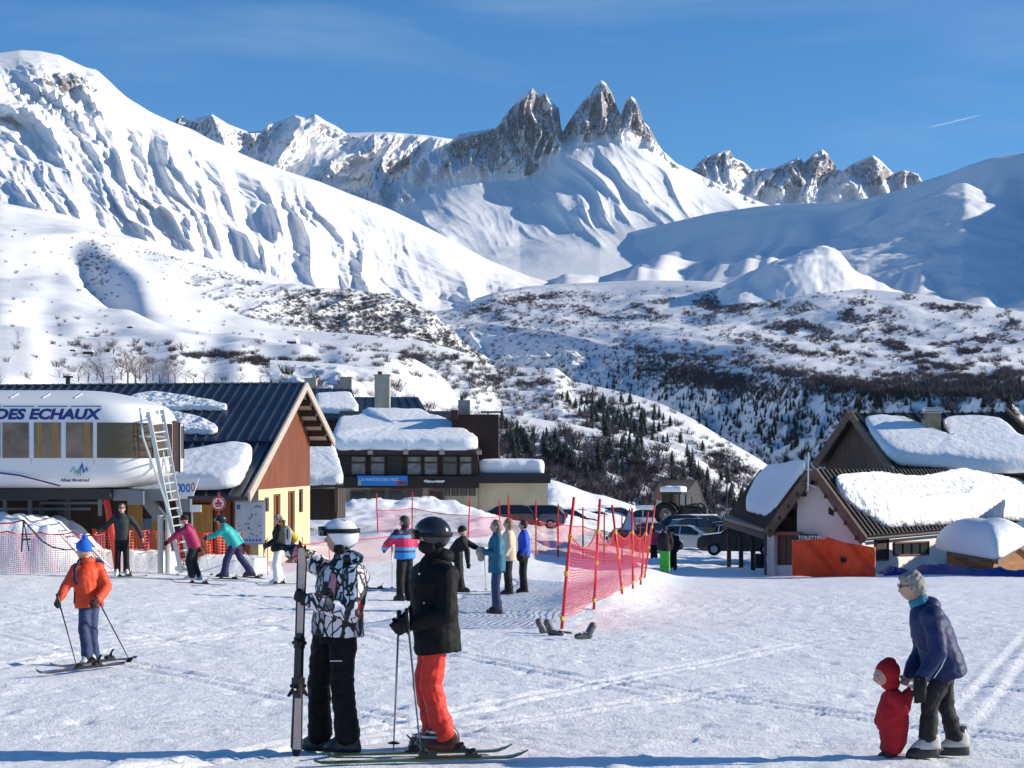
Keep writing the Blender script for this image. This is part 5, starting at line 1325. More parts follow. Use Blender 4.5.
# door in the sunlit end, standing open
MB().box(x1-.45,x1+.014,y0+1.75,y0+2.45,z0+.45,wz1+.05).build('doorway_shade_fill', m_darkin, root)  # near-black box painted in for the shade inside the open doorway
d_ = MB().box(x1+.02,x1+.055,y0+2.5,y0+2.85,z0+.45,wz1+.02).build('door', m_shell, root)
MB().box(x1+.056,x1+.06,y0+2.56,y0+2.8,wz0,wz1-.03).build('pane', m_glass, d_)
fr = MB(); 
for yy in (y0+1.72,y0+2.48): fr.box(x1+.0,x1+.05,yy-.03,yy+.03,z0+.42,wz1+.08)
fr.box(x1,x1+.05,y0+1.75,y0+2.45,wz1+.052,wz1+.10); fr.build('door_frame', mat('brown_frame',(.12,.05,.04),.5), root)
# lettering and the blue hill emblem
p = S(0,425.2); wz = S(0,408.5).z
zt_ = S(0,418.9).z; cap = S(0,409.0).z-zt_
tl_ = text('lettering', 'TELESIEGE DES ECHAUX', (S(98,0).x, y0+.003, zt_), (1,0,0), (0,-.0,1), cap, m_navy, root, .03, .22, .016, 'RIGHT')
for v_ in tl_.data.vertices: v_.co.x = (S(98,0).x-root.location.x)+(v_.co.x-(S(98,0).x-root.location.x))*1.22
# scale the line so DES ECHAUX spans the photographed width
xs = [v.co.x for v in tl_.data.vertices]; 
ys_ = S(0,0,0).y
text('lettering', 'Albiez Montrond', (S(60.5,0).x, y0-.001, S(0,481.5).z), (1,0,0), (0,0,1), .075, m_navy, root, .008, .15, .004)
for k_, (u, v0, w_, h_, c_) in enumerate(((72.5,472,4.5,6.5,(.35,.55,.50)),(76,473.5,4,4,(.20,.55,.22)),(81,473,4.8,11,(.03,.14,.45)),(78.5,475.5,3.6,8,(.20,.45,.40)),(86,471.5,3.0,5,(.03,.14,.45)))):
    a = S(u,v0); s_ = .0259; y_ = y0-.004-.003*k_
    MB().prism([(a.x-w_*s_*.7,y_,a.z),(a.x-w_*s_*.2,y_,a.z),(a.x+w_*.15*s_,y_,a.z+h_*s_*.55),(a.x+w_*.45*s_,y_,a.z-.01),(a.x+w_*.75*s_,y_,a.z+.02),(a.x+w_*.25*s_,y_,a.z+h_*s_)], (0,-.002,0)).build('emblem', mat('emblem_%d' % k_, c_, .5), root)
mb = MB()
for u0, u1 in ((-60,-34),(-28,1),(3,34),(38,67),(71,101)): a, b = S(u0,406.3), S(u1,406.3); mb.box(a.x,b.x,y0+.006,y0+.014+.02,a.z-.012,a.z+.012)
mb.build('trim_line', m_navy, root)
mb = MB()
for u in (-20,12,44,76):   # roof seams
    a = S(u,396,.45); mb.bar(V3((a.x,y0+.30,z0+hgt*.908)), V3((a.x+.14,y0+.55,z0+hgt*.955)), .035, .03)
for u in (-30,31,94): a = S(u,0); mb.box(a.x-.008,a.x+.008,y0-.006,y0-.001,z0+hgt*.25,wz0)
mb.build('seam', mat('seam_grey',(.5,.5,.52),.4), root)
mb = MB(); a = [S(u,v,-.03) for u, v in ((-40,474),(0,473),(20,475.5),(40,480.5),(60,485.8))]; mb.tube(a, .022, 6); mb.build('swoosh', m_navy, root)
# machinery and frame below
mb = MB(); mb.box(x0+.3,S(104,0).x,y0+.6,y1-.6,z0-.28,z0-.01); mb.build('chassis', mat('dark_steel',(.03,.03,.034),.6), root)
mb = MB(); mb.box(S(104,0).x+.02,S(166,0).x,y0+.9,y1-1.0,z0-.32,z0-.02); mb.box(S(122,0).x,S(138,0).x,y0+.6,y0+.85,z0-.42,z0-.06); mb.build('beam', mat('galvanised',(.22,.23,.25),.5,metal=.5), root)
mb = MB(); mb.bar(S(141,492,1.4), S(163,520,1.4), .34, .3); mb.build('strut', mat('galvanised',(.22,.23,.25),.5,metal=.5), root)
mb = MB()
for u in (160.5,168): a = S(u,515,.8); mb.tube([a, V3((a.x,a.y,GZ(a.x,a.y)-.1))], .075, 8)
mb.build('support_post', mat('light_steel',(.5,.49,.46),.5), root)
mb = MB(); a = S(55,500,3.0); mb.tube([V3((a.x,a.y,z0-.2)), V3((a.x,a.y,GZ(a.x,a.y)-.2))], .42, 14); mb.build('column', mat('dark_steel',(.03,.03,.034),.6), root)
mb = MB()
for v, u0, u1 in ((499,-30,48),(495,-30,20),(503,40,104),(509,-20,90)): a, b = S(u0,v,1.5+v*.002), S(u1,v,1.5+v*.002); mb.bar(a, b, .10, .07)
for u in (5,30,100): a = S(u,488,1.7); mb.bar(a, a-UP*.75, .09)
mb.build('rail', mat('galvanised',(.22,.23,.25),.5,metal=.5), root)
mb = MB(); a = S(105.5,492,1.3); b = S(120,585,.0); mb.tube([S(105,490,1.0), S(117,567,1.0)], .085, 8); mb.build('red_post', mat('red_paint',(.55,.03,.02),.45), root)
# ladder with its handrails, leaning on the door sill
lad = MB(); tp = (V3((x1+.15,y0+1.6,S(0,437).z)), V3((x1-.05,y0+2.5,S(0,437).z)))
m_alu = mat('aluminium', (.62,.62,.60), .35, metal=.4)
bt_ = (S(181,573,-.2), S(190,571,.5))
tp = (S(148,412,-.1), S(162,410,.5))
for a, b in zip(tp, bt_): lad.bar(a, b, .07, .10)
for i in range(19): t = (i+.5)/19; lad.bar(tp[0].lerp(bt_[0],t), tp[1].lerp(bt_[1],t), .035, .035)
lad.build('ladder', m_alu, root)
mb = MB(); mb.tube([S(140,408,.0), S(143,437,-.2), S(172,520,-.5)], .03, 6); mb.tube([S(139,436,-.1), S(165,437,.2)], .03, 6); mb.tube([S(158,410,.9), S(160,437,.9), S(172,500,.8)], .03, 6); mb.build('handrail', m_alu, root)
# board with blue marks
bd = MB(); a, b, c, d = S(176,481,1.2), S(199,478.5,1.2), S(193,496,1.2), S(177,497,1.2); bd.prism([a,b,c,d], (0,.05,0)); o = bd.build('sign_board', m_white, root)
mk = MB()
for u in (178.5,183,188.2):
    c_ = S(u,488,1.19); mk.rings([[c_+V3((math.cos(t)*rx,0,math.sin(t)*rz)) for t in [2*math.pi*j/16 for j in range(16)]] for rx, rz in ((.062,.12),(.03,.07))], cap=False)
mk.build('mark', mat('blue_print',(.03,.12,.5),.5), o)
c_ = S(193,487,1.19); mk = MB(); mk.rings([[c_+V3((math.cos(t)*rx,0,math.sin(t)*rz)) for t in [2*math.pi*j/16 for j in range(16)]] for rx, rz in ((.05,.12),(.03,.085))], cap=False); mk.build('mark', mat('red_print2',(.55,.05,.04),.5), o)
mk = MB(); a, b = S(176,499,1.4), S(190,512,1.4); mk.box(a.x,b.x,a.y,a.y+.3,b.z,a.z); mk.build('counter_box', mat('galvanised',(.22,.23,.25),.5,metal=.5), root)
MB().box(S(190,0,1.6).x,S(201,0,1.6).x,SY+1.6,SY+1.65,S(0,512,1.6).z,S(0,505,1.6).z).build('small_sign', m_white, root)
mb = MB(); a = S(192,512,1.62); mb.bar(a, V3((a.x,a.y,GZ(a.x,a.y))), .04); mb.build('sign_post', m_alu, root)

# round prohibition sign on its pole
root = empty('road_sign', P(219,575,50), label='round white sign with a red mark on a pole before the lodge', cat='sign')
c_ = P(218.5,503.5,50)
MB().lathe(c_, (0,-1,0), [(.001,-.01),(.21,-.01),(.21,.01),(.001,.01)], 24).build('disc', m_white, root)
rg = MB(); rg.rings([[c_+V3((math.cos(t)*r,-.014-dy,math.sin(t)*r)) for t in [2*math.pi*j/24 for j in range(24)]] for r, dy in ((.205,0),(.205,.004),(.165,.004),(.165,0))], cap=False)
rg.build('rim', mat('red_paint',(.55,.03,.02),.45), root)
MB().box(c_.x-.10,c_.x+.10,c_.y-.022,c_.y-.015,c_.z-.035,c_.z+.035).box(c_.x-.03,c_.x+.03,c_.y-.022,c_.y-.015,c_.z+.04,c_.z+.12).box(c_.x-.09,c_.x+.09,c_.y-.022,c_.y-.015,c_.z-.10,c_.z-.055).build('mark', mat('red_paint',(.55,.03,.02),.45), root)
MB().tube([c_+V3((0,.03,.28)), V3((c_.x,c_.y+.03,GZ(c_.x,c_.y)))], .025, 8).build('pole', mat('red_paint',(.55,.03,.02),.45), root)

# piste map board
root = empty('map_board', P(249,575,50.5), label='large pale piste map board beside the cream wall of the lodge', cat='board')
a, b = P(235.5,543,50.5), P(264,502,50.5)
o = MB().box(a.x,b.x,a.y,a.y+.05,a.z,b.z).build('panel', mat('map_paper',(.42,.47,.53),.5,noise=.12,nscale=3), root)
mb = MB(); rs = np.random.RandomState(8)
for i in range(26):
    x = rs.uniform(a.x+.08,b.x-.08); z = rs.uniform(a.z+.18,b.z-.1); mb.box(x-.02,x+rs.uniform(.0,.05),a.y-.012,a.y-.002,z-.012,z+.015)
mb.build('pictogram', mat('ink',(.06,.06,.10),.6), o)
mb = MB()
for i in range(7):
    x = a.x+.1+i*.1; mb.box(x,x+.06,a.y-.012,a.y-.002,a.z+.04,a.z+.12)
mb.box(a.x+.04,a.x+.14,a.y-.012,a.y-.002,b.z-.22,b.z-.08); mb.build('pictogram', mat('blue_print',(.03,.12,.5),.5), o)
fr = MB()
for x in (a.x,b.x): fr.box(x-.03,x+.03,a.y+.052,a.y+.10,GZ(x,50.5)-.1,b.z+.03)
fr.box(a.x-.03,b.x+.03,a.y-.01,a.y+.048,b.z+.003,b.z+.05).box(a.x-.03,b.x+.03,a.y-.01,a.y+.048,a.z-.05,a.z-.003); fr.build('frame', mat('grey_frame',(.25,.25,.27),.5), root)

# snow heap under the station
def heap(nm, pts, lab):
    pass
# ---------------------------------------------------------------- nets, poles, banner, tarpaulin
def net_mat(name, col, cell, th, col_wt=1.0):
    """plastic netting: holes cut by the pattern of the mesh itself"""
    m = bpy.data.materials.new(name); m.use_nodes = True; n = m.node_tree.nodes; l = m.node_tree.links; b = n['Principled BSDF']
    b.inputs['Base Color'].default_value = (*col, 1); b.inputs['Roughness'].default_value = .6
    res = []
    for at in ('nu','nv'):
        a = n.new('ShaderNodeAttribute'); a.attribute_name = at
        d = n.new('ShaderNodeMath'); d.operation = 'DIVIDE'; d.inputs[1].default_value = cell; l.new(a.outputs['Fac'], d.inputs[0])
        f_ = n.new('ShaderNodeMath'); f_.operation = 'FRACT'; l.new(d.outputs[0], f_.inputs[0])
        c = n.new('ShaderNodeMath'); c.operation = 'LESS_THAN'; c.inputs[1].default_value = th; l.new(f_.outputs[0], c.inputs[0]); res.append(c)
    mx = n.new('ShaderNodeMath'); mx.operation = 'MAXIMUM'; l.new(res[0].outputs[0], mx.inputs[0]); l.new(res[1].outputs[0], mx.inputs[1])
    l.new(mx.outputs[0], b.inputs['Alpha']); return m
m_net_red = net_mat('red_netting', (.50,.010,.025), .055, .25)
m_net_pink = net_mat('shade_tinted_netting', (.42,.07,.15), .05, .18)  # pink made denser and more purple, darkening the heap behind like shade
m_net_or = net_mat('orange_netting', (.65,.07,.03), .085, .22)
m_net_faint = net_mat('thin_pale_netting', (.60,.15,.17), .06, .07)
m_pole_red = mat('red_pole', (.62,.02,.02), .4)
m_clip = mat('yellow_clip', (.65,.42,.06), .5)
def sheet(name, fn, nu_, nv_, m, parent, Lu, Lv):
    t = np.linspace(0,1,nu_); s = np.linspace(0,1,nv_); co = np.array([[list(fn(a,b)) for a in t] for b in s])
    M = wmat(parent).inverted(); Mi = np.array(M); co = co @ Mi[:3,:3].T+Mi[:3,3]
    A_, B_ = np.meshgrid(t*Lu, s*Lv)
    o = grid_mesh(name, co[...,0], co[...,1], co[...,2], m, kind=None, attrs={'nu': A_+.003*np.sin(B_*9), 'nv': B_+.02*np.sin(A_*2.3)})
    o.parent = parent; return o
# main safety fence, centre right: poles given by foot pixel, distance, top pixel
poles = [(561,617,28.5,574,497),(593.5,604,33,600,499),(623,590,37,612,505),(633,583,40.5,632,508),(640,579,44,648,512),(644,577,49,655,505)]
froot = empty('safety_fence', P(600,600,34), label='red safety net on leaning red poles along the snow bank, centre right', cat='fence')
feet = []; tops = []
for k, (uf, vf, y_, ut, vt) in enumerate(poles):
    x = (uf-512)/F*y_; g = V3((x, y_, GZ(x, y_))); t = P(ut, vt, y_); feet.append(g); tops.append(t)
    o = MB().tube([g-UP*.15, g.lerp(t,.5), t], [.028,.027,.024], 8).build('pole', m_pole_red, froot, smooth=True)
    for q in (.08,.42,.70): c_ = g.lerp(t,q); MB().tube([c_-UP*.04, c_+UP*.04], .040, 8).build('clip', m_clip, o)
for k in range(len(poles)-1):
    a0, a1 = feet[k], feet[k+1]; b0, b1 = tops[k], tops[k+1]
    def fn(t, s, a0=a0, a1=a1, b0=b0, b1=b1, k=k):
        lo = a0.lerp(b0,.07).lerp(a1.lerp(b1,.07), t); hi = a0.lerp(b0,.70).lerp(a1.lerp(b1,.70), t)
        sag = 4*t*(1-t)*(.26 if k < 2 else .16)
        hi = hi-UP*sag; lo = lo-UP*sag*.12
        p = lo.lerp(hi, s); p.y += .05*math.sin(t*9+s*5+k); p.x += .03*math.sin(s*7+t*4); return p
    L_ = (a1-a0).length
    sheet('net', fn, 24, 14, m_net_red, froot, L_*1.15, 1.35)
    MB().tube([fn(t/12,1)+UP*.01 for t in range(13)], .014, 5).build('rope', m_pole_red, froot)

def net_run(lab, pts, hgt, m, group=None, polew=.025, top_extra=.5, poles_=True, sag=.06, name='safety_fence'):
    """straight run of netting between poles; pts = (u, distance)"""
    root = empty(name, G(pts[0][0], pts[0][1]), label=lab, cat='fence', group=group)
    base = [G(u, y_) for u, y_ in pts]; rs = random.Random(len(lab))
    tops_ = []
    for b_ in base:
        t = b_+V3((rs.uniform(-.08,.08), 0, hgt+top_extra)); tops_.append(t)
        if poles_: MB().tube([b_-UP*.2, t], polew, 6).build('pole', m_pole_red, root)
    for k in range(len(base)-1):
        a0, a1 = base[k], base[k+1]
        def fn(t, s, a0=a0, a1=a1): p = a0.lerp(a1,t)+UP*(.05+hgt*s-sag*4*t*(1-t)*s); p.y += .06*math.sin(t*11+s*3); g = GZ(p.x,p.y)+.03+hgt*s*.6; p.z = max(p.z, g); return p
        sheet('net', fn, 20, 8, m, root, (a1-a0).length, hgt)
        MB().tube([fn(t/8,1) for t in range(9)], .018, 5).build('rope', m_pole_red, root)
    return root
net_run('faded pinkish net in front of the shaded snow heap under the lift station', [(-40,41),(8,41),(40,41.2),(72,41.4),(104,41.6)], 1.0, m_net_pink, top_extra=.05, poles_=False)
net_run('orange net behind the magenta and teal skiers, in front of the lodge doors', [(92,46.5),(120,46.5),(150,46.8),(180,47),(212,47.4),(240,47.8)], 1.0, m_net_or, top_extra=.04)
net_run('pale red net and thin poles across the snow left of the multicoloured jacket', [(268,46),(300,48),(330,52),(392,56),(430,58)], .75, m_net_faint, top_extra=.25, polew=.014)
net_run('low red net with thin poles in front of the ploughed heaps and the hotel', [(378,74),(412,76),(468,73),(500,78),(509,83)], .95, m_net_pink, top_extra=.8, polew=.03)
net_run('dark red net running behind the man in royal blue towards the parked cars', [(509,70),(536,69),(558,69.5),(583,72),(604,73),(622,76),(640,80)], 1.35, m_net_red, top_extra=.85, polew=.035)
# wooden stakes and hose by the shaded snow heap
root = empty('hose_stand', G(24,40.6), label='black tripod of stakes holding a sagging hose before the shaded snow heap', cat='stand')
c_ = P(23.5,520,40.6); mb = MB(); mb.tube([c_, P(21.5,552,40.4)], .018, 6); mb.tube([c_, P(29,551,40.8)], .015, 6); mb.tube([P(21.5,540,40.5), P(31,539,40.5)], .02, 6); mb.build('stake', m_blackp, root)
MB().tube([c_, P(32,530,40.6), P(42,541,40.6), P(52,547,40.6), P(66,550,40.6), P(74,549,40.6)], .018, 6).build('hose', m_blackp, root)
MB().tube([P(-30,522,40.7), P(0,523.5,40.6), P(12,523,40.6), c_], .02, 6).build('rope', m_pole_red, root)
# shaded snow heap under the station
root = empty('snow_heap', G(60,45.5), label='rounded heap of shaded snow under the lift station behind the pinkish net', cat='snow heap')
th = np.linspace(0,1,80); rr_ = np.linspace(0,1,40)
a, b = P(-70,560,43.2), P(105,560,43.2)
X_, Y_ = np.meshgrid(np.linspace(a.x,b.x,90), np.linspace(42.3,47.5,34))
hz = 1.35*sm(0,.16,(X_-a.x)/(b.x-a.x))*sm(1,.62,(X_-a.x)/(b.x-a.x))*sm(42.3,43.6,Y_)*sm(47.5,46,Y_)*(1+.18*fbm(X_/.8,Y_/.8,4,3)+.16*fbm(X_/2.3,Y_/2,2,6))
Z_ = ground(X_,Y_)-.05+hz; L0 = root.location
o = grid_mesh('snow', X_-L0.x, Y_-L0.y, Z_-L0.z, MATS['packed_snow'], kind=None); o.parent = root
for u0, u1, y_, h_, s_, lab in ((92,172,45.6,.42,1,'low snow ledge under the red post and the ladder'),(196,262,46.6,.36,2,'low snow ledge at the foot of the map board')):
    root = empty('snow_bank', G((u0+u1)/2,y_), label=lab, cat='snow bank'); L0 = root.location
    a, b = G(u0,y_), G(u1,y_); X_, Y_ = np.meshgrid(np.linspace(a.x,b.x,60), np.linspace(y_-.6,y_+2.2,24)); q = (X_-a.x)/(b.x-a.x)
    Z_ = ground(X_,Y_)-.06+(h_+.1)*sm(0,.08,q)*sm(1,.92,q)*sm(y_-.6,y_-.25,Y_)*sm(y_+2.2,y_+1.6,Y_)*(1+.2*fbm(X_/.4,Y_/.4,3,s_))
    o = grid_mesh('snow', X_-L0.x, Y_-L0.y, Z_-L0.z, MATS['packed_snow'], kind=None); o.parent = root

# orange banner in front of the toilet chalet
root = empty('banner_fence', G(833,60.5), label='wrinkled orange banner with a black emblem stretched before the white gable', cat='banner')
m_or = mat('orange_canvas', (.74,.06,.010), .65, noise=.12, nscale=2)
pu = [792.5, 815, 829, 845, 875]; pt = [541, 539.5, 537.5, 542.5, 547.5]; pb = [575.5,577,577.5,578,578.5]
yb = lambda u: 61.2-(u-792)/82*1.6
def fn(t, s):
    u = 792.5+82.5*t; p0 = P(u, np.interp(u,pu,pb), yb(u)); p1 = P(u, np.interp(u,pu,pt), yb(u)); p = p0.lerp(p1, s)
    p.y += .11*math.sin(t*14+s*2.5)*math.sin(s*3.1)+.05*math.sin(t*23+s*9)+.03*math.sin(t*31-s*6)+.10*math.exp(-((t-.42)/.05)**2)*s; return p
o = sheet('canvas', fn, 90, 24, m_or, root, 3, 1.3)
sd_ = o.modifiers.new('t','SOLIDIFY'); sd_.thickness = .01
em = MB(); c_ = P(843.5,560,yb(843.5)-.14); rs = random.Random(3)
for k in range(9):
    an = k*2*math.pi/9+.2; L_ = .16+.07*(k % 3 == 0); d = V3((math.cos(an),0,math.sin(an)*.8)); s_ = V3((-d.z,0,d.x))*.035
    em.prism([c_+s_, c_-s_, c_+d*L_*.6-s_*.9, c_+d*L_, c_+d*L_*.6+s_*.6], (0,.008,0))
em.lathe(c_, (0,-1,0), [(.001,0),(.085,0),(.085,.012),(.001,.012)], 12); em.build('emblem', m_black, root)
for u, nm in ((792.5,'a'),(829,'b'),(875,'c')):
    a = P(u, np.interp(u,pu,pt)-1, yb(u)+.2); MB().tube([V3((a.x,a.y,GZ(a.x,a.y)-.1)), a], .022, 6).build('stake', mat('pale_stake',(.5,.35,.22),.6), root)

# blue tarpaulin mattresses along the piste edge
root = empty('tarpaulin', G(960,57), label='crumpled dark blue tarpaulin padding lying along the foot of the snow-domed hut', cat='tarpaulin')
mb = MB(); prf = [(880,579,572,62.5),(890,579,565,62.3),(901,579,567,62),(912,580,570,61.5),(925,582,564,60.5),(945,584,564,59.5),(965,586,567,58),(985,588,569,57),(1000,588,566.5,56.5),(1012,588,570,56.2),(1030,589,568,56),(1060,590,568,56)]
rg = []
uu = np.linspace(880,1060,110)
for u in uu:
    vb, vt, y_ = [np.interp(u,[p[0] for p in prf],[p[j] for p in prf]) for j in (1,2,3)]
    a = P(u,vb+1,y_); b = P(u,vt,y_+.3); h_ = b.z-a.z; r_ = []
    for j in range(14):
        q = 2*math.pi*j/14; x = a.x; w1_ = float(fbm(np.array([u/9.+j*.6]),np.array([j*.45]),3,5))*.14
        r_.append(V3((x, y_+.42*math.cos(q)*(1+w1_), a.z+h_*.5+h_*.52*math.sin(q)*(1+w1_*1.5))))
    rg.append(r_)
mb.rings(rg).build('cover', mat('blue_tarp', (.01,.035,.22), .45, noise=.35, nscale=3), root, smooth=True)
root = empty('tarpaulin_bag', G(903,61), label='small peaked blue tarpaulin bundle right of the orange banner', cat='tarpaulin')
mb = MB(); a = P(884,581,60.4); mb.cap(P(889,578,60.4), P(897,570,60.6), .22, .10); mb.cap(P(897,577,60.4), P(895,568,60.5), .30, .06); mb.cap(P(903,579,60.4), P(909,576,60.4), .22, .12); mb.solid('cover', mat('blue_tarp', (.01,.035,.22), .45), root, .03, 2, .03, .2)

# litter bin beside the wall
root = empty('litter_bin', G(759,66), label='dark round litter bin standing left of the toilet chalet corner', cat='bin')
c_ = P(759.5,568,66); MB().lathe(c_, UP, [(.001,0),(.17,0),(.19,.1),(.19,.48),(.20,.5),(.20,.54),(.17,.55),(.16,.52),(.001,.5)], 18).build('body', m_blackp, root, smooth=True)
# scroll-topped street lamps
def lamp(u, v0, v1, Y_, lab, flip=1):
    root = empty('street_lamp', P(u,v0,Y_), label=lab, cat='lamp')
    mi = mat('wrought_iron', (.02,.02,.022), .5); a, b = P(u,v0,Y_), P(u,v1,Y_); s = Y_/F
    MB().tube([a, a.lerp(b,.3), b], [.06,.045,.035], 8).build('post', mi, root)
    pts = []
    for k in range(30): q = math.pi-k/29*2.45*math.pi; r = (9.5-5.0*k/29)*s; pts.append(b+V3((9.5*s*flip+math.cos(q)*r*flip, 0, math.sin(q)*r)))
    MB().tube(pts, .025, 6).build('scroll', mi, root)
    c_ = P(u+9.5*flip, v1+8, Y_); MB().lathe(c_, UP, [(.001,.35),(.06,.32),(.28,.12),(.30,.05),(.2,0),(.001,-.04)], 14).build('lantern', mi, root, smooth=True)
    MB().ell(c_-UP*.09, (.12,0,0),(0,.12,0),(0,0,.1)).build('globe', mat('frosted_glass',(.6,.6,.55),.3), root, smooth=True)
lamp(727, 545, 466, 95, 'black street lamp with a scrolled arm, standing clear left of the toilet chalet roof', 1)
lamp(768, 545, 474, 98, 'black street lamp whose scroll just shows above the snow of the left toilet roof', 1)

# ---------------------------------------------------------------- cars
m_tyre = mat('tyre', (.015,.015,.016), .85); m_rim = mat('rim', (.35,.36,.38), .35, metal=.8); m_head = mat('headlight_glass', (.75,.77,.8), .1, spec=.8); m_tail = mat('tail_light', (.45,.01,.01), .25)
m_plate = mat('plate', (.7,.7,.68), .5); m_cglass = mat('car_glass', (.012,.015,.02), .06, spec=.9)
def car(lab, pos, hd, paint, kind='hatch', snow=0, group='cars parked below the piste'):
    root = empty('parked_car', (0,0,0), 0, label=lab, cat='car', group=group)
    root.location = pos; root.rotation_euler = (0,0,R(hd))
    Mw = wmat(root); Wd = .86
    if kind == 'hatch': body = [(-1.95,.35),(-1.98,.62),(-1.9,.92),(-1.78,1.02),(-.6,1.05),(.75,.98),(1.65,.82),(1.95,.66),(2.0,.45),(1.95,.28)]; roof = [(-1.80,1.0),(-1.55,1.42),(-1.1,1.50),(-.1,1.50),(.25,1.42),(.98,.96)]
    elif kind == 'suv': body = [(-2.1,.42),(-2.15,.75),(-2.1,1.05),(-2.0,1.16),(-.6,1.18),(.85,1.12),(1.85,1.0),(2.1,.85),(2.15,.5),(2.1,.38)]; roof = [(-2.02,1.14),(-1.85,1.66),(-1.5,1.74),(-.1,1.74),(.25,1.66),(.95,1.10)]
    else: body = [(-2.1,.35),(-2.15,.6),(-2.1,.95),(-1.9,1.03),(-.6,1.02),(.75,.97),(1.75,.82),(2.05,.66),(2.1,.42),(2.05,.28)]; roof = [(-2.0,1.0),(-1.7,1.38),(-1.2,1.46),(0,1.46),(.3,1.38),(1.05,.95)]
    def T(x,y,z): return Mw @ V3((x,y,z))
    rg = []
    for fy, sh in ((-1,.0),(-.97,.0),(-.8,.0),(0,.0),(.8,0),(.97,0),(1,0)):
        ins = .10 if abs(fy) == 1 else (.02 if abs(fy) == .97 else 0)
        xs = [p for p in body]; cx = 0; lowz = .22
        pts = [(x*(1-ins*.5), max(z-(ins*.6 if z > .9 else 0), lowz+.02)) for x, z in xs]+[(1.85,lowz),(-1.85,lowz)]
        rg.append([T(x, fy*Wd*(1.0), z) for x, z in pts])
    o = MB(); o.rings(rg); o = o.build('body', paint, root, smooth=False, bevel=.03)
    rg = []
    for fy in (-1,1):
        pass
    g = MB(); lo = [(x, -.80, z) for x, z in roof]; n_ = len(roof)
    def tum(z): return .80-.16*max(0,(z-1.0))/.5
    g.rings([[T(x, s_*tum(z)*f_, z) for x, z in roof] for s_, f_ in ((-1,1),(-1,.6),(1,.6),(1,1))])
    go = g.build('window', m_cglass, root, bevel=.01)
    tp = MB(); rz = [p for p in roof if p[1] > roof[0][1]+.32]
    tp.prism([T(x, -tum(z)*.99, z+.012) for x, z in rz]+[T(x, tum(z)*.99, z+.012) for x, z in rz[::-1]], T(0,0,.03)-T(0,0,0))
    tp.build('roof', paint, root)
    pl = MB()
    for s_ in (-1,1):
        for i0, i1 in ((0,1),(4,5)): (x0,z0_),(x1,z1_) = roof[i0], roof[i1]; pl.bar(T(x0,s_*(tum(z0_)+.005),z0_), T(x1,s_*(tum(z1_)+.005),z1_), .07, .03)
        pl.bar(T(-.55,s_*(tum(1)+.008),1.0), T(-.5,s_*(tum(1.42)+.008),roof[2][1]-.05), .07, .03)
    pl.build('pillar', paint, root)
    for sx in (-1.25,1.28):
        for sy in (-1,1):
            c_ = T(sx, sy*.80, .32); ax = (T(0,sy,0)-T(0,0,0))
            w_ = MB().lathe(c_, ax, [(.001,-.08),(.29,-.08),(.32,-.04),(.32,.05),(.29,.09),(.2,.09),(.2,.07)], 18).build('tyre', m_tyre, root)
            MB().lathe(c_, ax, [(.2,.065),(.17,.085),(.05,.075),(.001,.08)], 14).build('rim', m_rim, w_)
    fx = body[7][0]
    for sy in (-1,1):
        MB().obox(T(fx-.06,sy*.62,.70), T(.09,0,-.02)-T(0,0,0), T(0,.17,0)-T(0,0,0), T(0,0,.07)-T(0,0,0)).build('headlight', m_head, root, bevel=.02)
        MB().obox(T(body[1][0]+.05,sy*.70,.86), T(.07,0,0)-T(0,0,0), T(0,.11,0)-T(0,0,0), T(0,0,.12)-T(0,0,0)).build('tail_light', m_tail, root, bevel=.02)
        MB().obox(T(.72,sy*.93,1.0), T(.07,0,0)-T(0,0,0), T(0,.09,0)-T(0,0,0), T(0,0,.06)-T(0,0,0)).build('wing_mirror', paint, root, bevel=.02)
    MB().obox(T(fx+.04,0,.55), T(.015,0,0)-T(0,0,0), T(0,.45,0)-T(0,0,0), T(0,0,.07)-T(0,0,0)).build('grille', m_blackp, root)
    MB().obox(T(fx+.07,0,.40), T(.01,0,0)-T(0,0,0), T(0,.25,0)-T(0,0,0), T(0,0,.055)-T(0,0,0)).build('number_plate', m_plate, root)
    MB().obox(T(body[1][0]-.01,0,.62), T(.01,0,0)-T(0,0,0), T(0,.25,0)-T(0,0,0), T(0,0,.055)-T(0,0,0)).build('number_plate', m_plate, root)
    if snow:
        x0_, x1_ = rz[0][0], rz[-1][0]; zt = max(p[1] for p in roof)+.04; zt0 = T(0,0,zt)
        ol = [T(x0_,-.6,zt), T(x1_,-.6,zt), T(x1_,.6,zt), T(x0_,.6,zt)]
        snow_slab('roof_snow', ol, (0,0,1), snow, root, m_rsnow, .1, 3, res=.12)
    return root
pw = mat('white_car_paint', (.72,.73,.74), .25, coat=.5); pk = mat('black_car_paint', (.012,.013,.016), .2, coat=.6); pb_ = mat('dark_blue_car_paint', (.015,.025,.07), .22, coat=.6)
pg = mat('grey_car_paint', (.16,.17,.18), .25, coat=.5); pr_ = mat('dark_red_car_paint', (.20,.015,.02), .25, coat=.5); ps = mat('silver_car_paint', (.45,.46,.48), .28, metal=.5, coat=.4)
def cp(u, v, Y_): x = (u-512)/F*Y_; return V3((x, Y_, CZ+(HOR-v)/F*Y_))
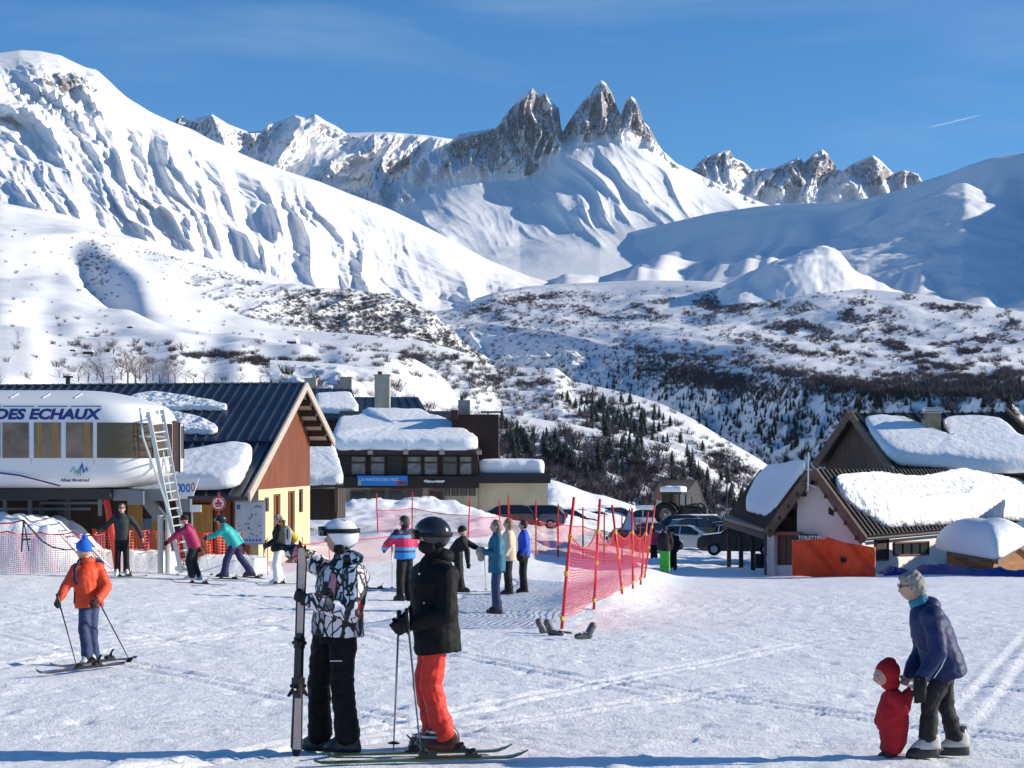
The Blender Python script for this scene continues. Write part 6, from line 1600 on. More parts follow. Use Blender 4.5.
cars = [  # label, u, wheel-line v, distance, heading, paint, kind, roof snow
 ('silver-grey hatchback facing right behind the person in green trousers', 690, 550, 106, -14, ps, 'hatch', 0),
 ('white estate car seen from behind, centre of the car park', 721, 548, 112, 128, pw, 'hatch', 0),
 ('black pickup-like car beside the carport, left of the toilet chalet', 741, 555, 84, 170, pk, 'suv', 0),
 ('dark blue car half hidden by the carport posts', 760, 549, 92, 160, pb_, 'saloon', 0),
 ('dark saloon right of the safety fence, behind the pink jacket', 645, 553.5, 98, 8, pk, 'saloon', 0),
 ('dark green-grey car behind the black saloon by the fence', 656, 545, 116, 12, pg, 'hatch', 0),
 ('white off-roader with a load of snow on its roof, left of the tractor', 641, 531, 140, 150, pw, 'suv', .3),
 ('dark red van-like car behind the top of the net poles', 620, 529, 140, 20, pr_, 'suv', .2),
 ('dark car with a snowy roof behind the leaning net poles', 600, 531, 132, 10, pk, 'saloon', .2),
 ('black car near the end of the beige hotel wing', 572, 530, 126, 6, pk, 'hatch', .12),
 ('dark blue car right in front of the beige hotel wall', 532, 529, 106, 172, pb_, 'saloon', 0),
 ('black car just left of the man in royal blue, before the beige wall', 502, 529, 105, 175, pk, 'saloon', 0),
 ('dark car in the second row behind the white estate', 738, 537, 118, 165, pb_, 'suv', .1),
 ('black estate car half hidden behind the silver-grey hatchback', 672, 540, 120, 168, pk, 'suv', 0),
 ('dark grey car in the back row right of the tractor', 712, 535.5, 128, 8, pg, 'saloon', .08),
 ('dark car at the far end of the row, seen between the carport posts', 752, 541, 112, 14, pk, 'hatch', 0),
 ('dark car under the tractor\'s front loader', 700, 541, 112, 15, pk, 'saloon', 0),
]
for lab, u, v, Y_, hd, pnt, kd, sn in cars: car(lab, cp(u,v,Y_), hd, pnt, kd, sn)

# tractor with a snow-laden cab
root = empty('tractor', cp(682,525.5,134), label='big dark tractor with snow piled on its cab roof in the car park', cat='tractor')
root.rotation_euler = (0,0,R(-25)); Mw = wmat(root)
def T(x,y,z): return Mw @ V3((x,y,z))
def D(x,y,z): return T(x,y,z)-T(0,0,0)
m_tg = mat('dark_green_paint', (.01,.018,.014), .45)
for sx, r_, wd in ((-1.0,.88,.28),(1.55,.60,.22)):
    for sy in (-1,1):
        c_ = T(sx, sy*.92, r_); w_ = MB().lathe(c_, D(0,sy,0), [(.001,-wd),(r_*.9,-wd),(r_,-wd*.7),(r_,wd*.7),(r_*.9,wd),(r_*.6,wd),(r_*.58,wd*.6)], 26).build('tyre', m_tyre, root)
        MB().lathe(c_, D(0,sy,0), [(r_*.57,wd*.6),(r_*.5,wd*.5),(.12,wd*.4),(.1,wd*.8),(.001,wd*.8)], 18).build('rim', m_rim, w_)
        lg = MB()
        for k in range(22): q = k*2*math.pi/22; lg.bar(c_+D(math.cos(q)*r_,-wd*.7,math.sin(q)*r_), c_+D(math.cos(q+.12)*r_*1.02,wd*.7*sy*sy,math.sin(q+.12)*r_*1.02), .05, .06)
        lg.build('tread', m_tyre, w_)
rg = [[T(x,y*w_,z) for y, z in ((-1,.75),(-1,1.35*hh),(-.7,1.52*hh),(.7,1.52*hh),(1,1.35*hh),(1,.75))] for x, w_, hh in ((.0,.42,1.05),(1.2,.40,1.02),(1.95,.36,.93),(2.1,.30,.88))]
MB().rings(rg).build('bonnet', m_tg, root, bevel=.02)
MB().obox(T(.3,0,.75), D(1.6,0,0), D(0,.22,0), D(0,0,.18)).build('chassis', m_blackp, root)
MB().rings([[T(x,y*.72,z) for x, y in ((-1.35,-1),(.05,-1),(.05,1),(-1.35,1))] for z in (1.25,2.45)]).build('window', m_cglass, root)
fr = MB()
for x in (-1.36,-.65,.06):
    for y in (-.74,.74): fr.bar(T(x,y,1.2), T(x,y,2.5), .08)
for y in (-.74,.74): fr.bar(T(-1.36,y,1.25), T(.06,y,1.25), .12)
fr.build('cab_frame', m_tg, root)
MB().obox(T(-.65,0,2.55), D(.85,0,0), D(0,.85,0), D(0,0,.08)).build('cab_roof', m_tg, root, bevel=.03)
snow_slab('roof_snow', [T(-1.6,-.9,2.63),T(.2,-.9,2.63),T(.25,.9,2.63),T(-1.6,.9,2.63)], (0,0,1), .42, root, m_rsnow, .2, 6, res=.12, lump=.08)
for sy in (-1,1):
    MB().rings([[T(-1.0+math.cos(q)*r_, y, .88+math.sin(q)*r_) for q in [R(10+16*j) for j in range(11)]] for r_, y in ((.95,sy*.55),(.95,sy*1.25),(1.0,sy*1.25),(1.0,sy*.55))], cap=False).build('mudguard', m_tg, root)
    MB().bar(T(.2,sy*.6,1.5), T(1.4,sy*.6,1.75), .12).bar(T(1.4,sy*.6,1.75), T(2.6,sy*.6,.6), .12).build('loader_arm', m_blackp, root)
MB().obox(T(2.75,0,.45), D(.18,0,0), D(0,1.0,0), D(0,0,.32)).build('loader_bucket', m_blackp, root)
MB().tube([T(.9,-.25,1.5), T(.9,-.25,2.3)], .04).build('exhaust', m_blackp, root)
# triangular road sign near the fence
root = empty('road_sign', cp(629,540,90), label='small white triangular sign seen between the last net poles', cat='sign')
c_ = P(629.5,523,88); a_ = .5
MB().prism([c_+V3((-.38,0,-.35)), c_+V3((.38,0,-.35)), c_+V3((0,0,.62))], (0,.03,0)).build('plate', m_white, root); MB().prism([c_+V3((-.48,.04,-.41)), c_+V3((.48,.04,-.41)), c_+V3((0,.04,.78))], (0,.02,0)).build('rim', mat('red_print2',(.55,.05,.04),.5), root)
MB().tube([c_+V3((0,.08,0)), V3((c_.x,c_.y+.08,CZ+(HOR-545)/F*90))], .03).build('pole', m_steel, root)
# ---------------------------------------------------------------- people and their gear
def facet_mat(name):
    """printed ski jacket: black-outlined angular shapes in white, lilac, pink and red"""
    m = bpy.data.materials.new(name); m.use_nodes = True; n = m.node_tree.nodes; l = m.node_tree.links; b = n['Principled BSDF']; b.inputs['Roughness'].default_value = .6
    tc = n.new('ShaderNodeTexCoord'); mp = n.new('ShaderNodeMapping'); mp.inputs['Rotation'].default_value = (.5,.9,.4); mp.inputs['Scale'].default_value = (1.5,1.1,.55); l.new(tc.outputs['Object'], mp.inputs[0])
    v = n.new('ShaderNodeTexVoronoi'); v.feature = 'F1'; v.distance = 'MANHATTAN'; v.inputs['Scale'].default_value = 11
    v2 = n.new('ShaderNodeTexVoronoi'); v2.feature = 'F2'; v2.distance = 'MANHATTAN'; v2.inputs['Scale'].default_value = 11
    for q in (v, v2): l.new(mp.outputs[0], q.inputs['Vector'])
    df = n.new('ShaderNodeMath'); df.operation = 'SUBTRACT'; l.new(v2.outputs['Distance'], df.inputs[0]); l.new(v.outputs['Distance'], df.inputs[1])
    sp = n.new('ShaderNodeSeparateColor'); l.new(v.outputs['Color'], sp.inputs[0])
    r = n.new('ShaderNodeValToRGB'); r.color_ramp.interpolation = 'CONSTANT'; e = r.color_ramp.elements
    e[0].position = 0; e[0].color = (.78,.76,.80,1); e[1].position = .28; e[1].color = (.012,.012,.014,1)
    for p_, c_ in ((.42,(.48,.44,.54,1)),(.52,(.78,.76,.79,1)),(.70,(.70,.25,.28,1)),(.80,(.55,.03,.05,1)),(.87,(.12,.12,.13,1)),(.93,(.72,.70,.76,1))): q = e.new(p_); q.color = c_
    l.new(sp.outputs[0], r.inputs[0])
    mp2 = n.new('ShaderNodeMapping'); mp2.inputs['Rotation'].default_value = (-.7,.3,1.1); mp2.inputs['Scale'].default_value = (1,1,.8); l.new(tc.outputs['Object'], mp2.inputs[0])
    w = n.new('ShaderNodeTexVoronoi'); w.feature = 'F1'; w.distance = 'CHEBYCHEV'; w.inputs['Scale'].default_value = 6.5; l.new(mp2.outputs[0], w.inputs['Vector'])
    g = n.new('ShaderNodeMath'); g.operation = 'FRACT'; k = n.new('ShaderNodeMath'); k.operation = 'MULTIPLY'; k.inputs[1].default_value = 3.2; l.new(w.outputs['Distance'], k.inputs[0]); l.new(k.outputs[0], g.inputs[0])
    s2 = vramp(n,l,g.outputs[0],.16,.18)
    mn = n.new('ShaderNodeMath'); mn.operation = 'MULTIPLY'; l.new(vramp(n,l,df.outputs[0],.20,.22), mn.inputs[0]); l.new(s2, mn.inputs[1])
    mx = n.new('ShaderNodeMix'); mx.data_type = 'RGBA'; l.new(mn.outputs[0], mx.inputs[0]); mx.inputs[6].default_value = (.010,.010,.012,1); l.new(r.outputs[0], mx.inputs[7]); l.new(mx.outputs[2], b.inputs['Base Color'])
    return m
def zone_mat(name, stops, rough=.6):
    """cloth whose colours change with height on the garment (object z, metres)"""
    m = bpy.data.materials.new(name); m.use_nodes = True; n = m.node_tree.nodes; l = m.node_tree.links; b = n['Principled BSDF']; b.inputs['Roughness'].default_value = rough
    tc = n.new('ShaderNodeTexCoord'); sp = n.new('ShaderNodeSeparateXYZ'); l.new(tc.outputs['Object'], sp.inputs[0])
    mr = n.new('ShaderNodeMath'); mr.operation = 'DIVIDE'; mr.inputs[1].default_value = 2.0; l.new(sp.outputs[2], mr.inputs[0])
    r = n.new('ShaderNodeValToRGB'); r.color_ramp.interpolation = 'CONSTANT'; e = r.color_ramp.elements
    e[0].position = 0; e[0].color = (*stops[0][1],1); e[1].position = stops[1][0]/2; e[1].color = (*stops[1][1],1)
    for z, c in stops[2:]: q = e.new(z/2); q.color = (*c,1)
    l.new(mr.outputs[0], r.inputs[0]); l.new(r.outputs[0], b.inputs['Base Color']); return m
m_blk_fab = mat('black_ski_fabric', (.006,.006,.0068), .7, bump=.002, bscale=60, spec=.2)
m_redfab = mat('red_ski_trousers', (.72,.035,.02), .6, bump=.002, bscale=50)
m_orange = mat('orange_red_jacket', (.72,.07,.018), .6, bump=.002, bscale=50)
m_jeans = mat('blue_denim', (.035,.055,.13), .75, noise=.35, nscale=9)
m_white_fab = mat('white_ski_fabric', (.74,.74,.78), .65)
m_bootk = mat('black_boot', (.02,.02,.022), .35, noise=.3, nscale=10); m_bootw = mat('pale_boot', (.55,.56,.57), .4)

def ski(lab, a, b, cols, width=.078, upv=(0,0,1), group=None, binding=.48, tipup=.055, flip=False, name='ski'):
    """a = tail, b = tip; one shaped ski with raised tip, sidecut, edges and a binding"""
    a, b = V3(a), V3(b); root = empty(name, (a+b)/2, label=lab, cat='ski', group=group); d = (b-a); L_ = d.length; d.normalize(); up = V3(upv); up = (up-d*up.dot(d)).normalized(); s = d.cross(up)
    rg = []
    for t in np.linspace(0,1,30):
        w_ = width*.5*(.80+.28*(2*t-1)**2)*(1 if .03 < t < .94 else (.55 if t < .5 else max(.12, (1-t)/.06)))
        lift = tipup*max(0,(t-.88)/.12)**2+.018*max(0,(.04-t)/.04); th_ = .012*(1-.5*abs(2*t-1))+.003
        c = a+d*L_*t+up*lift; rg.append([c-s*w_, c+s*w_, c+s*w_*.96+up*th_, c-s*w_*.96+up*th_])
    MB().rings(rg).build('base', cols if 'green' in lab else m_blackp, root)
    tp = []
    for r_ in rg[1:-1]: q = (r_[3]-r_[2]); tp.append([r_[2]+q*.06+up*.0015, r_[3]-q*.06+up*.0015, r_[3]-q*.06+up*.003, r_[2]+q*.06+up*.003])
    MB().rings(tp).build('top_sheet', cols, root)
    c = a+d*L_*binding+up*.016
    for o_, l_, h_ in ((.17,.06,.05),(-.15,.09,.07)):
        p = c+d*o_; mb = MB(); mb.obox(p+up*h_*.35, d*l_*.7, s*.03, up*h_*.35); mb.cap(p+up*h_*.7-d*l_*.3, p+up*h_*1.0+d*l_*.3*(1 if o_ > 0 else -1), .022, .016, 8)
        mb.cap(p-s*.03+up*h_*.6, p+s*.03+up*h_*.6, .016, .016, 8)
        if o_ < 0: mb.bar(p+up*h_-d*.02, p+up*(h_+.055)-d*.075, .028, .012)
        mb.build('binding', m_blackp, root, bevel=.003)
    MB().obox(c+up*.006, d*.24, s*.027, up*.008).build('plate', m_blackp, root)
    return root
def ski_pole(lab, g, t, group=None, col=None, r=.0085, strap=True):
    g, t = V3(g), V3(t); d = (t-g).normalized(); root = empty('ski_pole', t, label=lab, cat='ski pole', group=group)
    MB().tube([g+d*.10, g.lerp(t,.6), t], [r,r*.9,r*.55], 8).build('shaft', col or m_steel, root, smooth=True)
    MB().tube([g-d*.03, g-d*.02, g+d*.03, g+d*.10, g+d*.125], [.010,.019,.0155,.0165,.011], 10).build('grip', m_blackp, root, smooth=True)
    p = t-d*.055; MB().lathe(p, d, [(.008,-.012),(.02,-.008),(.045,0),(.047,.004),(.02,.004),(.008,.008)], 14).build('basket', m_blackp, root, smooth=True)
    if strap: 
        x = d.cross(UP).normalized(); MB().tube([g-d*.02, g+x*.03+d*.05, g+x*.035+d*.14, g+x*.012+d*.17, g-x*.004+d*.08], .004, 5).build('strap', m_black, root)
    return root
def Q(u, v, y): return P(u, v, y)
def on_snow(u, y, dz=0): return G(u, y, dz)

# ---- foreground skier in the patterned jacket
Y1 = 12.9
def ex1(root, W, fw, lf, up, k, hc, f, s_, u):
    # hood resting on the shoulders, pocket trim
    mb = MB(); c = W['neck']-fw*.06+up*.03; mb.ell(c-up*.02, fw*.075, lf*.115, up*.055); mb.ell(c+fw*.03+up*.0, fw*.065, lf*.085, up*.05); mb.solid('hood', MATS_F, root, .01, 2, .006, .06)
    mb = MB(); p = W['hipL'].lerp(W['kneeL'],.35)-lf*0; mb.obox(P(336,661,Y1-.235), (.045,0,.0), (0,.004,0), (0,0,.004)); mb.build('zip', m_steel, root)
MATS_F = facet_mat('patterned_jacket')
per1, W1_ = person('foreground skier in white helmet and black-outlined patterned jacket, holding upright skis', G(333,Y1), 158, 1.80,
  px=dict(head=(340,537.5,0), neck=(346,560,0), chest=(343,584,0), waist=(338,609,0), pelvis=(337,629,0), shL=(357,574,-.14), elL=(352,613,-.25), wrL=(313,601,-.24), shR=(329,570,.13), elR=(311,561,.20), wrR=(292,551,.10),
  hipL=(343,633,-.06), kneeL=(342,690,-.10), ankL=(348,738,-.10), hipR=(326,633,.07), kneeR=(319,689,.08), ankR=(320,737,.08)),
  look=(-1,.12,-.02), vox=.009, top=MATS_F, bottom=m_blk_fab, hat=(mat('white_helmet',(.78,.79,.82),.25,coat=.4),'helmet'), goggles=(m_lens, True), hair=(m_dark_hair,'short'), gloves=m_black, boots=(m_bootk,'soft'), hem=.885, puff=1.14, pants_r=1.08, curls=(62,45), wr=.014, extras=ex1, palms=(V3((0,.8,.3)),V3((-.3,-.2,-1))))
tcol = mat('white_orange_ski', (.80,.78,.76), .3, noise=.5, nscale=14, col2=(.75,.42,.30), coat=.4)
sa, sb = P(297.5,757,Y1-.30), P(303.5,541,Y1-.14)
ski('upright pale ski with orange print held by the skier in the patterned jacket', sa, sb, tcol, width=.078, upv=(-.45,-.9,0), binding=.42, tipup=.05)
d_ = (sb-sa).normalized()
ski('upright dark-edged ski behind the pale one in the patterned jacket skier\'s hands', sa+V3((-.028,.05,.01)), sb+V3((-.022,.05,-.03)), mat('grey_print_ski',(.10,.10,.11),.35), upv=(.45,.9,0), binding=.42, tipup=.05)

# ---- foreground skier in black and red
def ex2(root, W, fw, lf, up, k, hc, f, s_, u):
    mb = MB(); c = W['neck']-fw*.03+up*.035; mb.ell(c-up*.03-fw*.02, fw*.085, lf*.10, up*.06); mb.ell(hc-u*.11*k-f*.02*k, f*.070*k, s_*.070*k, u*.06*k); mb.solid('hood', m_blk_fab, root, .01, 2, .005, .06)
    mb = MB(); mb.ell(hc-u*.075*k+f*.03*k, f*.082*k, s_*.08*k, u*.06*k); mb.solid('face_mask', m_black, root, .01, 1)
    mb = MB()
    for uu, vv in ((419,574),(424,603),(433,611),(437,617)): mb.ell(P(uu,vv,Y1-.245), (.008,0,0),(0,.004,0),(0,0,.008),8,6)
    mb.build('jacket_badge', m_steel, root)
per2, W2_ = person('foreground skier in black helmet, long black jacket and bright red trousers', G(437,Y1), 166, 1.83,
  px=dict(head=(432.5,536,0), neck=(437,557,0), chest=(434,582,0), waist=(434,607,0), pelvis=(436,628,0), shL=(447,574,-.16), elL=(446,614,-.25), wrL=(415,624,-.27), shR=(424,571,.15), elR=(419,610,.20), wrR=(403,622,.05),
  hipL=(438,632,-.09), kneeL=(430,684,-.10), ankL=(444,735,-.10), hipR=(434,632,.09), kneeR=(424,685,.08), ankR=(436,735,.08)),
  look=(-1,.35,0), vox=.009, top=m_blk_fab, bottom=m_redfab, hat=(mat('black_helmet',(.02,.02,.022),.22,coat=.5),'helmet'), goggles=(mat('amber_lens',(.20,.05,.03),.08,spec=.8), False), gloves=m_black, boots=(mat('red_black_boot',(.35,.02,.025),.35,noise=.7,nscale=12,col2=(.03,.03,.03)),'ski'), hem=.76, puff=1.10, pants_r=1.0, curls=(70,70), wr=.014, extras=ex2, palms=(V3((-.2,.9,-.1)),V3((-.2,-.9,-.1))))
ski_pole('nearer grey ski pole leaning right, held by the skier in red trousers', P(407,612,Y1-.30), P(422,765,Y1-.62), None, mat('slate_pole',(.10,.13,.15),.35))
ski_pole('farther silver ski pole, almost upright, left of the skier in red trousers', P(399,614,Y1+.02), P(393.5,750,Y1+.05), None)
gcol = mat('green_ski', (.10,.30,.04), .3, noise=.7, nscale=4, col2=(.03,.05,.03), coat=.4)
def ski_on_snow(lab, u0, v0, u1, v1, cols, group=None, **k):
    def at(u, v):
        y = 1.7/((v-HOR)/F-.0353) if False else None
        Ys = np.linspace(9, 60, 4000); z = ground((u-512)/F*Ys, Ys); vv = HOR-(z+.035-CZ)*F/Ys; i = int(np.argmax(vv <= v)); return V3(((u-512)/F*Ys[i], Ys[i], z[i]+.035))
    a, b = at(u0,v0), at(u1,v1)
    return ski(lab, a, b, cols, group=group, **k)
ski_on_snow('green ski pointing right under the red ski boots, nearer to the camera', 314, 764, 528, 757.5, gcol, binding=.62, tipup=.05)
ski_on_snow('green and black ski under the far red boot, its tip behind the nearer ski', 322, 756, 512, 751.5, gcol, binding=.60, tipup=.05)

# ---- girl or boy in orange on the left
Yk = 20.6
def exk(root, W, fw, lf, up, k, hc, f, s_, u):
    mb = MB()
    for sg, q in ((1,'L'),(-1,'R')):
        a = W['sh'+q]-lf*sg*.05*k+up*.09*k; mb.tube([a-fw*.10*k, a+fw*.02*k+up*.01, a+fw*.13*k-up*.10*k, a+fw*.12*k-up*.26*k, a+fw*.02*k-up*.34*k], .024*k, 8)
    mb.build('shoulder_strap', mat('navy_fabric',(.012,.015,.06),.7), root, smooth=True)
    mb = MB(); c = W['chest']-fw*.19*k+up*.0; mb.ell(c, fw*.09*k, lf*.155*k, up*.20*k); mb.ell(c+up*.15*k, fw*.08*k, lf*.15*k, up*.09*k); mb.solid('backpack', mat('navy_fabric',(.012,.015,.06),.7), root, .015, 2, .006, .1)
    mb = MB(); mb.lathe(W['neck']+up*.02*k, up, [(.09*k,-.03*k),(.11*k,0),(.105*k,.05*k),(.085*k,.055*k)], 14); mb.build('collar', m_orange, root, smooth=True)
    mb = MB(); mb.tube([W['waist']+fw*.16*k-lf*.10*k, W['waist']+fw*.17*k-lf*.11*k-up*.16*k], .008, 6); mb.build('strap_end', m_black, root)
person('child in blue pompom hat, orange-red jacket and jeans pushing on two ski poles', G(91,Yk), 252, 1.58,
  px=dict(head=(84,551,0), neck=(87,563,0), chest=(87,577,0), waist=(88,591,0), pelvis=(89,601,0), shR=(77,568,-.05), elR=(67,585,-.12), wrR=(59.5,598,-.22), shL=(98,567,.05), elL=(107,587,-.02), wrL=(98,600,-.24),
  hipL=(93,604,.05), kneeL=(92,631,-.02), ankL=(95,659,.08), hipR=(85,604,-.03), kneeR=(84,632,-.08), ankR=(88,661,-.08)),
  look=(-.95,.15,-.05), vox=.013, top=m_orange, bottom=m_jeans, hat=(mat('blue_knit',(.015,.14,.62),.85,bump=.01,bscale=60),'pompom'), gloves=m_black, boots=(m_bootw,'ski'), hem=.84, puff=1.1, pants_r=.92, curls=(65,65), wr=.010, extras=exk)
ski_pole('black ski pole in the orange-jacketed child\'s hand, the one on the left', P(57.5,596,Yk-.25), P(77.5,669,Yk-.3), None, m_blackp)
ski_pole('black ski pole slanting right from the orange-jacketed child', P(96.5,597,Yk-.27), P(131,663,Yk+.3), None, m_blackp)
dsk = mat('dark_red_ski', (.12,.03,.03), .35)
ski_on_snow('dark ski under the orange-jacketed child\'s nearer boot', 124, 664, 36, 675, dsk, binding=.42)
ski_on_snow('dark ski under the orange-jacketed child\'s farther boot', 136, 658, 50, 668, dsk, binding=.42)

# ---- woman bending over the toddler
Yw = 12.5
def exw(root, W, fw, lf, up, k, hc, f, s_, u):
    mb = MB(); c = W['neck']-fw*.07*k+up*.0; mb.ell(c-up*.02, fw*.10*k, lf*.13*k, up*.085*k); mb.solid('hood', m_navyj, root, .011, 2, .006, .07)
    g = MB()
    for q in (-1,1):
        c = hc+f*.098*k+s_*q*.032*k+u*.018*k; g.tube([c+s_*math.cos(t)*.024*k+u*math.sin(t)*.018*k for t in [2*math.pi*j/12 for j in range(13)]], .0028, 5); g.tube([c+s_*q*.024*k, hc+s_*q*.082*k+u*.02*k-f*.01*k], .0028, 5)
    g.build('glasses', m_blackp, root)
    mb = MB(); mb.lathe(W['neck']+up*.01*k+fw*.01, (W['head']-W['neck']).normalized(), [(.085*k,-.03*k),(.088*k,0),(.078*k,.05*k),(.066*k,.05*k)], 14); mb.build('collar', mat('teal_lining',(.03,.22,.30),.7), root, smooth=True)
    mb = MB(); mb.obox(P(905.5,623,Yw-.245), (.022,0,.002), (0,.004,0), (0,0,.003)); mb.tube([P(947,655,Yw-.23), P(941,668,Yw-.24), P(934,678,Yw-.24)], .004, 5); mb.build('piping', m_white, root)
m_navyj = mat('navy_jacket', (.006,.017,.085), .6, bump=.002, bscale=60)
m_boot2 = mat('snow_boot', (.45,.44,.42), .6)
perw, Ww = person('grey-haired woman in glasses and navy jacket bending towards the toddler', G(938,Yw), 183, 1.56,
  px=dict(head=(911.5,586,0), neck=(921,604,0), chest=(931,628,0), waist=(939,650,0), pelvis=(944,666,0), shL=(932,614,-.17), elL=(938,652,-.23), wrL=(922,677,-.22), shR=(923,612,.17), elR=(921,650,.20), wrR=(909,674,.10),
  hipL=(944,672,-.08), kneeL=(929,708,-.08), ankL=(928,745,-.08), hipR=(943,672,.08), kneeR=(946,707,.08), ankR=(957,743,.08)),
  look=(-1,-.05,-.18), vox=.009, top=m_navyj, bottom=mat('black_trousers',(.014,.013,.014),.75), hair=(m_grey_hair,'bob'), boots=(m_bootk,'soft'), hem=.83, puff=1.12, pants_r=.90, bare_hands=True, curls=(55,55), wr=.011, cuff=.22, extras=exw, palms=(V3((-.2,.8,.1)),V3((-.2,-.8,.1))))
for o in [c for c in perw.children if c.name.startswith('boot')]:   # pale uppers with laces above the black rubber
    q = [o.matrix_basis @ v.co for v in o.data.vertices]; zmin = min(p.z for p in q); xs = [p.x for p in q]; ys_ = [p.y for p in q]; L0 = perw.location
    cx = sum(p.x for p in q if p.z > zmin+.16)/max(1,len([1 for p in q if p.z > zmin+.16])); cy = (min(ys_)+max(ys_))/2
    rg = [[V3((cx+dx+L0.x+lx*math.cos(t), cy+L0.y+.054*math.sin(t), zmin+zz+L0.z)) for t in [2*math.pi*j/14 for j in range(14)]] for zz, dx, lx in ((.065,-.03,.118),(.095,-.02,.104),(.125,.0,.084),(.155,.0,.076),(.17,0,.072))]
    MB().rings(rg).build('upper', m_boot2, o, smooth=True)
    mb = MB()
    for j in range(4): mb.bar(V3((cx+L0.x-.085+.012*j, cy+L0.y-.03, zmin+L0.z+.10+.03*j)), V3((cx+L0.x-.085+.012*j, cy+L0.y+.03, zmin+L0.z+.115+.03*j)), .008)
    mb.build('lace', m_black, o)
# pair of black gloves she carries
root = empty('spare_gloves', P(918,697,Yw-.22), label='pair of black ski gloves dangling from the woman\'s hand', cat='gloves')
mb = MB()
for dx, a in ((0,(.1,-1)),(.05,(-.15,-1))): w_ = P(917,679,Yw-.26)+V3((dx,0,0)); d = V3((a[0],0,a[1])); mb.cap(w_, w_+d*.05, .026, .032); add_hand(mb, w_+d*.06, d, V3((0,1,0)), V3((-1,0,0)), .78, 35, True)
mb.solid('cloth', m_black, root, .008, 1)

# ---- toddler in the red snowsuit
m_redsuit = mat('red_snowsuit', (.42,.006,.014), .8, bump=.004, bscale=50)
def ext(root, W, fw, lf, up, k, hc, f, s_, u):
    mb = MB(); mb.ell(hc-f*.012+u*.012, f*.094, s_*.090, u*.098, 18, 12); mb.ell(hc-f*.03-u*.07, f*.07, s_*.085, u*.06); mb.ell(hc-f*.03+u*.085, f*.05, s_*.05, u*.035)
    mb.solid('hood', m_redsuit, root, .008, 2, .004, .05)
    face = MB(); c = hc+f*.052-u*.012; face.ell(c, f*.048, s_*.060, u*.066, 16, 12); face.cap(c+f*.042-u*.002, c+f*.052-u*.012, .008, .009); 
    for q in (-1,1): face.ell(c+f*.030+s_*q*.030-u*.022, f*.018, s_*.018, u*.018)
    face.solid('face', m_skin, root, .005, 2)
    e = MB()
    for q in (-1,1): e.ell(c+f*.045+s_*q*.022+u*.012, f*.004, s_*.007, u*.006, 8, 6)
    e.build('eye', m_lens, root); e = MB(); e.ell(c+f*.046-u*.030, f*.004, s_*.012, u*.004, 8, 6); e.build('mouth', mat('lips',(.35,.10,.09),.5), root)
    mb = MB(); t = W['pelvis']; mb.ell(V3((t.x,t.y,t.z+.045)), (.118,0,0),(0,.125,0),(0,0,.20), 18, 12); mb.ell(V3((t.x+.0,t.y,t.z-.08)), (.100,0,0),(0,.115,0),(0,0,.15), 18, 12); mb.ell(V3((t.x,t.y,t.z+.17)), (.085,0,0),(0,.11,0),(0,0,.10))
    for q in 'LR': mb.chain([W['sh'+q], W['el'+q], W['wr'+q]], [.055,.052,.042]); mb.cap(W['knee'+q]+up*.05, W['ank'+q]+up*.02, .075, .058)
    mb.solid('snowsuit', m_redsuit, root, .009, 3, .010, .09)
person('toddler in a hooded red snowsuit standing in front of the bending woman', G(892,Yw), 200, .73,
  px=dict(head=(886.5,674,0), neck=(891,690,0), chest=(892,702,0), waist=(893,715,0), pelvis=(893,724,0), shL=(896,698,-.08), elL=(904,708,-.11), wrL=(908,694,-.06), shR=(888,698,.08), elR=(883,712,.10), wrR=(880,722,.06),
  hipL=(895,726,-.04), kneeL=(894,738,-.045), ankL=(893,751,-.045), hipR=(891,726,.04), kneeR=(889,737,.045), ankR=(888,751,.045)),
  look=(-.9,-.42,-.05), vox=.009, gloves=m_redsuit, boots=(mat('dark_boot',(.05,.02,.02),.7),'soft'), curls=(40,40), wr=.006, kid=1.2, extras=ext)

# ---- skiers by the lift
def mid(label, u, v, hd, hpx, **k):
    g = Gv(u, v); h = hpx*g.y/F; k.setdefault('vox', .02); k['puff'] = k.get('puff',1.0)*1.10; k['pants_r'] = k.get('pants_r',1.0)*1.14; return person(label, g, hd, h, **k)[0]
m_magenta = mat('magenta_jacket', (.36,.012,.085), .6); m_teal = mat('teal_jacket', (.02,.40,.38), .55); m_navy_t = mat('navy_trousers', (.02,.02,.085), .7)
sung = (m_lens, False)
def gly(o, w_=None): return None
def sunglasses(root, W, fw, lf, up, k, hc, f, s_, u):
    g = MB(); 
    for q in (-1,1): g.ell(hc+f*.092*k+s_*q*.035*k+u*.018*k, f*.014*k, s_*.030*k, u*.019*k, 10, 6)
    g.build('sunglasses', m_lens, root, smooth=True)
p = mid('man in dark grey sweater, black trousers and sunglasses with his arms held out', 122, 575, 278, 73, top=mat('charcoal_knit',(.035,.042,.045),.8), bottom=m_black, hair=(m_brown_hair,'short'), boots=(m_bootw,'ski'), puff=.88, hem=.86, pants_r=.85, bare_hands=True, extras=sunglasses,
  pose=dict(elR=(.02,-.36,1.20), wrR=(.10,-.55,1.06), elL=(.02,.36,1.16), wrL=(.12,.48,.92)))
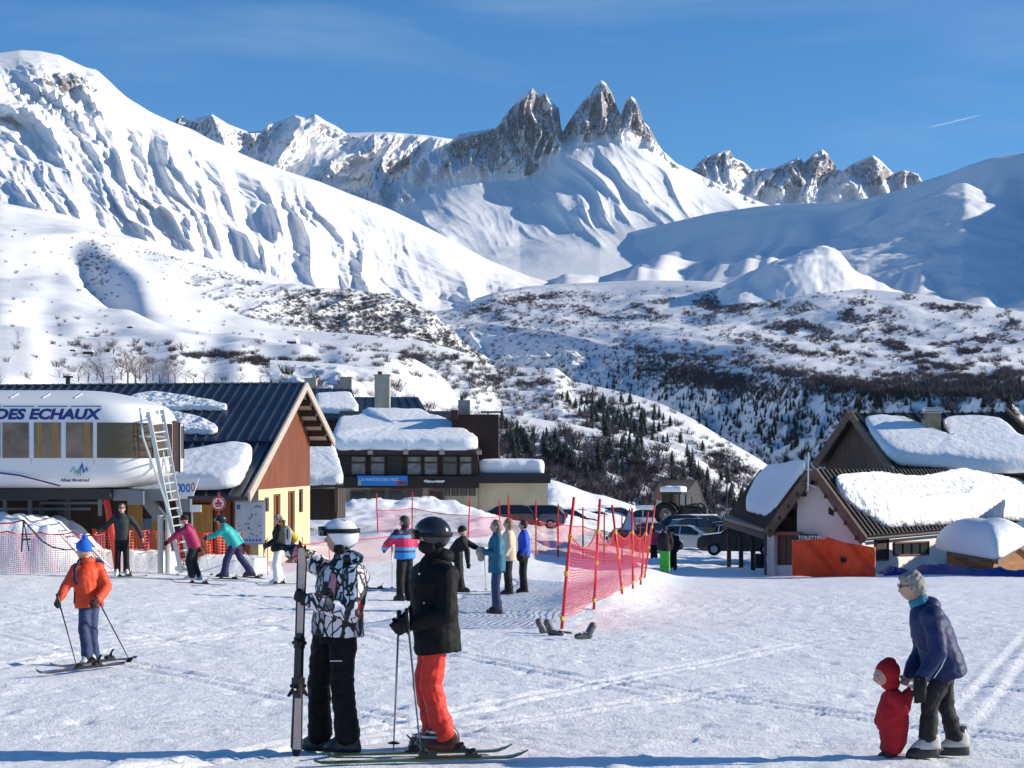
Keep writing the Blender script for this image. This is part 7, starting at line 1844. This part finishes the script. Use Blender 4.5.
p = mid('skier in magenta jacket and black trousers leaning forward on skis', 193, 580, 182, 71, top=m_magenta, bottom=m_black, hat=(mat('dark_knit',(.03,.01,.03),.8),'cap'), goggles=sung, gloves=m_black, boots=(m_bootw,'ski'), puff=1.02, hem=.84,
  pose=dict(pelvis=(-.03,0,.86), waist=(.02,0,1.0), chest=(.10,0,1.18), neck=(.14,0,1.34), head=(.21,0,1.49), shL=(.12,.18,1.29), shR=(.12,-.18,1.29), elL=(.38,.22,1.12), wrL=(.55,.20,.97), elR=(.0,-.25,1.02), wrR=(-.08,-.28,.82), hipL=(-.03,.09,.84), hipR=(-.03,-.09,.84), kneeL=(.09,.1,.47), kneeR=(.0,-.1,.47), ankL=(.0,.11,.10), ankR=(-.10,-.11,.10)))
p = mid('skier in bright teal jacket and navy trousers striding with legs apart', 232, 577, 184, 71, top=m_teal, bottom=m_navy_t, hat=(mat('dark_helmet',(.015,.03,.045),.4),'helmet'), goggles=(mat('teal_lens',(.02,.15,.20),.2),False), gloves=m_navy_t, boots=(m_bootk,'ski'), puff=1.02, hem=.84,
  pose=dict(pelvis=(-.05,0,.83), waist=(.02,0,.96), chest=(.13,0,1.13), neck=(.19,0,1.28), head=(.28,0,1.41), shL=(.17,.18,1.22), shR=(.17,-.18,1.22), elL=(.36,.20,1.06), wrL=(.55,.16,1.0), elR=(-.08,-.24,1.05), wrR=(-.22,-.26,.86), hipL=(-.04,.09,.81), hipR=(-.06,-.09,.81), kneeL=(.12,.10,.45), kneeR=(-.20,-.1,.48), ankL=(.18,.11,.10), ankR=(-.46,-.11,.12)))
sm_ = mat('pale_ski', (.45,.46,.44), .4)
for lab, a in (('ski under the man in the grey sweater',(100,578,147,576)),('ski under the skier in magenta',(170,582,226,585.5)),('ski under the forward foot of the teal skier',(207,578.5,248,580)),('ski under the rear foot of the teal skier',(236,577,266,579)),('pale green ski under the skier in white trousers',(255,585,301,583.5))):
    ski_on_snow(lab, a[2], a[3], a[0], a[1], sm_ if 'green' not in lab else gcol, tipup=.06)
ski_pole('pale ski pole behind the skier in magenta', G(201,44)+V3((0,0,.85)), G(212,44.4), None, m_alu)
ski_pole('pale ski pole planted just in front of the skier in magenta', G(169,43)+V3((0,0,.95)), G(178,43.2), None, m_alu)
ski_pole('pale ski pole slanting behind the teal skier', G(242,44)+V3((0,0,.75)), G(262,45), None, m_alu)
def exb(root, W, fw, lf, up, k, hc, f, s_, u):
    pass
p = mid('skier in short black jacket and white trousers near the map board', 279, 584, 192, 69, top=m_black, bottom=m_white_fab, hair=(m_brown_hair,'short'), hat=(mat('patterned_knit',(.30,.26,.22),.8,noise=.7,nscale=25),'cap'), gloves=mat('dark_red_glove',(.10,.03,.03),.7), boots=(m_bootw,'ski'), hem=.86,
  pose=dict(elL=(.06,.25,1.12), wrL=(.28,.20,.98), elR=(.05,-.25,1.12), wrR=(.26,-.2,1.0), ankL=(.05,.13,.1), ankR=(-.06,-.13,.1), kneeL=(.10,.12,.5), kneeR=(.04,-.12,.5)))
ski_pole('thin ski pole before the skier in white trousers', G(266,42.5)+V3((0,0,1.0)), G(261,42.5), None, m_steel)
g = Gv(288,583); root = empty('snowboard', g+V3((.06,.3,.85)), label='small white board carried behind the back of the skier in white trousers', cat='snowboard')
c_ = P(287.5,536,g.y-.25); MB().rings([[c_+V3((math.cos(t)*.095*s_*(1),yy,.26*math.sin(t)*s_)) for t in [2*math.pi*j/20 for j in range(20)]] for yy, s_ in ((-.012,.94),(-.008,1),(.008,1),(.012,.94))]).build('deck', m_white, root); MB().obox(c_+V3((0,-.02,.05)), (.015,0,0),(0,.01,0),(0,0,.13)).build('binding', m_blackp, root)
g = G(291,54); p = person('person in mustard yellow jacket stooping at the cream wall of the lodge', g, 200, 1.55, vox=.025, top=mat('mustard_jacket',(.50,.36,.02),.7), bottom=m_wood_d, hair=(m_dark_hair,'short'), boots=(m_bootk,'soft'), bare_hands=True,
  pose=dict(pelvis=(-.1,0,.88), waist=(0,0,1.0), chest=(.16,0,1.17), neck=(.24,0,1.31), head=(.32,0,1.43), shL=(.2,.18,1.26), shR=(.2,-.18,1.26), elL=(.3,.25,1.0), wrL=(.42,.2,.82), elR=(.3,-.25,1.0), wrR=(.42,-.2,.82)))
# ---- centre group
m_multi = zone_mat('pink_and_blue_jacket', [(0,(.02,.24,.62)),(1.04,(.03,.03,.16)),(1.09,(.03,.36,.72)),(1.15,(.62,.02,.10)),(1.28,(.66,.03,.12)),(1.36,(.05,.40,.70)),(1.42,(.03,.02,.05))])
def exm(root, W, fw, lf, up, k, hc, f, s_, u):
    mb = MB(); mb.chain([W['shL'], W['elL'], W['wrL']], [.088*k,.076*k,.058*k]); mb.solid('sleeve', mat('pale_lilac_cloth',(.62,.64,.72),.7), root, .018, 2, .006, .1)
    mb = MB(); a = W['neck']+up*.03*k; mb.lathe(a, up, [(.07*k,-.03),(.082*k,0),(.078*k,.06*k),(.06*k,.06*k)], 12); mb.build('neck_warmer', mat('dark_knit',(.03,.01,.03),.8), root, smooth=True)
p = mid('skier in pink, red and blue jacket seen from behind, left of the black helmet', 405, 600, 130, 85, top=m_multi, bottom=m_black, hair=(m_brown_hair,'bob'), hat=(mat('black_white_knit',(.03,.03,.035),.8),'cap'), gloves=m_black, boots=(m_bootk,'ski'), hem=.86, puff=1.15,
  look=(-.9,.3,0), extras=exm, pose=dict(elL=(.12,.36,1.16), wrL=(.34,.28,1.06), elR=(.05,-.28,1.14), wrR=(.26,-.2,.98)))
ski_pole('ski pole planted left of the pink and blue jacket', Gv(393,590)+V3((.0,-.3,1.05)), Gv(392,590), None, m_alu)
ski_on_snow('long thin ski pointing left beside the pink and blue jacket', 404, 590, 341, 587.5, dsk)
p = mid('person in black bending and reaching right, seen behind the black-helmeted skier', 458, 592, 355, 74, top=m_black, bottom=m_black, hat=(m_black,'beanie'), gloves=m_black, boots=(m_bootk,'ski'),
  pose=dict(pelvis=(-.12,0,.86), waist=(-.05,0,.98), chest=(.06,0,1.14), neck=(.12,0,1.28), head=(.10,0,1.42), shL=(.12,.18,1.22), shR=(.12,-.18,1.22), elL=(.34,.2,1.08), wrL=(.48,.1,1.02), elR=(.24,-.22,1.0), wrR=(.26,-.22,.72), ankL=(.05,.12,.1), ankR=(.1,-.12,.1)))
def exj(root, W, fw, lf, up, k, hc, f, s_, u):
    mb = MB(); c = (W['wrL']+W['wrR'])/2+fw*.06; mb.ell(c, fw*.10, lf*.12, up*.10); mb.ell(c-up*.1, fw*.07, lf*.09, up*.08); mb.solid('fur_mittens', mat('beige_fur',(.40,.34,.25),.9,noise=.3,nscale=30), root, .015, 1, .02, .04)
p = mid('woman with long hair in petrol blue jacket and jeans, hands folded at her chest', 497, 613, 186, 94, vox=.016, top=mat('petrol_jacket',(.012,.12,.21),.6), bottom=m_jeans, hair=(mat('ash_brown_hair',(.20,.15,.10),.6,noise=.5,nscale=50,stretch=(1,1,.3)),'long'), boots=(m_bootk,'soft'), hem=.76, puff=.98, pants_r=.84, bare_hands=True, extras=exj, pose=dict(elL=(.0,.25,1.12), wrL=(.24,.12,1.14), elR=(.0,-.25,1.12), wrR=(.24,-.12,1.14)))
p = mid('woman in cream jacket standing between the petrol blue and royal blue figures', 509, 594, 176, 76, top=mat('cream_jacket',(.60,.50,.36),.8), bottom=m_black, hair=(mat('light_brown_hair',(.24,.15,.08),.6),'long'), boots=(m_bootk,'soft'), hem=.76, bare_hands=True)
ski_pole('ski pole resting in front of the petrol blue jacket', Gv(484,592)+V3((0,0,1.05)), Gv(486,592), None, m_steel)
ski_pole('dark ski pole standing behind the petrol blue jacket', Gv(505,594)+V3((0,-.3,1.05)), Gv(506,594), None, m_blackp)
def exr(root, W, fw, lf, up, k, hc, f, s_, u):
    mb = MB(); c = W['hipL']+lf*.12+fw*.08-up*.02; mb.ell(c, fw*.12, lf*.09, up*.16); mb.ell(c+up*.12-fw*.06, fw*.10, lf*.08, up*.10); mb.solid('waist_bag', m_black, root, .02, 2, .012, .1)
p = mid('man in royal blue sweater with a black bag at his hip', 524, 592, 182, 73, top=mat('royal_blue_jersey',(.008,.075,.55),.7), bottom=m_black, hair=(m_dark_hair,'short'), boots=(m_bootk,'soft'), puff=.9, hem=.84, bare_hands=True, extras=exr)
# ---- people down by the car park
p = mid('person in dark jacket and bright green ski trousers facing the car park', 665, 573, 88, 47, top=m_black, bottom=mat('green_trousers',(.03,.32,.03),.6), hair=(m_dark_hair,'short'), boots=(m_bootk,'soft'), vox=.028, gloves=m_black)
p = mid('slim dark figure just right of the green ski trousers', 672.5, 570.5, 95, 42, top=m_black, bottom=m_black, hat=(m_black,'beanie'), boots=(m_bootk,'soft'), vox=.028, gloves=m_black)
p = mid('person in pink vest and black trousers left of the green ski trousers', 654, 559, 80, 32, top=mat('pink_vest',(.60,.06,.10),.7), bottom=m_black, hair=(m_dark_hair,'short'), boots=(m_bootk,'soft'), vox=.03, gloves=m_black, group=None)

# ---- gear lying on the piste
for lab, u, v, hd in (('grey ski boot lying on the snow, leftmost of the three before the net',548,633,20),('second grey boot of the pile lying on the snow before the net',556,636,-30),('lone grey ski boot lying apart to the right on the snow',583,640,200)):
    g = Gv(u,v); root = empty('ski_boot', g, 0, label=lab, cat='boot', group=None); a = R(hd); fx = V3((math.cos(a),math.sin(a),0)); sv = V3((-fx.y,fx.x,0)); mb = MB()
    mb.cap(g+UP*.05-fx*.10, g+UP*.045+fx*.10, .055, .045); mb.cap(g+UP*.06-fx*.08, g+UP*.20-fx*.16, .06, .06); mb.solid('shell', mat('grey_boot',(.10,.10,.105),.4), root, .012, 2)
    for j, (q, zz) in enumerate(((0.04,.09),(-.03,.105),(-.13,.15))): MB().obox(g+fx*q+UP*zz, fx*.012, sv*.058, UP*.008).build('buckle', m_steel, root)
root = empty('glove', Gv(563,634), label='small dark glove lying beside the pile of ski boots', cat='glove'); mb = MB(); add_hand(mb, Gv(563,634)+UP*.03, V3((.8,.4,.1)), V3((0,0,-1)), V3((0,1,0)), 1.0, 25, True); mb.solid('cloth', m_black, root, .012, 1)
